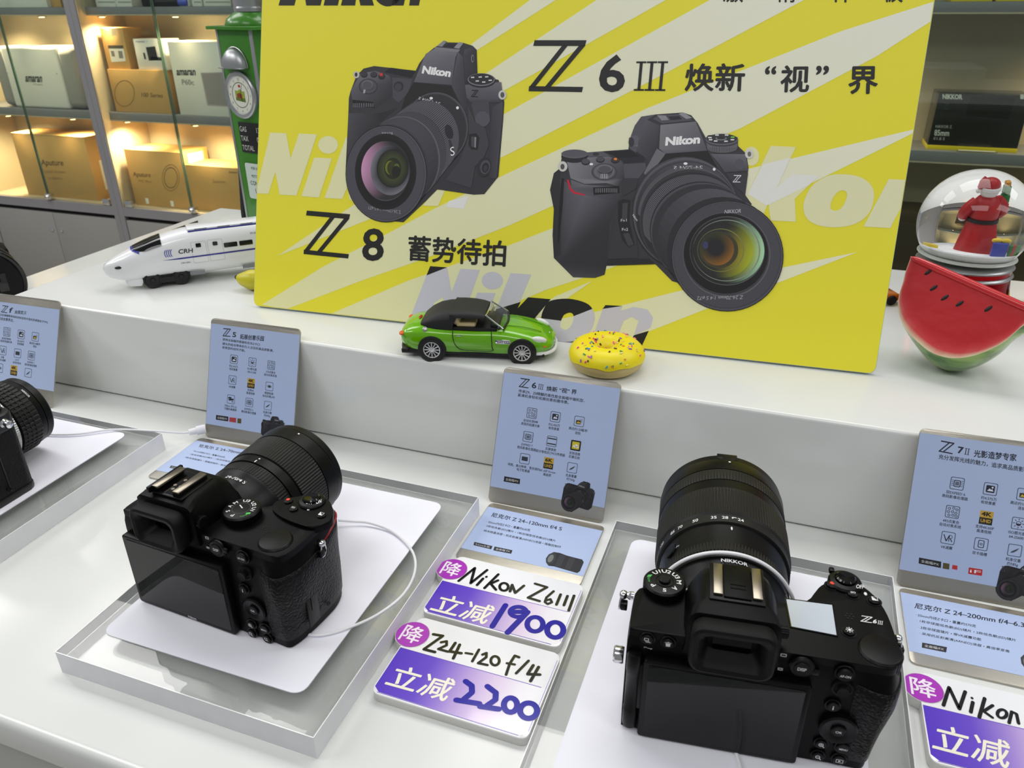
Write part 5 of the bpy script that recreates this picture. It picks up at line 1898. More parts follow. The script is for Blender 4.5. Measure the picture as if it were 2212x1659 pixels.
# zoom lens
LX, LZ = 54.5, 47.
lens6 = make_lens(c, LX, LZ, [
    ('lens', [(30, 40), (33, 40), (34.5, 42), (36, 54), (38.5, 62), (39.2, 67), (39.2, 70), (40.2, 78), (40.6, 92), (41, 94), (41, 174), (38, 174)], 'lens_black', None, 96),
    ('control_ring', [(39.2, 68), (40, 68.4), (40, 75.6), (39.6, 76)], 'ring_rubber', (1, 2, .45, 4, 2), 480),
    ('zoom_ring', [(41, 93), (42.3, 93.5), (42.6, 101), (43.6, 102.5), (43.9, 103), (44, 130), (43.6, 130.5), (43, 131)], 'ring_rubber', (4, 5, .6, 4, 2), 520),
    ('front_band', [(41, 131), (43, 131.2), (43.2, 140.6), (41, 141)], 'lens_black', None, 96),
    ('focus_ring', [(41, 141), (43.4, 141.2), (43.8, 142), (43.8, 153), (43.4, 153.6), (41, 154)], 'ring_rubber', (2, 3, .5, 4, 2), 520),
    ('front_barrel', [(41, 154), (43.6, 154.2), (44, 165), (43.6, 166), (41, 166.4)], 'lens_black', None, 96),
    ('lens_cap', [(41, 166.4), (43.2, 166.8), (43.2, 172), (42.4, 173.4), (36, 173.8), (0, 173.8)], 'black_plastic', None, 96)], None, 'wide zoom lens with ribbed rings and front cap')
g = N().box(-7, 7, -1, 1.2, 168, 174.6, .4, M=T(LX, 0, LZ) @ T(0, 0, 41.9) @ RX(0) @ Matrix(((1, 0, 0, 0), (0, 0, 1, 0), (0, 1, 0, 0), (0, 0, 0, 1))))
c.part('cap_clip', g, 'black_plastic', lens6)
lens_text(c, lens6, LX, LZ, [('24', 4.0, 42.6, 9.5, 95.8, WHT), ('28', 4.0, 42.6, -3.6, 95.8, WHT), ('35', 4.0, 42.6, -13, 95.8, WHT), ('50', 4.0, 42.6, -29, 95.8, WHT), ('70', 4.0, 42.6, -44, 95.8, WHT), ('85', 4.0, 42.6, -53, 95.8, WHT), ('120', 4.0, 42.6, -70, 95.8, WHT), ('NIKKOR', 4.2, 38.3, 4, 58.4, WHT), ('L-Fn', 2.8, 40.5, -50, 81, (180, 180, 184))])
lens_dot(c, lens6, LX, LZ, [(40.6, 2, 89, .55, 1.8), (43.8, 2, 163, .8, .8), (42.6, 2.6, 97.6, .5, .9), (42.6, 4.2, 98.2, 1.5, .35)])
g = N().lathe([(5.2, 0), (5.2, 1), (4.4, 1.3), (0, 1)], 28, M=T(LX, 0, LZ) @ RY(-58) @ T(0, 83, 40.3))
c.part('lens_button', g, 'black_plastic', lens6)

# white cable hung round the lens behind the hump
pts = []
for a in range(-78, 100, 6):
    t = math.radians(90 - a)
    rr_ = 41.2 if abs(a) < 60 else 41.2 + (abs(a) - 60) * .05
    pts.append(tuple(M6 @ Vector(((LX + rr_ * math.cos(t)) * MM, (63.5 + a * .015) * MM, (LZ + rr_ * math.sin(t)) * MM))))
cable(pts, 'white cable wrapped over the lens of the nearest camera', .0012)

# ---- camera on the left plinth -----------------------------------------------------------
o5 = onz(315, 1290, ZS)
M5 = T(o5.x, o5.y, ZS + .0002) @ RZ(-3.5)
c = C5C = Cam('mirrorless_camera', 'black camera on the left plinth with mode dial and ribbed zoom lens', M5)


def z5(x, y):
    return (240 + x / 2.9625, 880 + y / 2.9625)


def r5(x, y, d=0):
    return c.rear(*z5(x, y), d)


build_body(c, 134, 44, (24, 64.5, 66, 95, -13), (0.5, 88, 1, 60), False)
g = N().box(31, 58, 2, 30, 98.4, 99.6, .5)
g.box(30.5, 33, 0, 30, 99.4, 103.5, .4)
hs = c.part('hot_shoe', g, 'black_plastic')
for a, b in ((32.5, 37.5), (50, 55.5)):
    g = N().box(a, b, 3, 28, 102, 103.6, .4)
    c.part('rail', g, 'satin_metal', hs)
    g = N().box(a if a > 40 else a - .5, a + 1.2 if a < 40 else b, 3, 28, 99.5, 102.2)
    c.part('rail_side', g, 'black_plastic', hs)
g = N().box(38, 50, 4, 28, 99.5, 99.9)
c.part('shoe_plate', g, 'black_gloss', hs)
for x_, y_ in ((44, 20), (42, 13), (46.5, 13), (44, 9), (48, 20)):
    g = N().lathe([(1.2, 99.9), (1.2, 100.2), (0, 100.2)], 14, M=T(x_, y_, 0))
    c.part('contact', g, 'satin_metal', hs)
mx, my = 82, 26.5
md = dial(c, mx, my, 74, 83.5, 12.6, 'mode_dial', 44)
g = N().ring(ellipse(0, 0, 6.2, 6.2, 30), ellipse(0, 0, 5.8, 5.8, 30), 60, 83.6)
g.v = [v + Vector((mx * MM, my * MM, 0)) for v in g.v]
g.poly([(mx + a, my + b) for a, b in ((-3.6, 2.2), (-3.2, 2.9), (1, .6), (.6, -.1))], WHT, 83.66)
for st, an in (('M', 168), ('U3', 118), ('U2', 70), ('U1', 28), ('P', -78), ('S', -122), ('A', -160)):
    arc_text(g, st, 3.7, 7.2, an - 12, WHT, 83.66, (mx, my), .02)
g.poly([(mx + a, my + b) for a, b in ((7.4, -4.6), (10, -3), (9, -1.2), (6.6, -2.8))], GRN, 83.66)
arc_text(g, 'AUTO', 1.6, 9, -40, GRN, 83.66, (mx, my), .01)
c.part('dial_marks', g, 'camera_ink', md, smooth=0, kind='stuff')
rd = dial(c, 119.6, 13.4, 66, 78.5, 11, 'rear_dial', 34)
a = c.top(*z5(990, 770), 77.4)
g = N()
for k in range(7):
    t = math.radians(60 * k)
    rr_ = 0 if k == 6 else 1.8
    g.lathe([(.5, 77.1), (.5, 77.25), (0, 77.25)], 10, M=T(a[0] + rr_ * math.cos(t), a[1] + rr_ * math.sin(t), 0))
c.part('speaker_holes', g, 'shadow_gap', smooth=0, kind='stuff')
# raised grip top with shutter, record and ISO buttons
pts = [c.top(*z5(*p), 80) for p in ((1030, 640), (1060, 590), (1200, 565), (1300, 548), (1390, 590), (1420, 660), (1400, 720), (1290, 760), (1180, 735), (1080, 690))]
g = N().prism([tuple(p)[:2] for p in catmull([(a, b, 0) for a, b in pts], 5)], 74, 79.4, bev=1.2, seg=3, bevel_bottom=False)
c.part('grip_top', g, 'camera_black')
a = c.top(*z5(1133, 590), 81)
b = top_button(c, a[0], a[1], 79, 3)
g = N().lathe([(1.3, 81), (1.3, 81.3), (0, 81.4)], 18, M=T(a[0], a[1], 0))
c.part('record_dot', g, 'red_button', b)
a = c.top(*z5(1167, 640), 81)
top_button(c, a[0], a[1], 79, 3, mark='ISO', size=2.2)
a = c.top(*z5(1345, 682), 81)
b = top_button(c, a[0], a[1], 79, 3)
mk = N()
mk.poly([(a[0] - 1.6, a[1] - 1.6), (a[0] + 1.6, a[1] - 1.6), (a[0] + 1.6, a[1] + 1.6), (a[0] - 1.6, a[1] + 1.6)], WHT, 81.15)
mk.poly([(a[0] - 1.3, a[1] + 1.4), (a[0] + 1.3, a[1] - 1.3), (a[0] + 1.3, a[1] + 1.4)], 40, 81.2)
c.part('button_mark', mk, 'camera_ink', b, smooth=0)
sx, sy = c.top(*z5(1283, 585), 82)
g = N().lathe([(9.2, 78), (9.2, 80.4), (8.4, 81.3), (6.2, 81.8), (5.9, 81)], 36, M=T(sx, sy, 0))
pc = c.part('power_collar', g, 'black_plastic')
g = N().lathe([(5.6, 80.5), (5.6, 83), (4.8, 83.9), (0, 83.6)], 32, M=T(sx, sy, 0))
c.part('shutter_button', g, 'black_gloss', pc)
g = N().fit('OFF', *[c.top(*z5(*p), 81.4) for p in ((1243, 622), (1290, 626), (1250, 600))], WHT, 81.9, .02)
g.fit('ON', *[c.top(*z5(*p), 81.4) for p in ((1312, 624), (1345, 614), (1314, 600))], WHT, 81.9, .02)
c.part('power_marks', g, 'camera_ink', pc, smooth=0)
a = c.top(*z5(1262, 650), 80)
g = N().ball((a[0], a[1], 79.5), (1, 1, .4))
c.part('index_dot', g, 'white_paint')
# dioptre knob
g = N().lathe([(4.6, 0), (4.6, 3.4), (3.6, 4), (0, 4)], 88, M=T(66.5, 4, 84) @ RY(90), ribs=(0, 1, .4, 4, 2))
c.part('dioptre_knob', g, 'black_plastic')
# back controls
a = r5(675, 885, -1)
a = (a[0], min(a[1], 70.5))
g = N().lathe([(6.6, 0), (6.6, 1), (5.8, 1.8), (4.6, 1.8)], 32, M=REAR(a[0], 0, a[1])).box(a[0] + 5, a[0] + 9, -2, 0, a[1] - 1, a[1] + 2.6, .6)
c.part('selector_collar', g, 'black_plastic')
round_button(c, a[0], a[1], 4.2, 'DISP', 0, 2.4, 3, sx=.78, ring=False)
g = N()
for q in frame_q(a[0] - 9.5, a[1] + 4.6, a[0] - 6.6, a[1] + 6.6, .55) + frame_q(a[0] - 10.5, a[1] - 3.4, a[0] - 7.8, a[1] - 1.8, .7):
    g.poly(q, (210, 210, 212), 0, M=T(0, -.15, 0) @ RX(90))
c.part('selector_marks', g, 'camera_ink', smooth=0, kind='stuff')
a = r5(838, 943, -1)
round_button(c, a[0], min(a[1], 70), 4, 'AF-ON', -.6, 2, 2.1, sx=.85)
a = r5(850, 1070, -2)
g = N().lathe([(5.4, 0), (5.2, 1.2), (4.2, 1.4), (3.4, .6)], 30, M=REAR(a[0], 0, a[1])).lathe([(2.2, 0), (2.2, 2.4), (3.4, 3.4), (3.2, 4.6), (1, 4.3), (0, 4.3)], 30, M=REAR(a[0], 0, a[1]))
c.part('joystick', g, 'black_rubber')
a = r5(848, 1165, -1.5)
round_button(c, a[0], a[1], 3.1, 'i', -.8, 1.8, 4.2, sx=1.1)
a = r5(910, 1300, -2)
g = N().lathe([(9.2, 0), (9.2, 1.4), (8.2, 2.2), (4.6, 1.6), (4, 1.2)], 44, M=REAR(a[0], 0, a[1]))
ms = c.part('multi_selector', g, 'black_plastic')
g = N().lathe([(3.6, .6), (3.6, 2), (3, 2.5), (0, 2.5)], 30, M=REAR(a[0], 0, a[1]))
c.part('ok_button', g, 'black_plastic', ms)
g = N().text('OK', 2.3, a[0], 0, WHT, 0, 'c', bold=.01, M=T(0, -2.6, a[1] - .8) @ RX(90))
c.part('button_mark', g, 'camera_ink', ms, smooth=0)
for px, py, mk in ((898, 1390, '+'), (905, 1462, '-')):
    a = r5(px, py, -1.5)
    z_ = max(a[1], 4.2)
    b = round_button(c, a[0], z_, 3, None, -.8, 1.7)
    g = N()
    g.ring(ellipse(a[0] - .3, z_ + .3, 1.3, 1.3, 20), ellipse(a[0] - .3, z_ + .3, .95, .95, 20), WHT, 0)
    g.poly([(a[0] + .4, z_ - .6), (a[0] + .75, z_ - .3), (a[0] + 1.7, z_ - 1.4), (a[0] + 1.35, z_ - 1.7)], WHT, 0)
    g.poly([(a[0] - 1, z_ + .15), (a[0] + .4, z_ + .15), (a[0] + .4, z_ + .45), (a[0] - 1, z_ + .45)], WHT, 0)
    if mk == '+':
        g.poly([(a[0] - .45, z_ - .4), (a[0] - .15, z_ - .4), (a[0] - .15, z_ + 1), (a[0] - .45, z_ + 1)], WHT, 0)
    g.v = [Vector((v.x, -.0026, v.y)) for v in g.v]
    c.part('button_mark', g, 'camera_ink', b, smooth=0)
a = r5(982, 1420, -1.5)
round_button(c, a[0], max(a[1], 10), 3.4, 'MENU', -.8, 1.6, 1.9, sx=.85)
a = r5(1000, 1490, -1.5)
zz = max(a[1], 4)
b = round_button(c, a[0], zz, 3.2, None, -.8, 1.6)
mark_quads(c, b, frame_q(a[0] - 1.5, zz - .4, a[0] + 1, zz + 1.4, .3) + [[(a[0] - .8, zz - 1), (a[0] + 1.6, zz - 1), (a[0] + 1.6, zz - .7), (a[0] - .8, zz - .7)]], -2.48)
a = r5(507, 1300, -5.3)
g = N().text('Nikon', 3, a[0], 0, (190, 190, 194), 0, 'c', bold=.03, M=T(0, -5.32, 2.2) @ RX(90))
c.part('screen_mark', g, 'camera_ink', smooth=0)
strap_lug(c, 1, 27, 73, -1)
strap_lug(c, 132.5, 34, 66, 1)
# card door seams and screws on the grip side
g = N()
for z_ in (14, 60):
    g.lathe([(1.8, 0), (1.8, .5), (1.2, .5), (1, .2), (0, .2)], 16, M=T(136.9, 34, z_) @ RY(90))
c.part('side_screws', g, 'black_plastic', kind='stuff')
g = N().box(136.4, 137.2, 13, 24, 10, 62, .3).box(137, 137.6, 17, 18.2, 22, 46, .2)
c.part('card_door', g, 'black_plastic')
# zoom lens
LX5, LZ5 = 46.5, 45.
lens5 = make_lens(c, LX5, LZ5, [
    ('lens', [(28, 40), (32, 40), (33.5, 44), (34, 56), (35.4, 64), (36, 66), (36, 80), (37, 88), (38, 130), (34, 132)], 'lens_black', None, 96),
    ('control_ring', [(35.6, 66), (36.4, 66.4), (36.4, 75.6), (36, 76)], 'ring_rubber', (1, 2, .5, 4, 2), 400),
    ('scale_ring', [(36, 77), (37, 77.3), (37.2, 85), (36.6, 86)], 'lens_black', None, 96),
    ('zoom_ring', [(36.6, 86), (37.8, 86.4), (38.2, 87), (39, 111), (38.8, 111.8), (38, 112)], 'ring_rubber', (2, 3, .6, 4, 2), 420),
    ('front_barrel', [(37, 112), (39.2, 112.3), (39.6, 124), (39, 125), (37, 125.4)], 'lens_black', None, 96),
    ('lens_cap', [(37, 125.4), (38.6, 125.8), (38.6, 131), (37.8, 132.4), (32, 132.8), (0, 132.8)], 'black_plastic', None, 96)], None, 'standard zoom lens with finely ribbed rings and front cap')
lens_text(c, lens5, LX5, LZ5, [('24-70/4 S', 4.6, 34.4, 4, 56.5, WHT)])
lens_dot(c, lens5, LX5, LZ5, [(34, -7, 52.5, 1.6, 1.6), (37, 5, 79, .5, 1.6), (37.2, 6, 82.4, .7, .7), (39.5, 14, 122, .8, .8)])
# ------------------------------------------------------------------ old-style camera on the far-left plinth (only its right end is in view)
mat('silver_paint', (190, 190, 188), .28, .9)
mat('top_black', (14, 14, 15), .32)
Mf = T(-.4754, -.2345, ZS + .0002)
c = Cam('retro_camera', 'black retro camera with silver-ringed lens cut off by the left photo edge', Mf)
g = N().prism(rrect(0, 0, 144, 48, 9, 5), 0, 6, bev=1.2, seg=2)
c.part('base_plate', g, 'top_black')
g = N().prism(rrect(.6, .4, 143.4, 47.6, 9, 6), 6, 62, bev=.4, seg=1)
c.part('leather_body', g, leather('body_leather', (19, 19, 20), .5, 700, .6))
g = N().prism(rrect(0, 0, 144, 48, 9, 6), 62, 76, bev=1.6, seg=3)
c.part('top_plate', g, 'top_black')
g = N().prism([(44, -2), (86, -2), (82, 46), (48, 46)], 76, 97, bev=5, seg=3, bevel_bottom=False)
c.part('viewfinder_housing', g, 'top_black')
g = N().box(143.2, 144.1, 22, 23.2, 9, 58, .3).box(143.2, 144.1, 4, 5, 9, 58, .3)
c.part('door_seam', g, 'top_black', kind='stuff')
g = N()
for y_, z_ in ((30, 55), (29, 12)):
    g.lathe([(2, 0), (2, .7), (1.4, .7), (1.2, .3), (0, .3)], 16, M=T(143.8, y_ - 8, z_) @ RY(90))
c.part('side_screws', g, 'black_plastic', kind='stuff')
g = N().lathe([(4, 0), (4, 1), (2.6, 2.6), (2.6, 4), (3.6, 5), (3.2, 7), (0, 7.6)], 20, M=T(143, 36, 69) @ RY(90))
c.part('strap_lug', g, 'chrome')
g = N().box(136, 143.6, 30, 47.6, 74, 78, 1)
dl = dial(c, 122, 24, 76, 86, 10, 'shutter_dial', 30)
g = N().lathe([(1.6, 84), (1.6, 87.4), (0, 87.6)], 16, M=T(136, 36, -9))
c.part('record_button', g, 'red_button')
g = N().lathe([(7, 75), (7, 80), (5.5, 81), (0, 81)], 28, M=T(128, 40, 0))
c.part('shutter_button', g, 'top_black')
RLX, RLZ = 84., 40.
rl = make_lens(c, RLX, RLZ, [
    ('lens', [(30, 46), (32, 46), (33, 50), (33, 84), (31, 98), (26, 100)], 'lens_black', None, 96),
    ('silver_ring', [(33, 58), (34.2, 58.3), (34.2, 63.4), (33, 63.8)], 'silver_paint', (1, 2, .3, 4, 2), 400),
    ('focus_ring', [(33, 65), (34.6, 65.6), (34.8, 66), (34.8, 85), (34.2, 86), (33, 86.4)], 'ring_rubber', (2, 3, .9, 6, 2), 300),
    ('front_barrel', [(33, 86.4), (33.4, 86.8), (33, 92), (31.6, 93)], 'lens_black', None, 96),
    ('lens_cap', [(31, 93), (32.4, 93.2), (32.4, 99), (31.4, 100.4), (24, 100.8), (0, 100.8)], 'black_plastic', None, 96)], None, 'prime lens with block-pattern focus ring')
for k in range(3):
    g = N().lathe([(34.95, 69.6 + k * 4.6), (34.95, 70.4 + k * 4.6)], 96, M=FRONT(RLX, 0, RLZ))
    c.part('ring_groove', g, 'shadow_gap', rl)
lens_text(c, rl, RLX, RLZ, [('NIKKOR', 2.6, 33.3, 40, 87.6, WHT)])

# ------------------------------------------------------------------ camera on the side ledge at the far left (mostly hidden)
c = Cam('black_camera', 'black camera with a capped lens on the ledge at the far left', T(-.858, .178, .0002) @ RZ(238) @ S(1.2))
g = N().prism(rrect(-38, -30, 66, 18, 8, 4), 0, 66, bev=4, seg=3)
g.prism([(-24, -34), (24, -34), (20, 20), (-20, 20)], 62, 94, bev=6, seg=3, bevel_bottom=False)
g.prism(rrect(38, 0, 66, 38, 9, 4), 0, 68, bev=5, seg=3)
c.part('body', g, 'camera_black')
g = N().text('Canon', 9, 0, 0, WHT, 0, 'c', bold=.03, M=T(0, 20.8, 78) @ RX(-90) @ RZ(180))
c.part('brand_print', g, 'camera_ink', smooth=0)
l2 = make_lens(c, 0, 47, [
    ('lens', [(30, 16), (34, 18), (37, 30), (39, 50), (39.5, 70), (41, 84), (40, 88), (30, 88)], 'lens_black', None, 96),
    ('focus_ring', [(39, 42), (40.4, 42.6), (40.6, 43), (40.8, 60), (40.2, 61), (39, 61.4)], 'ring_rubber', (2, 3, .6, 4, 2), 360),
    ('rim', [(41, 84), (42, 84.6), (42, 89), (40.6, 90), (38, 89.4), (37.6, 87)], 'black_gloss', None, 96),
    ('lens_cap', [(37, 87), (37, 90.4), (36, 91.6), (0, 91.6)], 'black_plastic', None, 72)], None, 'lens closed with a pinch cap')
g = N().box(-22, -12, 91.4, 93, 36, 58, .8).box(12, 22, 91.4, 93, 36, 58, .8)
c.part('cap_grips', g, 'black_gloss', l2)
g = N().text('Canon', 7, 0, 0, 70, 0, 'c', bold=.02, M=T(0, 91.8, 64) @ RX(-90) @ RZ(180))
c.part('cap_print', g, 'camera_ink', l2, smooth=0)

# ------------------------------------------------------------------ toy train
mat('toy_white', (240, 241, 243), .16, coat=.4)
mat('toy_glass', (10, 11, 12), .06)
mat('toy_blue', (40, 44, 150), .25)
mat('toy_black', (14, 14, 14), .5)
mat('toy_grey', (132, 136, 140), .4)
TD = math.radians(45)
Nz = onz(*(180 + 230 / 5.267, 440 + 755 / 5.267), HD + .0245)
MT = T(Nz.x, Nz.y, HD + .0002) @ RZ(45)
train = thing('toy_train', 'white toy bullet train with a blue stripe, nose to the left', 'toy train', MT)
TW = 21.
TS = [(0, 1.5, 23, 26.5), (1.5, 5, 19, 30), (5, 8.6, 16, 33), (12, 12.5, 13, 36.5), (22, 16, 11, 41), (34, 18.6, 11, 46), (46, 20, 12.5, 50.5), (60, 20.8, 13, 55), (75, TW, 13, 58.5), (90, TW, 12.5, 61), (105, TW, 10, 62), (180, TW, 10, 62), (190, TW, 13, 62), (260, TW, 13, 62)]


def tsec(x, w, b, t, off=0, n=28):
    out = []
    m, h = (b + t) / 2, (t - b) / 2
    for i in range(n):
        a = 2 * math.pi * (i + .5) / n
        ca, sa = math.cos(a), math.sin(a)
        e = .42
        y = math.copysign(abs(ca) ** e, ca) * (w + off)
        z = math.copysign(abs(sa) ** (e if sa < 0 else .62), sa) * (h + off)
        if sa > 0:
            y *= 1 - .16 * max(0, sa) ** 3
        out.append((x, -y, m + z))
    return out


g = N().loft([tsec(*s) for s in TS])
obj('body_shell', g, 'toy_white', train, 40)


def tcut(x):
    for a, b in zip(TS, TS[1:]):
        if a[0] <= x <= b[0]:
            u = (x - a[0]) / (b[0] - a[0])
            return [a[i] + u * (b[i] - a[i]) for i in range(4)]


def tpatch(xs, offs, a_of, n=14):
    """surface patch hugging the shell: a_of(x) -> (start, end) angle in degrees"""
    secs = []
    for x in xs:
        s = tcut(x)
        m, h = (s[2] + s[3]) / 2 + offs, (s[3] - s[2]) / 2
        a0, a1 = a_of(x)
        row = []
        for i in range(n + 1):
            a = math.radians(a0 + (a1 - a0) * i / n)
            ca, sa = math.cos(a), math.sin(a)
            y = math.copysign(abs(ca) ** .42, ca) * (s[1] + offs) * (1 - .16 * max(0, sa) ** 3)
            z = math.copysign(abs(sa) ** (.42 if sa < 0 else .62), sa) * h
            row.append((x, -y, m + z))
        secs.append(row)
    return secs


wx = [35, 38, 42, 48, 55, 62, 66]
g = N().loft(tpatch(wx, .8, lambda x: (90 - 60 * min(1, ((x - 33) / 12)) ** .6, 90 + 60 * min(1, ((x - 33) / 12)) ** .6)), False, closed=False)
obj('windscreen', g, 'toy_glass', train, 60)
g = N().loft(tpatch([32.5, 34, 37, 41], .6, lambda x: (90 - 62 * min(1, max(.05, (x - 32) / 9)) ** .6, 90 + 62 * min(1, max(.05, (x - 32) / 9)) ** .6)), False, closed=False)
obj('windscreen_trim', g, 'toy_blue', train, 60)
for s in (-1, 1):
    p = [(13, s * 11.6, 27.5), (17, s * 13.6, 29.5), (21, s * 14.6, 31), (19, s * 14.9, 28.5), (15, s * 13.6, 27)]
    g = N().ball((17, s * 13.9, 28.6), (4.6, 1.5, 1.7), M=None)
    obj('headlamp', g, 'toy_glass', train)
# skirt below the nose and roof fairing
g = N().loft([[(x, s * w, z) for s, z in ((-1, b), (1, b), (1, 14), (-1, 14))] for x, w, b in ((20, 9, 8), (24, 13, 5), (34, 15, 4.2), (36.5, 15, 4.4), (38, 15, 8))])
obj('front_skirt', g, 'toy_white', train)
g = N().box(96, 262, -13, 13, 60.5, 63.4, 1.2)
g.box(97, 262, -14, 14, 60, 61.2, .3, mi=1)
obj('roof_fairing', g, ['toy_white', 'toy_blue'], train)
g = N()
for k in range(6):
    g.box(104 + k * 26, 118 + k * 26, -13.3, -12.6, 61.8, 62.8)
obj('roof_slots', g, 'toy_grey', train, kind='stuff')
SIDE = Plane(MT @ Vector((0, -TW * MM - .0004, 0)), (math.cos(TD), math.sin(TD), 0), (0, 0, 1))


def ts(x, y):
    u, v = SIDE.uv(180 + x / 5.267, 440 + y / 5.267)
    return (u / MM, v / MM)


SM = T(0, -TW - .25, 0) @ RX(90)
g = N()
sp = [ts(900, 650), ts(1100, 618), ts(1945, 505), ts(1945, 525), ts(1100, 634)]
sl = (sp[2][1] - sp[1][1]) / (sp[2][0] - sp[1][0])
sp = [sp[0], sp[1], (258, sp[2][1] + sl * (258 - sp[2][0])), (258, sp[3][1] + sl * (258 - sp[3][0])), sp[4]]
g.poly(sp, (38, 42, 146), 0, M=SM)
obj('blue_stripe', g, 'gloss_ink', train, 0)
g = N()
g.fit('CRH', ts(1083, 572), ts(1246, 556), ts(1083, 522), (28, 30, 52), .05, .015)
g.v = [SM @ (v / MM) * MM for v in g.v]
obj('side_lettering', g, 'gloss_ink', train, 0)
g = N()
cx_, cy_ = ts(990, 568)
for k in range(4):
    o_ = [(cx_ - 4 + k * 2.1 + 2.4 * math.cos(t), cy_ + 4.6 * math.sin(t)) for t in [math.radians(95 + 12 * i) for i in range(13)]]
    i_ = [(x + .7 + .06 * abs(y - cy_), y) for x, y in o_]
    g.poly(o_ + i_[::-1], (44, 62, 170), .05)
g.v = [SM @ (v / MM) * MM for v in g.v]
obj('side_emblem', g, 'gloss_ink', train, 0)
g = N()
g.fit('CRH-380C', ts(1113, 686), ts(1224, 674), ts(1113, 668), (70, 72, 78), .05)
g.fit('和谐号', ts(1895, 350), ts(2010, 335), ts(1895, 325), (40, 40, 46), .05)
g.v = [SM @ (v / MM) * MM for v in g.v]
obj('small_lettering', g, 'gloss_ink', train, 0, 'stuff')
for x0, y0, x1, y1 in ((1283, 500, 1333, 448), (1475, 478, 1522, 428), (1605, 500, 1748, 430), (1780, 478, 1922, 408)):
    a, b = ts(x0, y0), ts(x1, y1)
    z0, z1 = a[1], b[1]
    g = N().prism(rrect(a[0], min(z0, z1), b[0], max(z0, z1), .8, 3), 0, .3, M=T(0, -TW - .05, 0) @ RX(90))
    obj('window', g, 'toy_glass', train)
for k in range(3):
    g = N().prism(rrect(196 + k * 20, 36, 211 + k * 20, 44.5, .8, 3), 0, .3, M=T(0, -TW - .05, 0) @ RX(90))
    obj('window', g, 'toy_glass', train)
for x0, y0, x1, y1 in ((1262, 680, 1388, 420), (1450, 655, 1575, 395)):
    a, b = ts(x0, y0), ts(x1, y1)
    o_, i_ = rrect(a[0], a[1], b[0], b[1], 1.2, 3), rrect(a[0] + .4, a[1] + .4, b[0] - .4, b[1] - .4, 1, 3)
    g = N().ring(o_, i_, (196, 198, 202), 0)
    g.v = [T(0, -TW - .15, 0) @ RX(90) @ (v / MM) * MM for v in g.v]
    obj('door_outline', g, 'gloss_ink', train, 0)
for x_ in (91, 150, 210):
    g = N().box(x_, x_ + 16, -TW - .4, -TW + .2, 10.5, 15, .3)
    obj('side_grille', g, 'toy_grey', train)
for bx in (64.5, 205):
    b = obj('bogie', N().box(bx - 26, bx + 26, -16, 16, 5, 15, 2), 'toy_black', train)
    g = N().box(bx - 9, bx + 9, -18.4, -15.5, 5, 12, 1)
    obj('axle_box', g, 'toy_black', b)
    for wx_ in (bx - 15.5, bx + 15.5):
        for s in (-1, 1):
            g = N().lathe([(0, 0), (9.6, 0), (9.6, 3), (8.4, 3.4), (7.6, 2.6), (3, 2.6), (2.4, 4), (0, 4)], 32, M=T(wx_, s * 15, 9.7) @ RX(90 if s < 0 else -90))
            obj('wheel', g, 'toy_black', b)

# grey smoked plate standing behind the train
clear('smoked_acrylic', (150, 150, 140), .6, .05)
pl_ = Plane(MT @ Vector((0, .040, 0)), (math.cos(TD), math.sin(TD), 0), (0, 0, 1))
a, b = pl_.uv(315, 515), pl_.uv(427, 476)
PLM = MT @ T(a[0], .040, 0)
pt = thing('smoked_plate', 'smoked grey acrylic plate standing behind the toy train', 'plate', PLM)
w_ = b[0] - a[0]
g = G().prism([(0, .0002), (w_, .0002), (w_, b[1]), (.003, a[1]), (0, a[1] - .004)], 0, .003, M=RX(90))
obj('plate', g, 'smoked_acrylic', pt, 0)
g = G().box(-.004, w_ + .004, -.012, .006, 0, .003, .0006)
obj('foot_strip', g, 'smoked_acrylic', pt)

# ------------------------------------------------------------------ toy banana behind the poster's left end
mat('banana_skin', (206, 196, 40), .35, var=.12, vscale=60)
mat('banana_tip', (60, 52, 24), .6)
BM_ = T(-.3255, .1085, HD + .0145)
ban = thing('toy_banana', 'yellow-green toy banana peeping out left of the poster', 'toy fruit', BM_)
pts = catmull([(0, 0, 0), (.012, .002, -.002), (.035, .010, -.0025), (.062, .022, .001), (.085, .036, .010), (.094, .043, .020)], 6, False)
n_ = len(pts)
rad = [.0125 * min(1, .22 + 3.2 * (i / n_) if i < n_ * .5 else .3 + 3.0 * (1 - i / n_)) for i in range(n_)]
obj('fruit', G().tube(pts, rad, 8), 'banana_skin', ban, 60)
obj('tip', G().ball((-.0008, 0, 0), (.0016, .0026, .0026)), 'banana_tip', ban)

# ------------------------------------------------------------------ green tin petrol pump with a clock
mat('pump_green', (58, 128, 22), .32, coat=.3, var=.06, vscale=30)
mat('pump_green_dark', (42, 96, 20), .4, var=.1, vscale=40)
mat('pump_silver', (176, 178, 180), .35, .8)
PMX = T(-.457, .302, HD + .0002) @ RZ(-13)
pump = thing('toy_petrol_pump', 'green tin petrol pump model with clock behind the poster', 'model pump', PMX)
PWD, PDP, PHT = 66., 50., 268.
g = N().box(.8, PWD - .8, .8, PDP - .8, 8, PHT, .6)
obj('pump_body', g, 'pump_green', pump)
obj('pump_foot', N().box(-3, PWD + 3, -3, PDP + 3, 0, 8, 1), 'pump_green', pump)
for x_ in (0, PWD - 4):
    for y_ in (0, PDP - 4):
        obj('edge_trim', N().box(x_, x_ + 4, y_, y_ + 4, 8, PHT, .8), 'pump_silver', pump)
obj('top_plate', N().box(-9, PWD + 9, -7, PDP + 9, PHT, PHT + 4, .8), 'pump_green', pump)
g = N().lathe([(30, PHT + 4), (30, PHT + 6), (27, PHT + 12), (18, PHT + 19), (14, PHT + 20)], 40, M=T(PWD / 2 + 4, PDP / 2, 0))
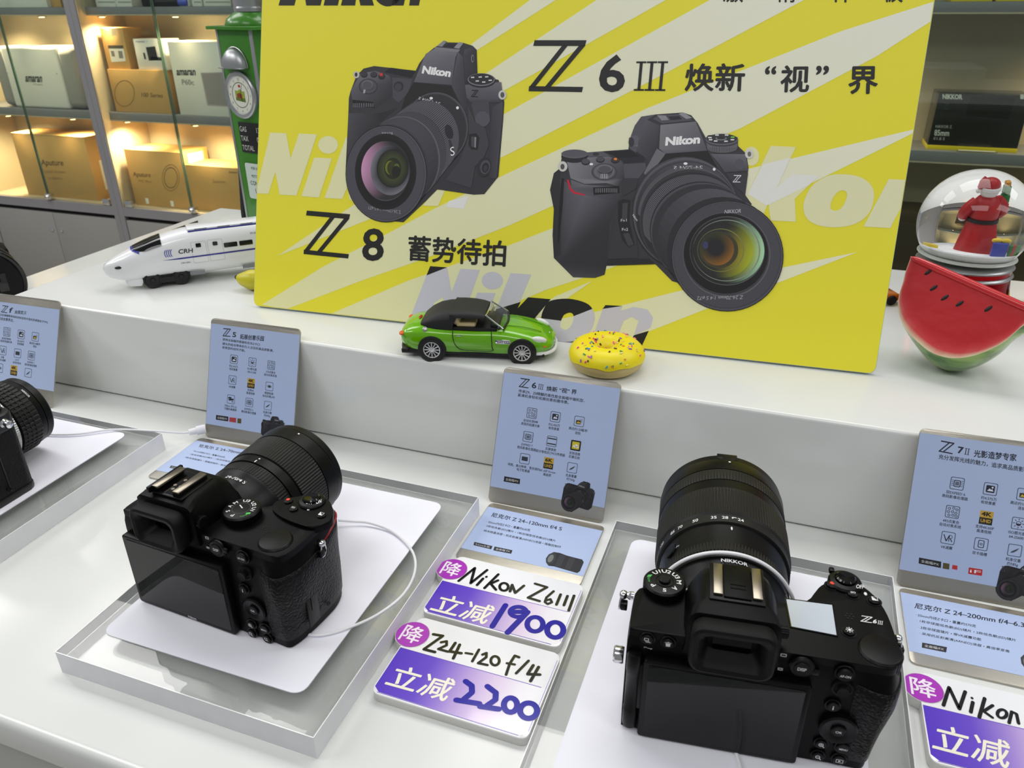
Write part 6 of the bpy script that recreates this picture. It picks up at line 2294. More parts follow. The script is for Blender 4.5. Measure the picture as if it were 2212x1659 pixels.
obj('globe_dome', g, 'pump_green', pump)
g = N().lathe([(15.5, PHT + 20), (15.5, PHT + 24), (14, PHT + 26), (14, PHT + 38), (0, PHT + 38)], 40, M=T(PWD / 2 + 6, PDP / 2, 0))
obj('globe_neck', g, 'pump_silver', pump)
g = N().lathe([(0, -9), (26, -9), (30, -7), (31, 0), (30, 7), (26, 9), (0, 9)], 48, M=T(PWD / 2 + 10, PDP / 2, PHT + 68) @ RX(90))
gl = obj('globe', g, mat('globe_white', (232, 232, 222), .3), pump)
g = N().lathe([(29.5, -9.6), (30.6, -9.6), (30.6, 9.6), (29.5, 9.6), (29.5, -9.6)], 48, M=T(PWD / 2 + 10, PDP / 2, PHT + 68) @ RX(90))
obj('globe_rim', g, 'pump_silver', gl)
g = N().ring(ellipse(0, 0, 25, 25, 40), ellipse(0, 0, 23.6, 23.6, 40), (90, 130, 40), 0)
g.v = [T(PWD / 2 + 10, PDP / 2 - 9.3, PHT + 68) @ RX(90) @ (v / MM) * MM for v in g.v]
obj('globe_ring_print', g, 'print_ink', gl, 0)
# lamp hood (half shell)
secs = []
for i in range(9):
    a = math.radians(90 * i / 8)
    secs.append([(22 * math.cos(t), -14 * math.sin(a) * (math.sin(t) * .8 + .2), 24 * math.sin(t) * math.cos(a)) for t in [math.radians(180 * k / 16) for k in range(17)]])
g = N().loft(secs, False, M=T(31, 0, 224), closed=False)
g.tube([(31 + 22 * math.cos(t), -.6, 224 + 24 * math.sin(t)) for t in [math.radians(180 * k / 20) for k in range(21)]], .9, 6)
g.box(9, 53, -12, 0, 223, 224.4, .3)
obj('lamp_hood', g, 'pump_silver', pump, 50)
# clock
CK = T(33, -.2, 191) @ RX(90) @ S(.95, .95, 1)
g = N().lathe([(30.5, -1), (30.5, 3.4), (29, 5), (25, 4), (24, 2.4)], 56, M=CK)
ck = obj('clock_bezel', g, 'pump_silver', pump)
g = N().lathe([(24.4, 1.5), (24.4, 2.6), (0, 2.6)], 48, M=CK)
obj('clock_face', g, mat('clock_white', (226, 226, 214), .35), ck)
g = N().ring(ellipse(0, 0, 16.6, 16.6, 40), ellipse(0, 0, 15.6, 15.6, 40), (92, 116, 60), 2.7)
for i in range(12):
    t = math.radians(90 - 30 * i)
    if i == 0:
        g.text('12', 4.6, 0, 18.6, (60, 60, 56), 2.72, 'c')
    else:
        g.text(str(i), 4, 20.3 * math.cos(t), 20.3 * math.sin(t) - 1.5, (60, 60, 56), 2.72, 'c')
g.poly([(-10, -7), (9, -9), (9, 5), (4, 5), (0, 8), (-5, 5), (-10, 6)], (150, 170, 60), 2.72)
g.poly([(-7, -3), (3, -5), (4, 1), (-2, 3), (-7, 1)], (150, 60, 44), 2.75)
g.poly([(-10, -7), (9, -9), (9, -4), (-10, -3)], (96, 120, 40), 2.73)
g.poly(ellipse(0, 11.5, 2.4, 2, 14), (176, 60, 36), 2.73)
g.v = [CK @ (v / MM) * MM for v in g.v]
obj('clock_print', g, 'print_ink', ck, 0, 'stuff')
g = N()
for an, ln, w2 in ((68, 15, .5), (-72, 9, .7)):
    t = math.radians(an)
    g.poly([(-w2 * math.sin(t), w2 * math.cos(t)), (w2 * math.sin(t), -w2 * math.cos(t)), (ln * math.cos(t) + w2 * .4 * math.sin(t), ln * math.sin(t) - w2 * .4 * math.cos(t)), (ln * math.cos(t) - w2 * .4 * math.sin(t), ln * math.sin(t) + w2 * .4 * math.cos(t))], (30, 40, 24), 2.9)
g.v = [CK @ (v / MM) * MM for v in g.v]
obj('clock_hands', g, 'print_ink', ck, 0)
# counter display and notice plate
dp = obj('price_display', N().box(17, 62, -1.2, 0, 118, 157, .4), 'toy_black', pump)
g = N()
for k, (a_, b_) in enumerate((('GAS', '13'), ('TAX', '05'), ('TOTAL', '18'))):
    g.text(a_, 9.5, 18.5, 145 - k * 12, (214, 214, 206), 0, 'l', sx=.78)
    g.text(b_, 9.5, 50, 145 - k * 12, (214, 214, 206), 0, 'l', sx=.8)
g.v = [T(0, -1.3, 0) @ RX(90) @ (v / MM) * MM for v in g.v]
obj('display_print', g, 'print_ink', dp, 0, 'stuff')
np_ = obj('notice_plate', N().prism(rrect(17, 56, 62, 104, 3, 3), 0, .8, M=T(0, 0, 0) @ RX(90)), mat('plate_pale', (206, 218, 208), .4), pump)
g = N()
for k, (t_, s_) in enumerate((('FOR USE AS', 5), ('MOTOR FUEL', 5), ('CONTAINS', 8), ('LEAD', 9))):
    g.text(t_, s_, 39.5, 96 - k * 10.5, (40, 60, 40), 0, 'c', sx=.8)
g.v = [T(0, -1, 0) @ RX(90) @ (v / MM) * MM for v in g.v]
obj('notice_print', g, 'print_ink', np_, 0, 'stuff')
# hose at the left side
g = N().tube(catmull([(-1, 20, 200), (-9, 16, 150), (-10, 12, 90), (-11, 8, 50), (-9, 4, 26), (-3, 2, 14)], 8, False), 3.4, 12)
obj('hose', g, mat('hose_dark', (60, 62, 60), .25, .4), pump)

# ------------------------------------------------------------------ green toy convertible
mat('car_green', (106, 178, 8), .14, coat=.5, var=.03, vscale=60)
mat('soft_top', (20, 20, 22), .6, bump=.2, bscale=900)
mat('seat_cream', (212, 194, 144), .55)
mat('tyre', (18, 18, 18), .6)
mat('alloy', (226, 226, 228), .3, .6)
mat('lamp_clear', (226, 230, 230), .1, coat=.5)
mat('lamp_orange', (222, 96, 30), .2)
mat('lamp_red', (170, 22, 20), .2)
clear('car_glass', (214, 220, 220), .8, .02)
cw = [onz(935, 777, HD), onz(1128, 784, HD)]
cang = math.degrees(math.atan2(cw[1].y - cw[0].y, cw[1].x - cw[0].x))
WB = (cw[1] - cw[0]).length / MM
# origin under the rear axle centre
CARM = T(cw[0].x, cw[0].y, HD + .0002) @ RZ(cang) @ T(0, .0265, 0) @ S(1, .93, 1)
car = thing('toy_car', 'green toy convertible with a black soft top on the deck', 'toy car', CARM)
CS = [(-38, 15, 15, 19, 21), (-36, 21, 13, 22, 25), (-31, 25.5, 10.5, 24, 28), (-22, 28, 8.5, 25, 31), (-8, 29.4, 7.5, 25.5, 32.5), (6, 29.8, 7.5, 25.5, 32), (20, 29, 7, 25, 30.5), (40, 28.6, 7, 24.6, 30), (56, 28.8, 7, 24.6, 31), (66, 29.2, 7, 24, 31), (78, 29.8, 7.5, 23, 29.6), (90, 29.4, 8, 21.5, 27), (100, 27.5, 8.5, 19.5, 24), (106, 24, 9.5, 17.5, 21), (110, 19, 10.5, 15.5, 18.5), (112, 13, 12, 15, 17)]


def csec(x, w, b, s, t):
    prof = [(0, b), (.6, b), (.9, b + .6), (.985, b + (s - b) * .35), (1.0, b + (s - b) * .65), (.985, s), (.9, s + (t - s) * .45), (.72, s + (t - s) * .78), (.4, t - .25 * (t - s) * .3), (0, t)]
    left = [(x, -q[0] * w, q[1]) for q in prof]
    right = [(x, q[0] * w, q[1]) for q in prof[-2:0:-1]]
    return left + right


CS = [((r[0] * .84 if r[0] < 0 else r[0]),) + r[1:] for r in CS]
dense = []
for i in range(len(CS) - 1):
    for k in range(3):
        u = k / 3
        a, b, c2, d = CS[max(i - 1, 0)], CS[i], CS[i + 1], CS[min(i + 2, len(CS) - 1)]
        row = [.5 * ((2 * b[j]) + (c2[j] - a[j]) * u + (2 * a[j] - 5 * b[j] + 4 * c2[j] - d[j]) * u * u + (3 * b[j] - a[j] - 3 * c2[j] + d[j]) * u ** 3) for j in range(5)]
        row[0] = b[0] + (c2[0] - b[0]) * u
        dense.append(row)
dense.append(CS[-1])
g = N().loft([csec(*r) for r in dense])
obj('car_body', g, 'car_green', car, 50)
obj('underbody', N().box(-30, 104, -26, 26, 4.5, 9, 1), 'toy_black', car)
for wx_ in (0, WB):
    for s in (-1, 1):
        g = N().lathe([(0, 0), (13.2, 0), (13.2, 2), (12.6, 2.4), (0, 2.4)], 40, M=T(wx_, s * 28.2, 10.8) @ RX(90 if s < 0 else -90))
        obj('wheel_arch', g, 'toy_black', car)
        WM_ = T(wx_, s * 21, 10.7) @ RX(90 if s < 0 else -90)
        g = N().lathe([(0, 0), (9, 0), (10.6, 1), (10.7, 2), (10.7, 9), (10.2, 10.4), (8.4, 10.8), (7.9, 10), (7.9, 8)], 44, M=WM_)
        wl = obj('wheel', g, 'tyre', car)
        g = N().lathe([(8, 7.5), (8, 10.3), (7.2, 10.5), (7, 9.2), (6.8, 8.2), (0, 8)], 40, M=WM_)
        g.lathe([(0, 10.6), (1.8, 10.4), (1.8, 8), ], 18, M=WM_)
        for k in range(12):
            g.box(1.2, 7.2, -.42, .42, 8.6, 10.1, .15, 1, M=WM_ @ RZ(30 * k))
        obj('rim', g, 'alloy', wl)
# soft top: rear shell, roof, cabin
def roof(x, w, z0, z1, r=.55):
    pts = []
    for i in range(13):
        a = math.pi * i / 12
        ca, sa = math.cos(a), math.sin(a)
        pts.append((x, -math.copysign(abs(ca) ** r, ca) * w, z0 + abs(sa) ** r * (z1 - z0)))
    return pts


g = N().loft([roof(-13, 15, 29, 31), roof(-11, 20, 29, 34), roof(-5, 23.5, 29, 39), roof(3, 25, 29, 43.2), roof(12, 25.2, 29, 45.4), roof(18, 25, 29, 46)], True)
tp = obj('soft_top', g, 'soft_top', car, 50)
g = N()
for x0, x1 in ((17, 52),):
    outer = [roof(17, 25, 40.5, 46), roof(26, 24.6, 40.6, 46.4), roof(36, 23.8, 40.4, 46), roof(44, 22.6, 40, 44.8), roof(49, 21.6, 39.4, 43.2)]
    g.loft(outer)
obj('roof_panel', g, 'soft_top', tp, 50)
# pillar curve of the top at the side windows
for s in (-1, 1):
    g = N().loft([[(x, s * y_, z) for x, y_, z in q] for q in ([(17, 25, 29), (17, 24, 29), (17, 24, 44), (17, 25, 44)], [(19, 25, 29.5), (19, 24, 29.5), (20, 23.6, 43), (20, 24.6, 43)], [(20, 25, 34), (20, 24, 34), (24, 23.4, 42), (24, 24.4, 42)])])
    obj('quarter_panel', g, 'soft_top', tp)
# cabin and seats
obj('cabin_floor', N().box(18, 60, -24, 24, 28, 31.4, .5), 'toy_black', car)
for s in (-1, 1):
    st = obj('seat', N().box(22, 40, s * 12 - 9, s * 12 + 9, 30, 34.5, 2), 'seat_cream', car)
    obj('seat_back', N().box(20, 26, s * 12 - 9, s * 12 + 9, 32, 43.6, 2.4, M=T(23, 0, 32) @ RY(-12) @ T(-23, 0, -32)), 'seat_cream', st)
obj('dashboard', N().box(54, 62, -22, 22, 30, 35, 2), 'toy_black', car)
g = N().tube([(52 + .5 * math.sin(math.radians(a)) * 5, 11 + 5 * math.cos(math.radians(a)), 36 + 5 * math.sin(math.radians(a))) for a in range(0, 360, 20)], .8, 8, True)
obj('steering_wheel', g, 'seat_cream', car)
# windscreen
q0 = [(66, -24, 31), (68.5, 0, 31.5), (66, 24, 31)]
q1 = [(50, -20.5, 42.6), (51.5, 0, 44), (50, 20.5, 42.6)]
g = N().loft([[tuple(p) for p in catmull(q0, 5, False)], [tuple(p) for p in catmull(q1, 5, False)]], False, closed=False)
ws = obj('windscreen', g, 'car_glass', car, 60)
fr = [tuple(p) for p in catmull(q0, 5, False)] + [tuple(p) for p in catmull(q1, 5, False)][::-1]
g = N().tube([q0[0], q1[0]], .8, 8).tube([q0[2], q1[2]], .8, 8).tube(catmull(q1, 5, False), .8, 8)
obj('screen_frame', g, 'chrome', ws)
g = N().tube(catmull(q0, 5, False), 1, 8)
obj('screen_gasket', g, 'toy_black', ws)
# door seams, handle, vents, lamps, bumper
for s in (-1, 1):
    w_ = 29.25
    dr = [(20, s * 27.2, 30.2), (19.8, s * (w_ + .1), 25.5), (21, s * (w_ - .15), 18), (24.5, s * (w_ - .55), 12.5), (31, s * (w_ - 1.0), 10.6), (55, s * (w_ - .9), 10.4), (55.8, s * (w_ - .35), 15), (55.6, s * (w_ - .2), 24), (55.4, s * 27.5, 30)]
    g = N().tube(catmull(dr, 4, False), .35, 6)
    obj('door_seam', g, 'toy_black', car)
    obj('door_handle', N().box(22.5, 28, s * 28.8 - .5, s * 28.8 + .5, 24.6, 25.6, .3), 'chrome', car)
    g = N().prism(rrect(59, 18.6, 73.5, 22.6, 1.9, 4), 0, .8, bev=.3, M=T(0, -29.2 if s < 0 else 30, 0) @ RX(90))
    vt = obj('side_vent', g, 'chrome', car)
    for k in range(6):
        obj('vent_bar', N().box(61 + k * 2, 62.1 + k * 2, s * 30.2 - .3, s * 30.2 + .3, 19.4, 21.8), 'toy_grey', vt)
    g = N().ball((0, 0, 0), (7.5, 3.4, 3), M=T(99, s * 23.2, 21.6) @ RZ(-24 * s) @ RY(14))
    obj('headlamp', g, 'lamp_clear', car)
    obj('turn_signal', N().ball((0, 0, 0), (3, 1.6, 1.1), M=T(103.5, s * 24.2, 15.5) @ RZ(-32 * s)), 'lamp_orange', car)
    obj('rear_lamp', N().ball((-29, s * 22, 23.5), (2.6, 4.5, 1.7)), 'lamp_orange', car)
    obj('mirror', N().ball((62.5, s * 26.5, 33), (1.8, 2.6, 1.6)), 'toy_black', car)
    obj('bonnet_crease', N().tube(catmull([(66, s * 13, 31.2), (84, s * 12, 29.2), (100, s * 9.5, 24.5)], 5, False), .5, 6), 'car_green', car)
g = N().tube(catmull([(96, -25.5, 8.4), (105, -23, 8.2), (111.5, -14, 8.2), (113, 0, 8.2), (111.5, 14, 8.2), (105, 23, 8.2), (96, 25.5, 8.4)], 6, False), 1.8, 10, M=S(1, 1, 1))
obj('front_bumper', g, 'toy_white', car)
for s in (-1, 1):
    obj('grille', N().ball((111.8, s * 5, 14.8), (1.2, 4.2, 1.6)), 'chrome', car)
obj('bonnet_emblem', N().ball((107, 0, 20.4), (1.3, 1.3, .5)), 'chrome', car)
obj('fuel_cap', N().lathe([(2.2, 0), (2.2, .6), (1.6, .9), (0, .9)], 18, M=T(-6, -26.4, 29.6) @ RX(52)), 'pump_silver', car)
obj('boot_lamp', N().ball((-15, 0, 32), (1.6, 5, .9)), 'lamp_red', car)
obj('rear_bumper', N().tube(catmull([(-23, -26, 8), (-29, -20, 8.4), (-32, 0, 8.4), (-29, 20, 8.4), (-23, 26, 8)], 5, False), 1.4, 8), 'toy_black', car)

# ------------------------------------------------------------------ toy doughnut
mat('dough', (206, 186, 124), .55, var=.06, vscale=80, bump=.15, bscale=300)
mat('icing_yellow', (240, 222, 14), .42, var=.04, vscale=60, bump=.1, bscale=250)
DM = T(.1288, .0385, HD + .0004)
dn = thing('toy_doughnut', 'yellow iced toy doughnut with coloured sprinkles', 'toy doughnut', DM)


def torus_pt(t, a, R=20., r=13.6, h=.94):
    wob = 1 + .012 * math.sin(5 * t) + .01 * math.cos(3 * t + 1)
    rr_ = R + r * math.cos(a) * wob
    return (rr_ * math.cos(t), rr_ * math.sin(t), 12.6 + r * h * math.sin(a))


def torus_band(a0, a1, n, off=0, wav=0):
    secs = []
    for i in range(n + 1):
        row = []
        for j in range(60):
            t = 2 * math.pi * j / 60
            lo, hi = a0, a1
            if wav:
                lo = a0 + wav * math.sin(6 * t) * .5 + wav * .4 * math.sin(11 * t)
                hi = a1 - wav * math.sin(7 * t) * .4
            row.append(torus_pt(t, lo + (hi - lo) * i / n, r=13.6 + off))
        secs.append(row)
    return secs


g = N().loft(torus_band(0, 2 * math.pi, 28), False)
g.v = [Vector((v.x, v.y, max(v.z, 0))) for v in g.v]
obj('dough', g, 'dough', dn, 60)
g = N().loft(torus_band(.02, math.pi + .5, 18, .7, .1), False)
obj('icing', g, 'icing_yellow', dn, 60)
rnd = random.Random(3)
spc = [(232, 70, 150), (60, 150, 90), (70, 160, 180), (230, 140, 40), (150, 110, 190), (240, 220, 120), (60, 50, 40), (240, 110, 170)]
g = N()
for i in range(105):
    t, a = rnd.uniform(0, 2 * math.pi), rnd.uniform(.15, math.pi - .1)
    p = Vector(torus_pt(t, a, r=14.5))
    nrm = Vector((math.cos(a) * math.cos(t), math.cos(a) * math.sin(t), math.sin(a)))
    qm = nrm.to_track_quat('Z', 'Y').to_matrix().to_4x4()
    ln = rnd.uniform(.7, 1.5)
    g.box(-ln, ln, -.6, .6, -.3, .65, .12, 1, M=T(*p) @ qm @ RZ(rnd.uniform(0, 180)), col=rgb(rnd.choice(spc)))
obj('sprinkles', g, 'gloss_ink', dn, 0, 'stuff')
# ------------------------------------------------------------------ watermelon slice (toy): a wedge of a ball


def melon_mat(name):
    m = ink_mat(name, .42, coat=.15)
    nt = m.node_tree
    b = nt.nodes['Principled BSDF']
    tc = nt.nodes.new('ShaderNodeTexCoord')
    n = nt.nodes.new('ShaderNodeTexNoise')
    n.inputs['Scale'].default_value = 60
    nt.links.new(tc.outputs['Object'], n.inputs['Vector'])
    bp = nt.nodes.new('ShaderNodeBump')
    bp.inputs['Strength'].default_value = .35
    bp.inputs['Distance'].default_value = .002
    nt.links.new(n.outputs['Fac'], bp.inputs['Height'])
    nt.links.new(bp.outputs['Normal'], b.inputs['Normal'])
    return m


def rind_mat(name):
    m = mat(name, (96, 140, 58), .25, coat=.5)
    nt = m.node_tree
    b = nt.nodes['Principled BSDF']
    tc = nt.nodes.new('ShaderNodeTexCoord')
    w = nt.nodes.new('ShaderNodeTexNoise')
    w.inputs['Scale'].default_value = 30
    mp = nt.nodes.new('ShaderNodeMapping')
    mp.inputs['Scale'].default_value = (.5, 2.5, 2.5)
    nt.links.new(tc.outputs['Object'], mp.inputs['Vector'])
    nt.links.new(mp.outputs['Vector'], w.inputs['Vector'])
    cr = nt.nodes.new('ShaderNodeValToRGB')
    cr.color_ramp.elements[0].position, cr.color_ramp.elements[0].color = .35, rgb((62, 110, 40))
    cr.color_ramp.elements[1].position, cr.color_ramp.elements[1].color = .65, rgb((150, 184, 96))
    nt.links.new(w.outputs['Fac'], cr.inputs['Fac'])
    nt.links.new(cr.outputs['Color'], b.inputs['Base Color'])
    return m


melon_mat('melon_face')
rind_mat('melon_rind')
MO = (1880, 340, 1.904)
prof_px = [(700, 665), (632, 690), (560, 752), (500, 787), (430, 814), (360, 826), (300, 820), (240, 796), (170, 735), (130, 680), (114, 620), (117, 570), (132, 520), (145, 470), (160, 428)]


def melon_rows(h):
    """wedge turned about its straight upper edge; the cut face keeps its real outline"""
    L, Rr = onz(1968, 553, HD + h + .012), onz(2268, 684, HD + h - .014)
    ax = (Rr - L).normalized()
    dn_ = (Vector((0, 0, -1)) + ax * ax.z).normalized()
    fr_ = ax.cross(dn_).normalized()
    if fr_.y > 0:
        fr_ = -fr_
    de = math.radians(24)
    er = dn_ * math.cos(de) + fr_ * math.sin(de)
    pl = Plane(L, ax, -er)
    ln_ = (Rr - L).length
    tr_ = [(0., 0.)]
    for x, y in prof_px[::-1]:
        u, v = pl.uv(MO[0] + x / MO[2], MO[1] + y / MO[2])
        tr_.append((u, max(-v, 0)))
    tr_.append((ln_, 0.))
    sm = [(p.x, max(p.y, 0)) for p in catmull([(a, b, 0) for a, b in tr_], 3, False)]
    return L, ax, dn_, fr_, de, er, sm, ln_


def mrow(al, k=1.):
    bl = .034 * math.sin(math.pi * al / math.radians(72))
    d = dn_ * math.cos(de - al) + fr_ * math.sin(de - al)
    return [ax * t + d * (r * k + bl * (t / ln_) * math.sin(math.pi * min(1, max(0, t / ln_))) ** .6) for t, r in sm]


hh = .075
for _ in range(12):
    L, ax, dn_, fr_, de, er, sm, ln_ = melon_rows(hh)
    low = min(L.z + p.z for a in range(0, 73, 4) for p in mrow(math.radians(a)))
    hh += (HD + .0004 - low) * .8
MELM = T(*L)
mel = thing('toy_watermelon', 'toy watermelon slice standing in front of the snow globe', 'toy fruit', MELM)
A1 = math.radians(72)
NP = 14
g = G().loft([mrow(A1 * i / NP) for i in range(NP + 1)], False, closed=False)
g.f = [f[::-1] for f in g.f]
obj('rind', g, 'melon_rind', mel, 60)
NT = len(sm)
for al, fl in ((0, False), (A1, True)):
    K = 12
    vs, fs, cs = [], [], []
    for i in range(K + 1):
        k_ = i / K
        for j, p in enumerate(mrow(al, k_)):
            vs.append(p)
            r = sm[j][1] * k_
            e_ = min(sm[j][1] - r, .5)
            ed = sm[j][1] * (1 - k_)
            t_ = sm[j][0]
            ed = min(ed, math.hypot(*(min(t_, ln_ - t_), 0)) + ed * .35 + .004 if min(t_, ln_ - t_) < .02 else ed)
            nz = noise.noise(Vector((t_ * 90, r * 90, 0))) * .0016
            q = max(0, min(1, (ed + nz) / .016))
            red, pk, wh = (186, 10, 22), (208, 62, 64), (228, 214, 180)
            c0 = tuple(wh[m_] + (pk[m_] - wh[m_]) * min(1, q / .3) for m_ in range(3)) if q < .3 else tuple(pk[m_] + (red[m_] - pk[m_]) * min(1, (q - .3) / .7) for m_ in range(3))
            cs.append(rgb(c0))
    for i in range(K):
        for j in range(NT - 1):
            a = i * NT + j
            f = (a, a + 1, a + NT + 1, a + NT)
            fs.append(f if fl else f[::-1])
    g = G()
    g.add(vs, fs, 0, None, cs)
    obj('flesh', g, 'melon_face', mel, 60)
g = G().tube([ax * (ln_ * t) + dn_ * .0012 for t in (.0, .02, .06, .2, .5, .8, .94, .98, 1.)], [.0006, .002, .003, .0034, .0034, .0034, .003, .002, .0006], 10)
obj('upper_edge', g, mat('melon_edge', (200, 34, 40), .3, coat=.4), mel, 60)
FPL = Plane(L, ax, -er)
nf_ = -FPL.n if FPL.n.dot(CAM - L) < 0 else FPL.n
for px_, py_, rt in ((2005, 588, -30), (2017, 622, -40), (2041, 643, -50), (2073, 656, -50), (2135, 667, -50)):
    u, v = FPL.uv(px_, py_)
    p = ax * u - er * v
    M_ = T(*p) @ Matrix((ax, nf_, -er)).transposed().to_4x4() @ RY(24)
    g = G().ball((0, 0, 0), (.0014, .0012, .0036), 14, 8, M=M_)
    obj('seed', g, 'toy_black', mel)

# ------------------------------------------------------------------ snow globe
GC, GR = Vector((.441, .29, .2005)), .052
GM = T(GC.x, GC.y, HD + .0002)
glb = thing('snow_globe', 'snow globe with a red-coated figurine on a shiny red base', 'snow globe', GM)
m = bpy.data.materials.new('globe_glass')
m.use_nodes = True
b = m.node_tree.nodes['Principled BSDF']
b.inputs['Transmission Weight'].default_value = 1
b.inputs['Roughness'].default_value = 0
b.inputs['IOR'].default_value = 1.36
b.inputs['Base Color'].default_value = (1, 1, 1, 1)
MATS['globe_glass'] = m
mat('snow', (236, 240, 240), .7, bump=.5, bscale=900, bdist=.0006)
mat('red_foil', (150, 8, 16), .12, .9)
mat('figure_red', (176, 18, 26), .45, var=.12, vscale=200)
mat('figure_white', (232, 232, 230), .6)
mat('figure_green', (36, 120, 40), .45)
mat('gift_blue', (40, 62, 170), .4)
mat('gift_yellow', (228, 200, 40), .4)
zc = (GC.z - HD) / MM
R_ = GR / MM
prof = []
cutz = -.62
for i in range(41):
    a = math.acos(max(-1, min(1, cutz))) * (1 - i / 40)
    prof.append((R_ * math.sin(a), zc + R_ * math.cos(a)))
prof[-1] = (0, zc + R_)
g = N().lathe(prof, 64)
obj('glass_ball', g, 'globe_glass', glb, 70)
br_ = prof[0][0]
bz = prof[0][1]
g = N().lathe([(50, 0), (51, 2), (49.5, 14), (47, 28), (45, 38), (44, 45), (0, 45)], 60)
obj('base', g, 'red_foil', glb, 50)
for z_, r_ in ((47, 46), (55.5, 45.5)):
    g = N().lathe([(0, z_ - 2), (r_ - 1.5, z_ - 2), (r_, z_), (r_ - 1.5, z_ + 2), (0, z_ + 2)], 60)
    obj('silver_band', g, 'pump_silver', glb, 60)
g = N().lathe([(43.5, 46), (43.5, 56), (0, 56)], 60)
obj('band_core', g, 'red_foil', glb, 50)
g = N().lathe([(br_ + 3.5, bz - 1), (br_ + 5, bz), (br_ + 3, bz + 2), (br_ + .6, bz + 2.4), (br_ + .6, bz - .5)], 60)
obj('neck_collar', g, mat('globe_collar', (190, 196, 188), .3), glb, 60)
# snowflake reliefs on the base
for an in (-70, -20, 30):
    t = math.radians(an - 60)
    g = N()
    SM_ = RZ(math.degrees(t) + 90) @ T(0, -48.6, 20) @ RX(84)
    for k in range(6):
        g.box(-.5, .5, 0, 9, 0, 1, .2, 1, M=SM_ @ RZ(60 * k))
        for s in (-1, 1):
            g.box(-.4, .4, 0, 3.4, 0, .9, .2, 1, M=SM_ @ RZ(60 * k) @ T(0, 5, 0) @ RZ(45 * s))
    obj('snowflake_relief', g, 'pump_silver', glb)
# inside: snow bed, figurine, gifts
sz = zc - R_ * .44
rs = math.sqrt(max(0, R_ ** 2 - (sz - zc) ** 2)) - 1.5
g = N().lathe([(rs * .86, sz - 8), (rs * .97, sz - 3), (rs, sz), (rs - 2, sz + 1), (0, sz + 2)], 48)
obj('snow_bed', g, 'snow', glb, 50)
FZ = sz + 1
FM = T(5, 3, FZ) @ RZ(20) @ S(.78)
g = N().lathe([(17, 0), (17, 2), (15, 14), (12.5, 26), (11.4, 30), (11.8, 34), (12.6, 40), (11.5, 47), (8, 52), (5, 54), (0, 54)], 28, M=FM)
fig = obj('figurine_coat', g, 'figure_red', glb, 40)
g = N().lathe([(12.4, 28.5), (13, 28.7), (13, 32), (12.4, 32.2)], 28, M=FM)
obj('belt', g, 'toy_black', fig)
g = N().ball((0, 0, 58), (8, 7.6, 7.4), M=FM)
obj('head', g, 'figure_white', fig)
g = N().lathe([(8.6, -2.2), (9.4, -1.4), (9.4, 1.4), (8.6, 2.2)], 28, M=FM @ T(0, 0, 61))
obj('hat_brim', g, 'figure_white', fig)
g = N().ball((0, 0, 65), (8.4, 8.2, 8), M=FM).tube([FM @ Vector(p) for p in ((-4, 0, 70), (-8, 0, 68), (-10.4, 0, 62))], [5, 3.4, 1.8], 12)
obj('hat', g, 'figure_red', fig)
obj('hat_bobble', N().ball((-10.6, 0, 59.4), 2.6, M=FM), 'figure_white', fig)
for s in (-1, 1):
    g = N().tube(catmull([FM @ Vector(p) for p in ((s * 9, 1, 48), (s * 14.5, 2, 42), (s * 16, 5, 35), (s * 13, 9, 31))], 5, False), [4.2] * 10 + [3.6] * 6, 12)
    ar = obj('arm', g, 'figure_red', fig)
    obj('mitten', N().ball(tuple(FM @ Vector((s * 15, 7, 31))), 2.8), 'figure_white', ar)
g = N()
for k in range(3):
    g.box(14.5 - k * .2, 20 + k * .4, 2, 8, 52 - k * 8, 59.6 - k * 8, .8, M=FM)
tr_ = obj('carried_tree', g, 'figure_green', glb)
g = N().box(15, 19.5, 2.5, 7.5, 59.6, 64, .8, M=FM)
obj('tree_tip', g, mat('tip_gold', (206, 150, 50), .4), tr_)
g = N().box(13, 24.5, -25, -14, FZ - .5, FZ + 12, .8)
gf = obj('gift_box', g, 'gift_blue', glb)
for s in (-1, 1):
    g = N().ball((18.5 + s * 3.4, -19.5, FZ + 13.4), (3.8, 2.2, 2))
    obj('bow', g, 'gift_yellow', gf)
g = N().box(25, 34, -18, -10, FZ - .5, FZ + 9.5, .8)
g2 = obj('gift_box', g, 'figure_green', glb)
obj('ribbon', N().box(28.2, 30.6, -18.3, -9.7, FZ - .5, FZ + 9.9, .3), 'figure_red', g2)
obj('gift_box', N().box(-32, -22, -6, 4, FZ - .5, FZ + 3, .8), 'gift_yellow', glb)


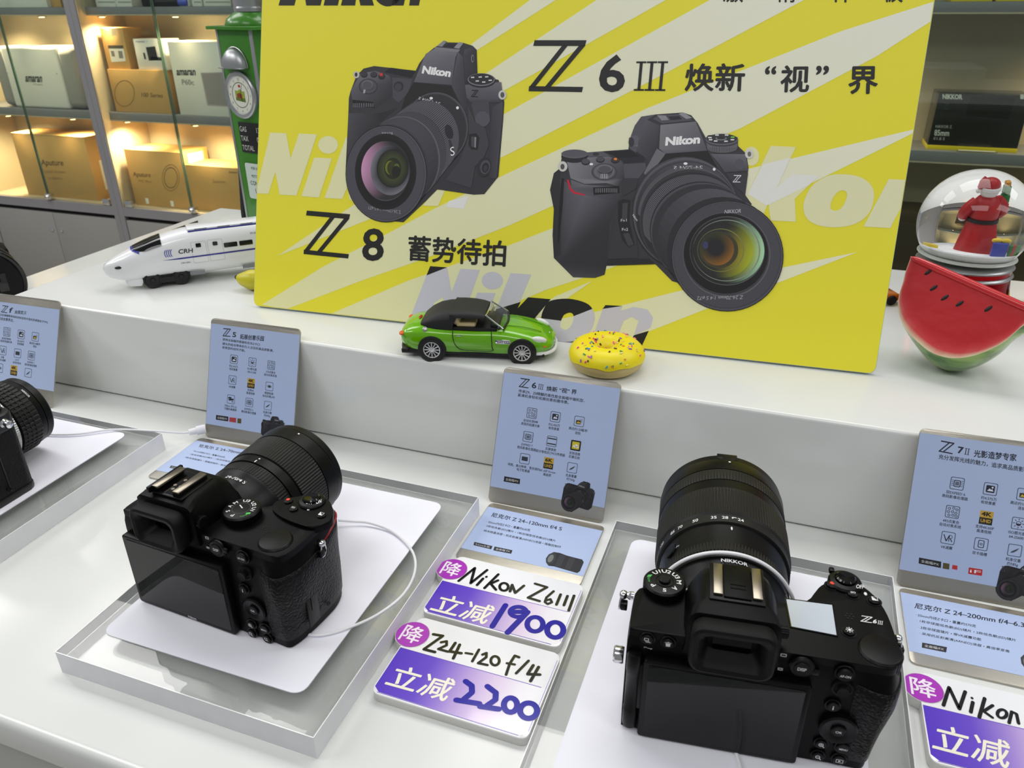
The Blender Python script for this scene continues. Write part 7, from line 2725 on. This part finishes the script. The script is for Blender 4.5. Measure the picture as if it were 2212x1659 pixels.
# ------------------------------------------------------------------ two small toy cars mostly hidden at the right
def mini_car(Mw, body, label, L=62., W=28., H=20.):
    t = thing('small_toy_car', label, 'toy car', Mw)
    hw = W / 2
    g = N().loft([[(x, s * w, z) for s, z in ((-1, b), (1, b), (1, m_), (.8, t_), (-.8, t_), (-1, m_))] for x, w, b, m_, t_ in ((-L / 2, hw * .7, 6, 9, 10), (-L / 2 + 4, hw * .95, 4, 11, 13), (0, hw, 4, 12, 14.5), (L / 2 - 6, hw * .95, 4, 10, 12), (L / 2, hw * .6, 6, 8, 9))])
    obj('car_body', g, mat(label.split()[0] + '_toy_paint', body, .2, coat=.5), t, 50)
    g = N().loft([[(x, s * w, z) for s, z in ((-1, 13), (1, 13), (.85, z1), (-.85, z1))] for x, w, z1 in ((-L * .32, hw * .7, 14.5), (-L * .2, hw * .85, H), (L * .05, hw * .85, H), (L * .2, hw * .75, 14))])
    obj('cabin', g, 'toy_glass', t, 40)
    for x in (-L * .3, L * .3):
        for s in (-1, 1):
            g = N().lathe([(0, 0), (5, 0), (5.4, 1), (5.4, 3.6), (4.4, 4.4), (2.6, 3.8), (0, 3.8)], 24, M=T(x, s * (hw - 3), 5.4) @ RX(90 if s < 0 else -90))
            obj('wheel', g, 'tyre', t)
    return t


po = onz(1921, 664, HD)
mini_car(T(po.x - .021, po.y + .012, HD + .0002) @ RZ(25), (206, 120, 40), 'orange small toy car peeping out behind the poster at right')
py_ = onz(2200, 632, HD)
mini_car(T(.5475, .335, HD + .0002) @ RZ(165), (214, 196, 40), 'yellow and black small toy car behind the snow globe')
# ------------------------------------------------------------------ cartons and cases on the cabinet shelves
mat('kraft', (200, 156, 90), .6, var=.06, vscale=14)
mat('kraft_dark', (150, 110, 58), .6, var=.06, vscale=14)
mat('box_white', (226, 222, 212), .4)
mat('felt_grey', (150, 146, 140), .9, bump=.4, bscale=500, var=.1, vscale=120)
mat('label_white', (232, 230, 222), .5)
mat('box_black', (22, 22, 23), .25, coat=.3)
mat('box_yellow', (226, 200, 30), .3)
SZ1, SZ2, SZ3 = .386, -.0095, -.400
CARD = (96, 70, 34)


class Stock:
    """carton on a shelf: front face on the plane y = yf, measured from its bottom corners and top in the photo"""
    def __init__(s, name, label, cat, bl, br, top, z, yf, depth, m, x1=None, bev=.0015, part='carton', group=None):
        s.yf, s.z = yf, z
        x0 = ony(bl[0], bl[1], yf).x
        x1 = ony(br[0], br[1], yf).x if x1 is None else x1
        zt = ony(top[0], top[1], yf).z
        s.x0, s.x1, s.zt = x0, x1, zt
        s.t = thing(name, label, cat, T(x0, yf, z + .0004), group)
        s.w, s.h, s.d = x1 - x0, zt - z - .0004, depth
        if m:
            s.body = obj(part, G().box(0, s.w, 0, depth, 0, s.h, bev), m, s.t)

    def P(s, px, py):
        p = ony(px, py, s.yf)
        return (p.x - s.x0, p.z - s.z - .0004)

    def text(s, st, bl, br, tl, col, bold=0, name='print', off=.0006):
        g = G().fit(st, s.P(*bl), s.P(*br), s.P(*tl), col, 0, bold)
        g.v = [Vector((v.x, -off, v.y)) for v in g.v]
        return obj(name, g, 'print_ink', s.t, 0)

    def quad(s, pts, col, name='label', off=.0004):
        g = G().poly([s.P(*p) for p in pts], col, 0)
        g.v = [Vector((v.x, -off, v.y)) for v in g.v]
        return obj(name, g, 'print_ink', s.t, 0)

    def ringp(s, c, rx, ry, col, w=.93, off=.0005):
        a, b = [s.P(*p) for p in ellipse(c[0], c[1], rx, ry, 40)], [s.P(*p) for p in ellipse(c[0], c[1], rx * w, ry * w, 40)]
        g = G().ring(a, b, col, 0)
        g.v = [Vector((v.x, -off, v.y)) for v in g.v]
        return obj('printed_ring', g, 'print_ink', s.t, 0)


k = 3.457
Y1 = CY + .055
# left bay
a = Stock('light_case', 'white soft case with grey felt ends on the left middle shelf', 'case', (6, 223), (186, 230), (100, 101), SZ2, Y1, .15, None)
wl, wr = a.P(32, 226)[0], a.P(150, 231)[0]
obj('white_shell', G().box(wl, wr, 0, a.d, .0, a.h, .012, 4), 'box_white', a.t)
for u0, u1 in ((0, wl + .012), (wr - .012, a.w)):
    obj('felt_end', G().box(u0, u1, .002, a.d - .002, .001, a.h - .002, .03 if u1 - u0 > .07 else .02, 5), 'felt_grey', a.t)
for px, py in ((16, 157), (123, 159)):
    u, v = a.P(px, py)
    obj('stud', G().ball((u, -.0005, v), .003), 'chrome', a.t)
a.text('amaran', (55, 177), (91, 178), (55, 164), (60, 58, 52), .03)
a.text('COB Lighting', (71, 184), (92, 185), (71, 180), (130, 126, 116), 0)
a = Stock('cardboard_box', 'brown cardboard box with flap on the left bottom shelf', 'box', (61, 418), (214, 432), (24, 288), SZ3, Y1, .165, 'kraft')
a.text('Aputure', (90, 361), (138, 362), (88, 344), CARD, .01)
a.text('LIGHT STORM', (96, 373), (142, 375), (95, 368), (140, 106, 60))
a.text('LS 600d Pro', (106, 387), (135, 388), (105, 382), (146, 112, 64))
obj('flap', G().box(.001, a.w - .001, -.001, a.d, a.h, a.h + .003, .0008), 'kraft', a.t)
obj('shipping_label', G().box(a.w - .0002, a.w + .0004, .05, .11, .04, .17), 'label_white', a.t)
a = Stock('white_box', 'cream box on the left top shelf', 'box', (-30, 18), (104, 18), (60, -60), SZ1, Y1, .15, 'box_white')
a = Stock('cardboard_box', 'brown box end beside the cream box on the left top shelf', 'box', (111, 18), (134, 18), (120, -50), SZ1, Y1 + .02, .12, 'kraft')
# middle bay, upper shelf
YD = CY + .06
d = Stock('cardboard_box', 'wide brown box printed with a ring lamp, under the small boxes', 'box', (252, 243), (372, 247), (300, 151), SZ2, YD, .13, 'kraft')
d.ringp((269, 202), 22, 29, (150, 112, 60))
d.text('100 Series', (306, 209), (352, 211), (306, 200), CARD)
e = Stock('cardboard_box', 'tall narrow brown box with a white barcode label', 'box', (234, 146), (282, 147), (250, 60), d.zt, YD + .01, .10, 'kraft')
e.quad([(234, 100), (266, 100), (272, 132), (241, 134)], (226, 224, 216))
e.quad([(233, 98), (266, 98), (267, 105), (234, 105)], (60, 54, 46), off=.0005)
e.quad([(239, 110), (246, 110), (249, 122), (242, 122)], (120, 116, 108), off=.0006)
e.quad([(255, 110), (264, 110), (267, 126), (258, 126)], (130, 126, 118), off=.0006)
e.quad([(239, 61), (250, 61), (252, 78), (241, 78)], (196, 180, 150))
f = Stock('product_box', 'small white box with a black microphone kit printed on it', 'box', (300, 149), (364, 150), (320, 84), d.zt, YD + .012, .09, 'box_white')
f.quad([(315, 102), (335, 100), (342, 130), (322, 131)], (34, 34, 38), 'printed_device')
f.quad([(309, 114), (313, 114), (316, 128), (312, 128)], (40, 40, 44), 'printed_device')
f.quad([(325, 122), (348, 124), (349, 131), (326, 130)], (44, 44, 48), 'printed_device')
f.text('MARK 1', (294, 92), (318, 92), (294, 88), (80, 80, 150))
h = Stock('light_box', 'large white box with a grey light panel printed on it', 'box', (390, 247), (500, 252), (420, 90), SZ2, YD - .004, .13, 'box_white', x1=-1.762)
h.text('amaran', (382, 163), (423, 163), (381, 151), (50, 48, 44), .03)
h.text('P60c', (394, 183), (420, 184), (392, 171), (150, 148, 142), .02)
h.quad([(433, 157), (500, 155), (512, 232), (448, 228)], (176, 166, 160), 'printed_panel')
h.quad([(436, 159), (500, 157), (510, 229), (450, 225)], (150, 140, 138), 'printed_panel', .0006)
# middle bay, bottom shelf
a = Stock('cardboard_box', 'brown box with a lamp drawing on the bottom shelf, left of another', 'box', (292, 434), (414, 450), (330, 326), SZ3, CY + .05, .16, 'kraft')
a.text('Aputure', (288, 384), (326, 386), (287, 371), (120, 86, 44), .01)
a.text('MC Pro', (300, 393), (328, 395), (299, 388), (140, 104, 58))
a.ringp((369, 384), 15, 23, (138, 100, 54), .9)
a.ringp((369, 384), 19, 29, (146, 108, 60), .95)
obj('shipping_label', G().box(a.w - .0002, a.w + .0005, .035, .13, a.h - .055, a.h - .012), 'label_white', a.t)
for x_ in ((318, 434), (372, 440)):
    u, v = a.P(*x_)
    obj('tape_label', G().box(u - .008, u + .008, -.0006, 0, v - .012, v + .012), 'label_white', a.t)
a = Stock('cardboard_box', 'lower brown box on the bottom shelf beside the green pump', 'box', (417, 451), (518, 456), (450, 359), SZ3, CY + .055, .14, 'kraft', x1=-1.765)
a.text('Aputure', (495, 375), (513, 376), (494, 369), CARD)
a.text('Storm', (460, 395), (486, 396), (459, 388), (150, 112, 64))
# middle bay, top shelf
for i, (x0, x1, top, m, lb) in enumerate(((209, 251, -50, 'box_white', 'white printed box at the left end of the top shelf'), (252, 286, -50, 'box_white', 'second white printed box on the top shelf'), (388, 409, -45, 'box_white', 'slim white box right of the brown one on the top shelf'), (416, 437, -48, 'box_white', 'slim white box on the top shelf beside a dark gap'), (441, 500, -50, 'box_white', 'wide white box at the right end of the top shelf'))):
    a = Stock('white_box', lb, 'box', (x0, 15), (x1, 15), ((x0 + x1) / 2, top), SZ1, CY + .07, .11, m)
    a.quad([(x0 + 3, 3), (x1 - 3, 3), (x1 - 3, 6), (x0 + 3, 6)], (160, 156, 146), 'printed_line')
a = Stock('cardboard_box', 'brown box behind the black tube on the top shelf', 'box', (312, 14), (387, 15), (340, -50), SZ1, CY + .10, .1, 'kraft')
t = thing('black_tube', 'black tube light with a blue end lying on the top shelf', 'tube light', T(-2.215, CY + .075, SZ1 + .0004))
obj('tube_head', G().box(0, .055, -.018, .018, 0, .038, .006), 'black_plastic', t)
obj('tube_body', G().lathe([(.013, 0), (.013, .15), (0, .15)], 24, M=T(.05, 0, .0135) @ RY(90)), 'black_plastic', t)
obj('blue_collar', G().lathe([(.0135, 0), (.0135, .04), (0, .042)], 24, M=T(.17, 0, .014) @ RY(90)), mat('collar_blue', (70, 84, 190), .4), t)
# right bay
a = Stock('lens_box', 'black lens box with a yellow bottom edge behind the snow globe', 'box', (2004, 311), (2212, 326), (2100, 203), SZ2, CY + .075, .13, 'box_black', x1=ony(2004, 311, CY + .075).x + .235)
obj('yellow_edge', G().box(-.0006, a.w + .0006, -.0006, a.d + .0006, -.0002, .012, .0004), 'box_yellow', a.t)
a.quad([(2095, 208), (2192, 213), (2180, 258), (2085, 250)], (6, 6, 7), 'printed_window')
a.text('NIKKOR', (2036, 214), (2079, 215), (2036, 203), (226, 224, 216), .04)
zl = [a.P(*p) for p in ((2040, 222), (2052, 222), (2037, 236))]
g = G()
zlogo(g, *zl, (60, 60, 62), 0)
g.v = [Vector((v.x, -.0006, v.y)) for v in g.v]
obj('print', g, 'print_ink', a.t, 0)
a.text('NIKKOR Z', (2021, 276), (2056, 277), (2021, 270), (190, 188, 182))
a.text('85mm', (2018, 293), (2050, 294), (2019, 280), (216, 214, 206), .02)
a.text('f/1.8 S', (2016, 302), (2040, 303), (2017, 296), (190, 188, 182))
a.quad([(2204, 204), (2212, 204), (2212, 214), (2204, 214)], (226, 224, 216), 'printed_mark')
hx = ony(2068, 325, CY + .0425).x
t = thing('shelf_label', 'small clear price holder on the shelf edge below the black lens box', 'label', T(hx, CY + .046, SZ2 + .0004))
obj('holder', G().box(0, .105, 0, .012, 0, .004, .0008), clear('holder_clear', (235, 238, 235), 1, .05), t)
obj('paper_slip', G().box(.004, .1, .001, .011, .0042, .0048), 'label_white', t)
for i, (x0, x1, h_, lb) in enumerate(((.50, .66, .20, 'dark brown box on the bottom shelf behind the snow globe, left one'), (.665, .86, .13, 'low dark box on the bottom shelf behind the snow globe'), (.88, 1.1, .22, 'dark box on the bottom shelf at the far right'))):
    t = thing('dark_box', lb, 'box', T(x0, CY + .07, SZ3 + .0004))
    obj('carton', G().box(0, x1 - x0, 0, .14, 0, h_, .002), mat('carton_dark', (58, 46, 30), .5), t)
    obj('lid', G().box(-.001, x1 - x0 + .001, -.001, .141, h_ - .03, h_ + .002, .001), mat('carton_dark_lid', (70, 56, 36), .45), t)
for x0, x1, m, lb in ((.60, .70, 'box_yellow', 'yellow box on the top shelf above the snow globe'), (.71, .90, 'box_black', 'black box on the top shelf above the snow globe')):
    t = thing('lens_box', lb, 'box', T(x0, CY + .07, SZ1 + .0004))
    obj('carton', G().box(0, x1 - x0, 0, .12, 0, .14, .001), m, t)
    obj('yellow_edge', G().box(-.0006, x1 - x0 + .0006, -.0006, .1206, 0, .012, .0004), 'box_yellow', t)
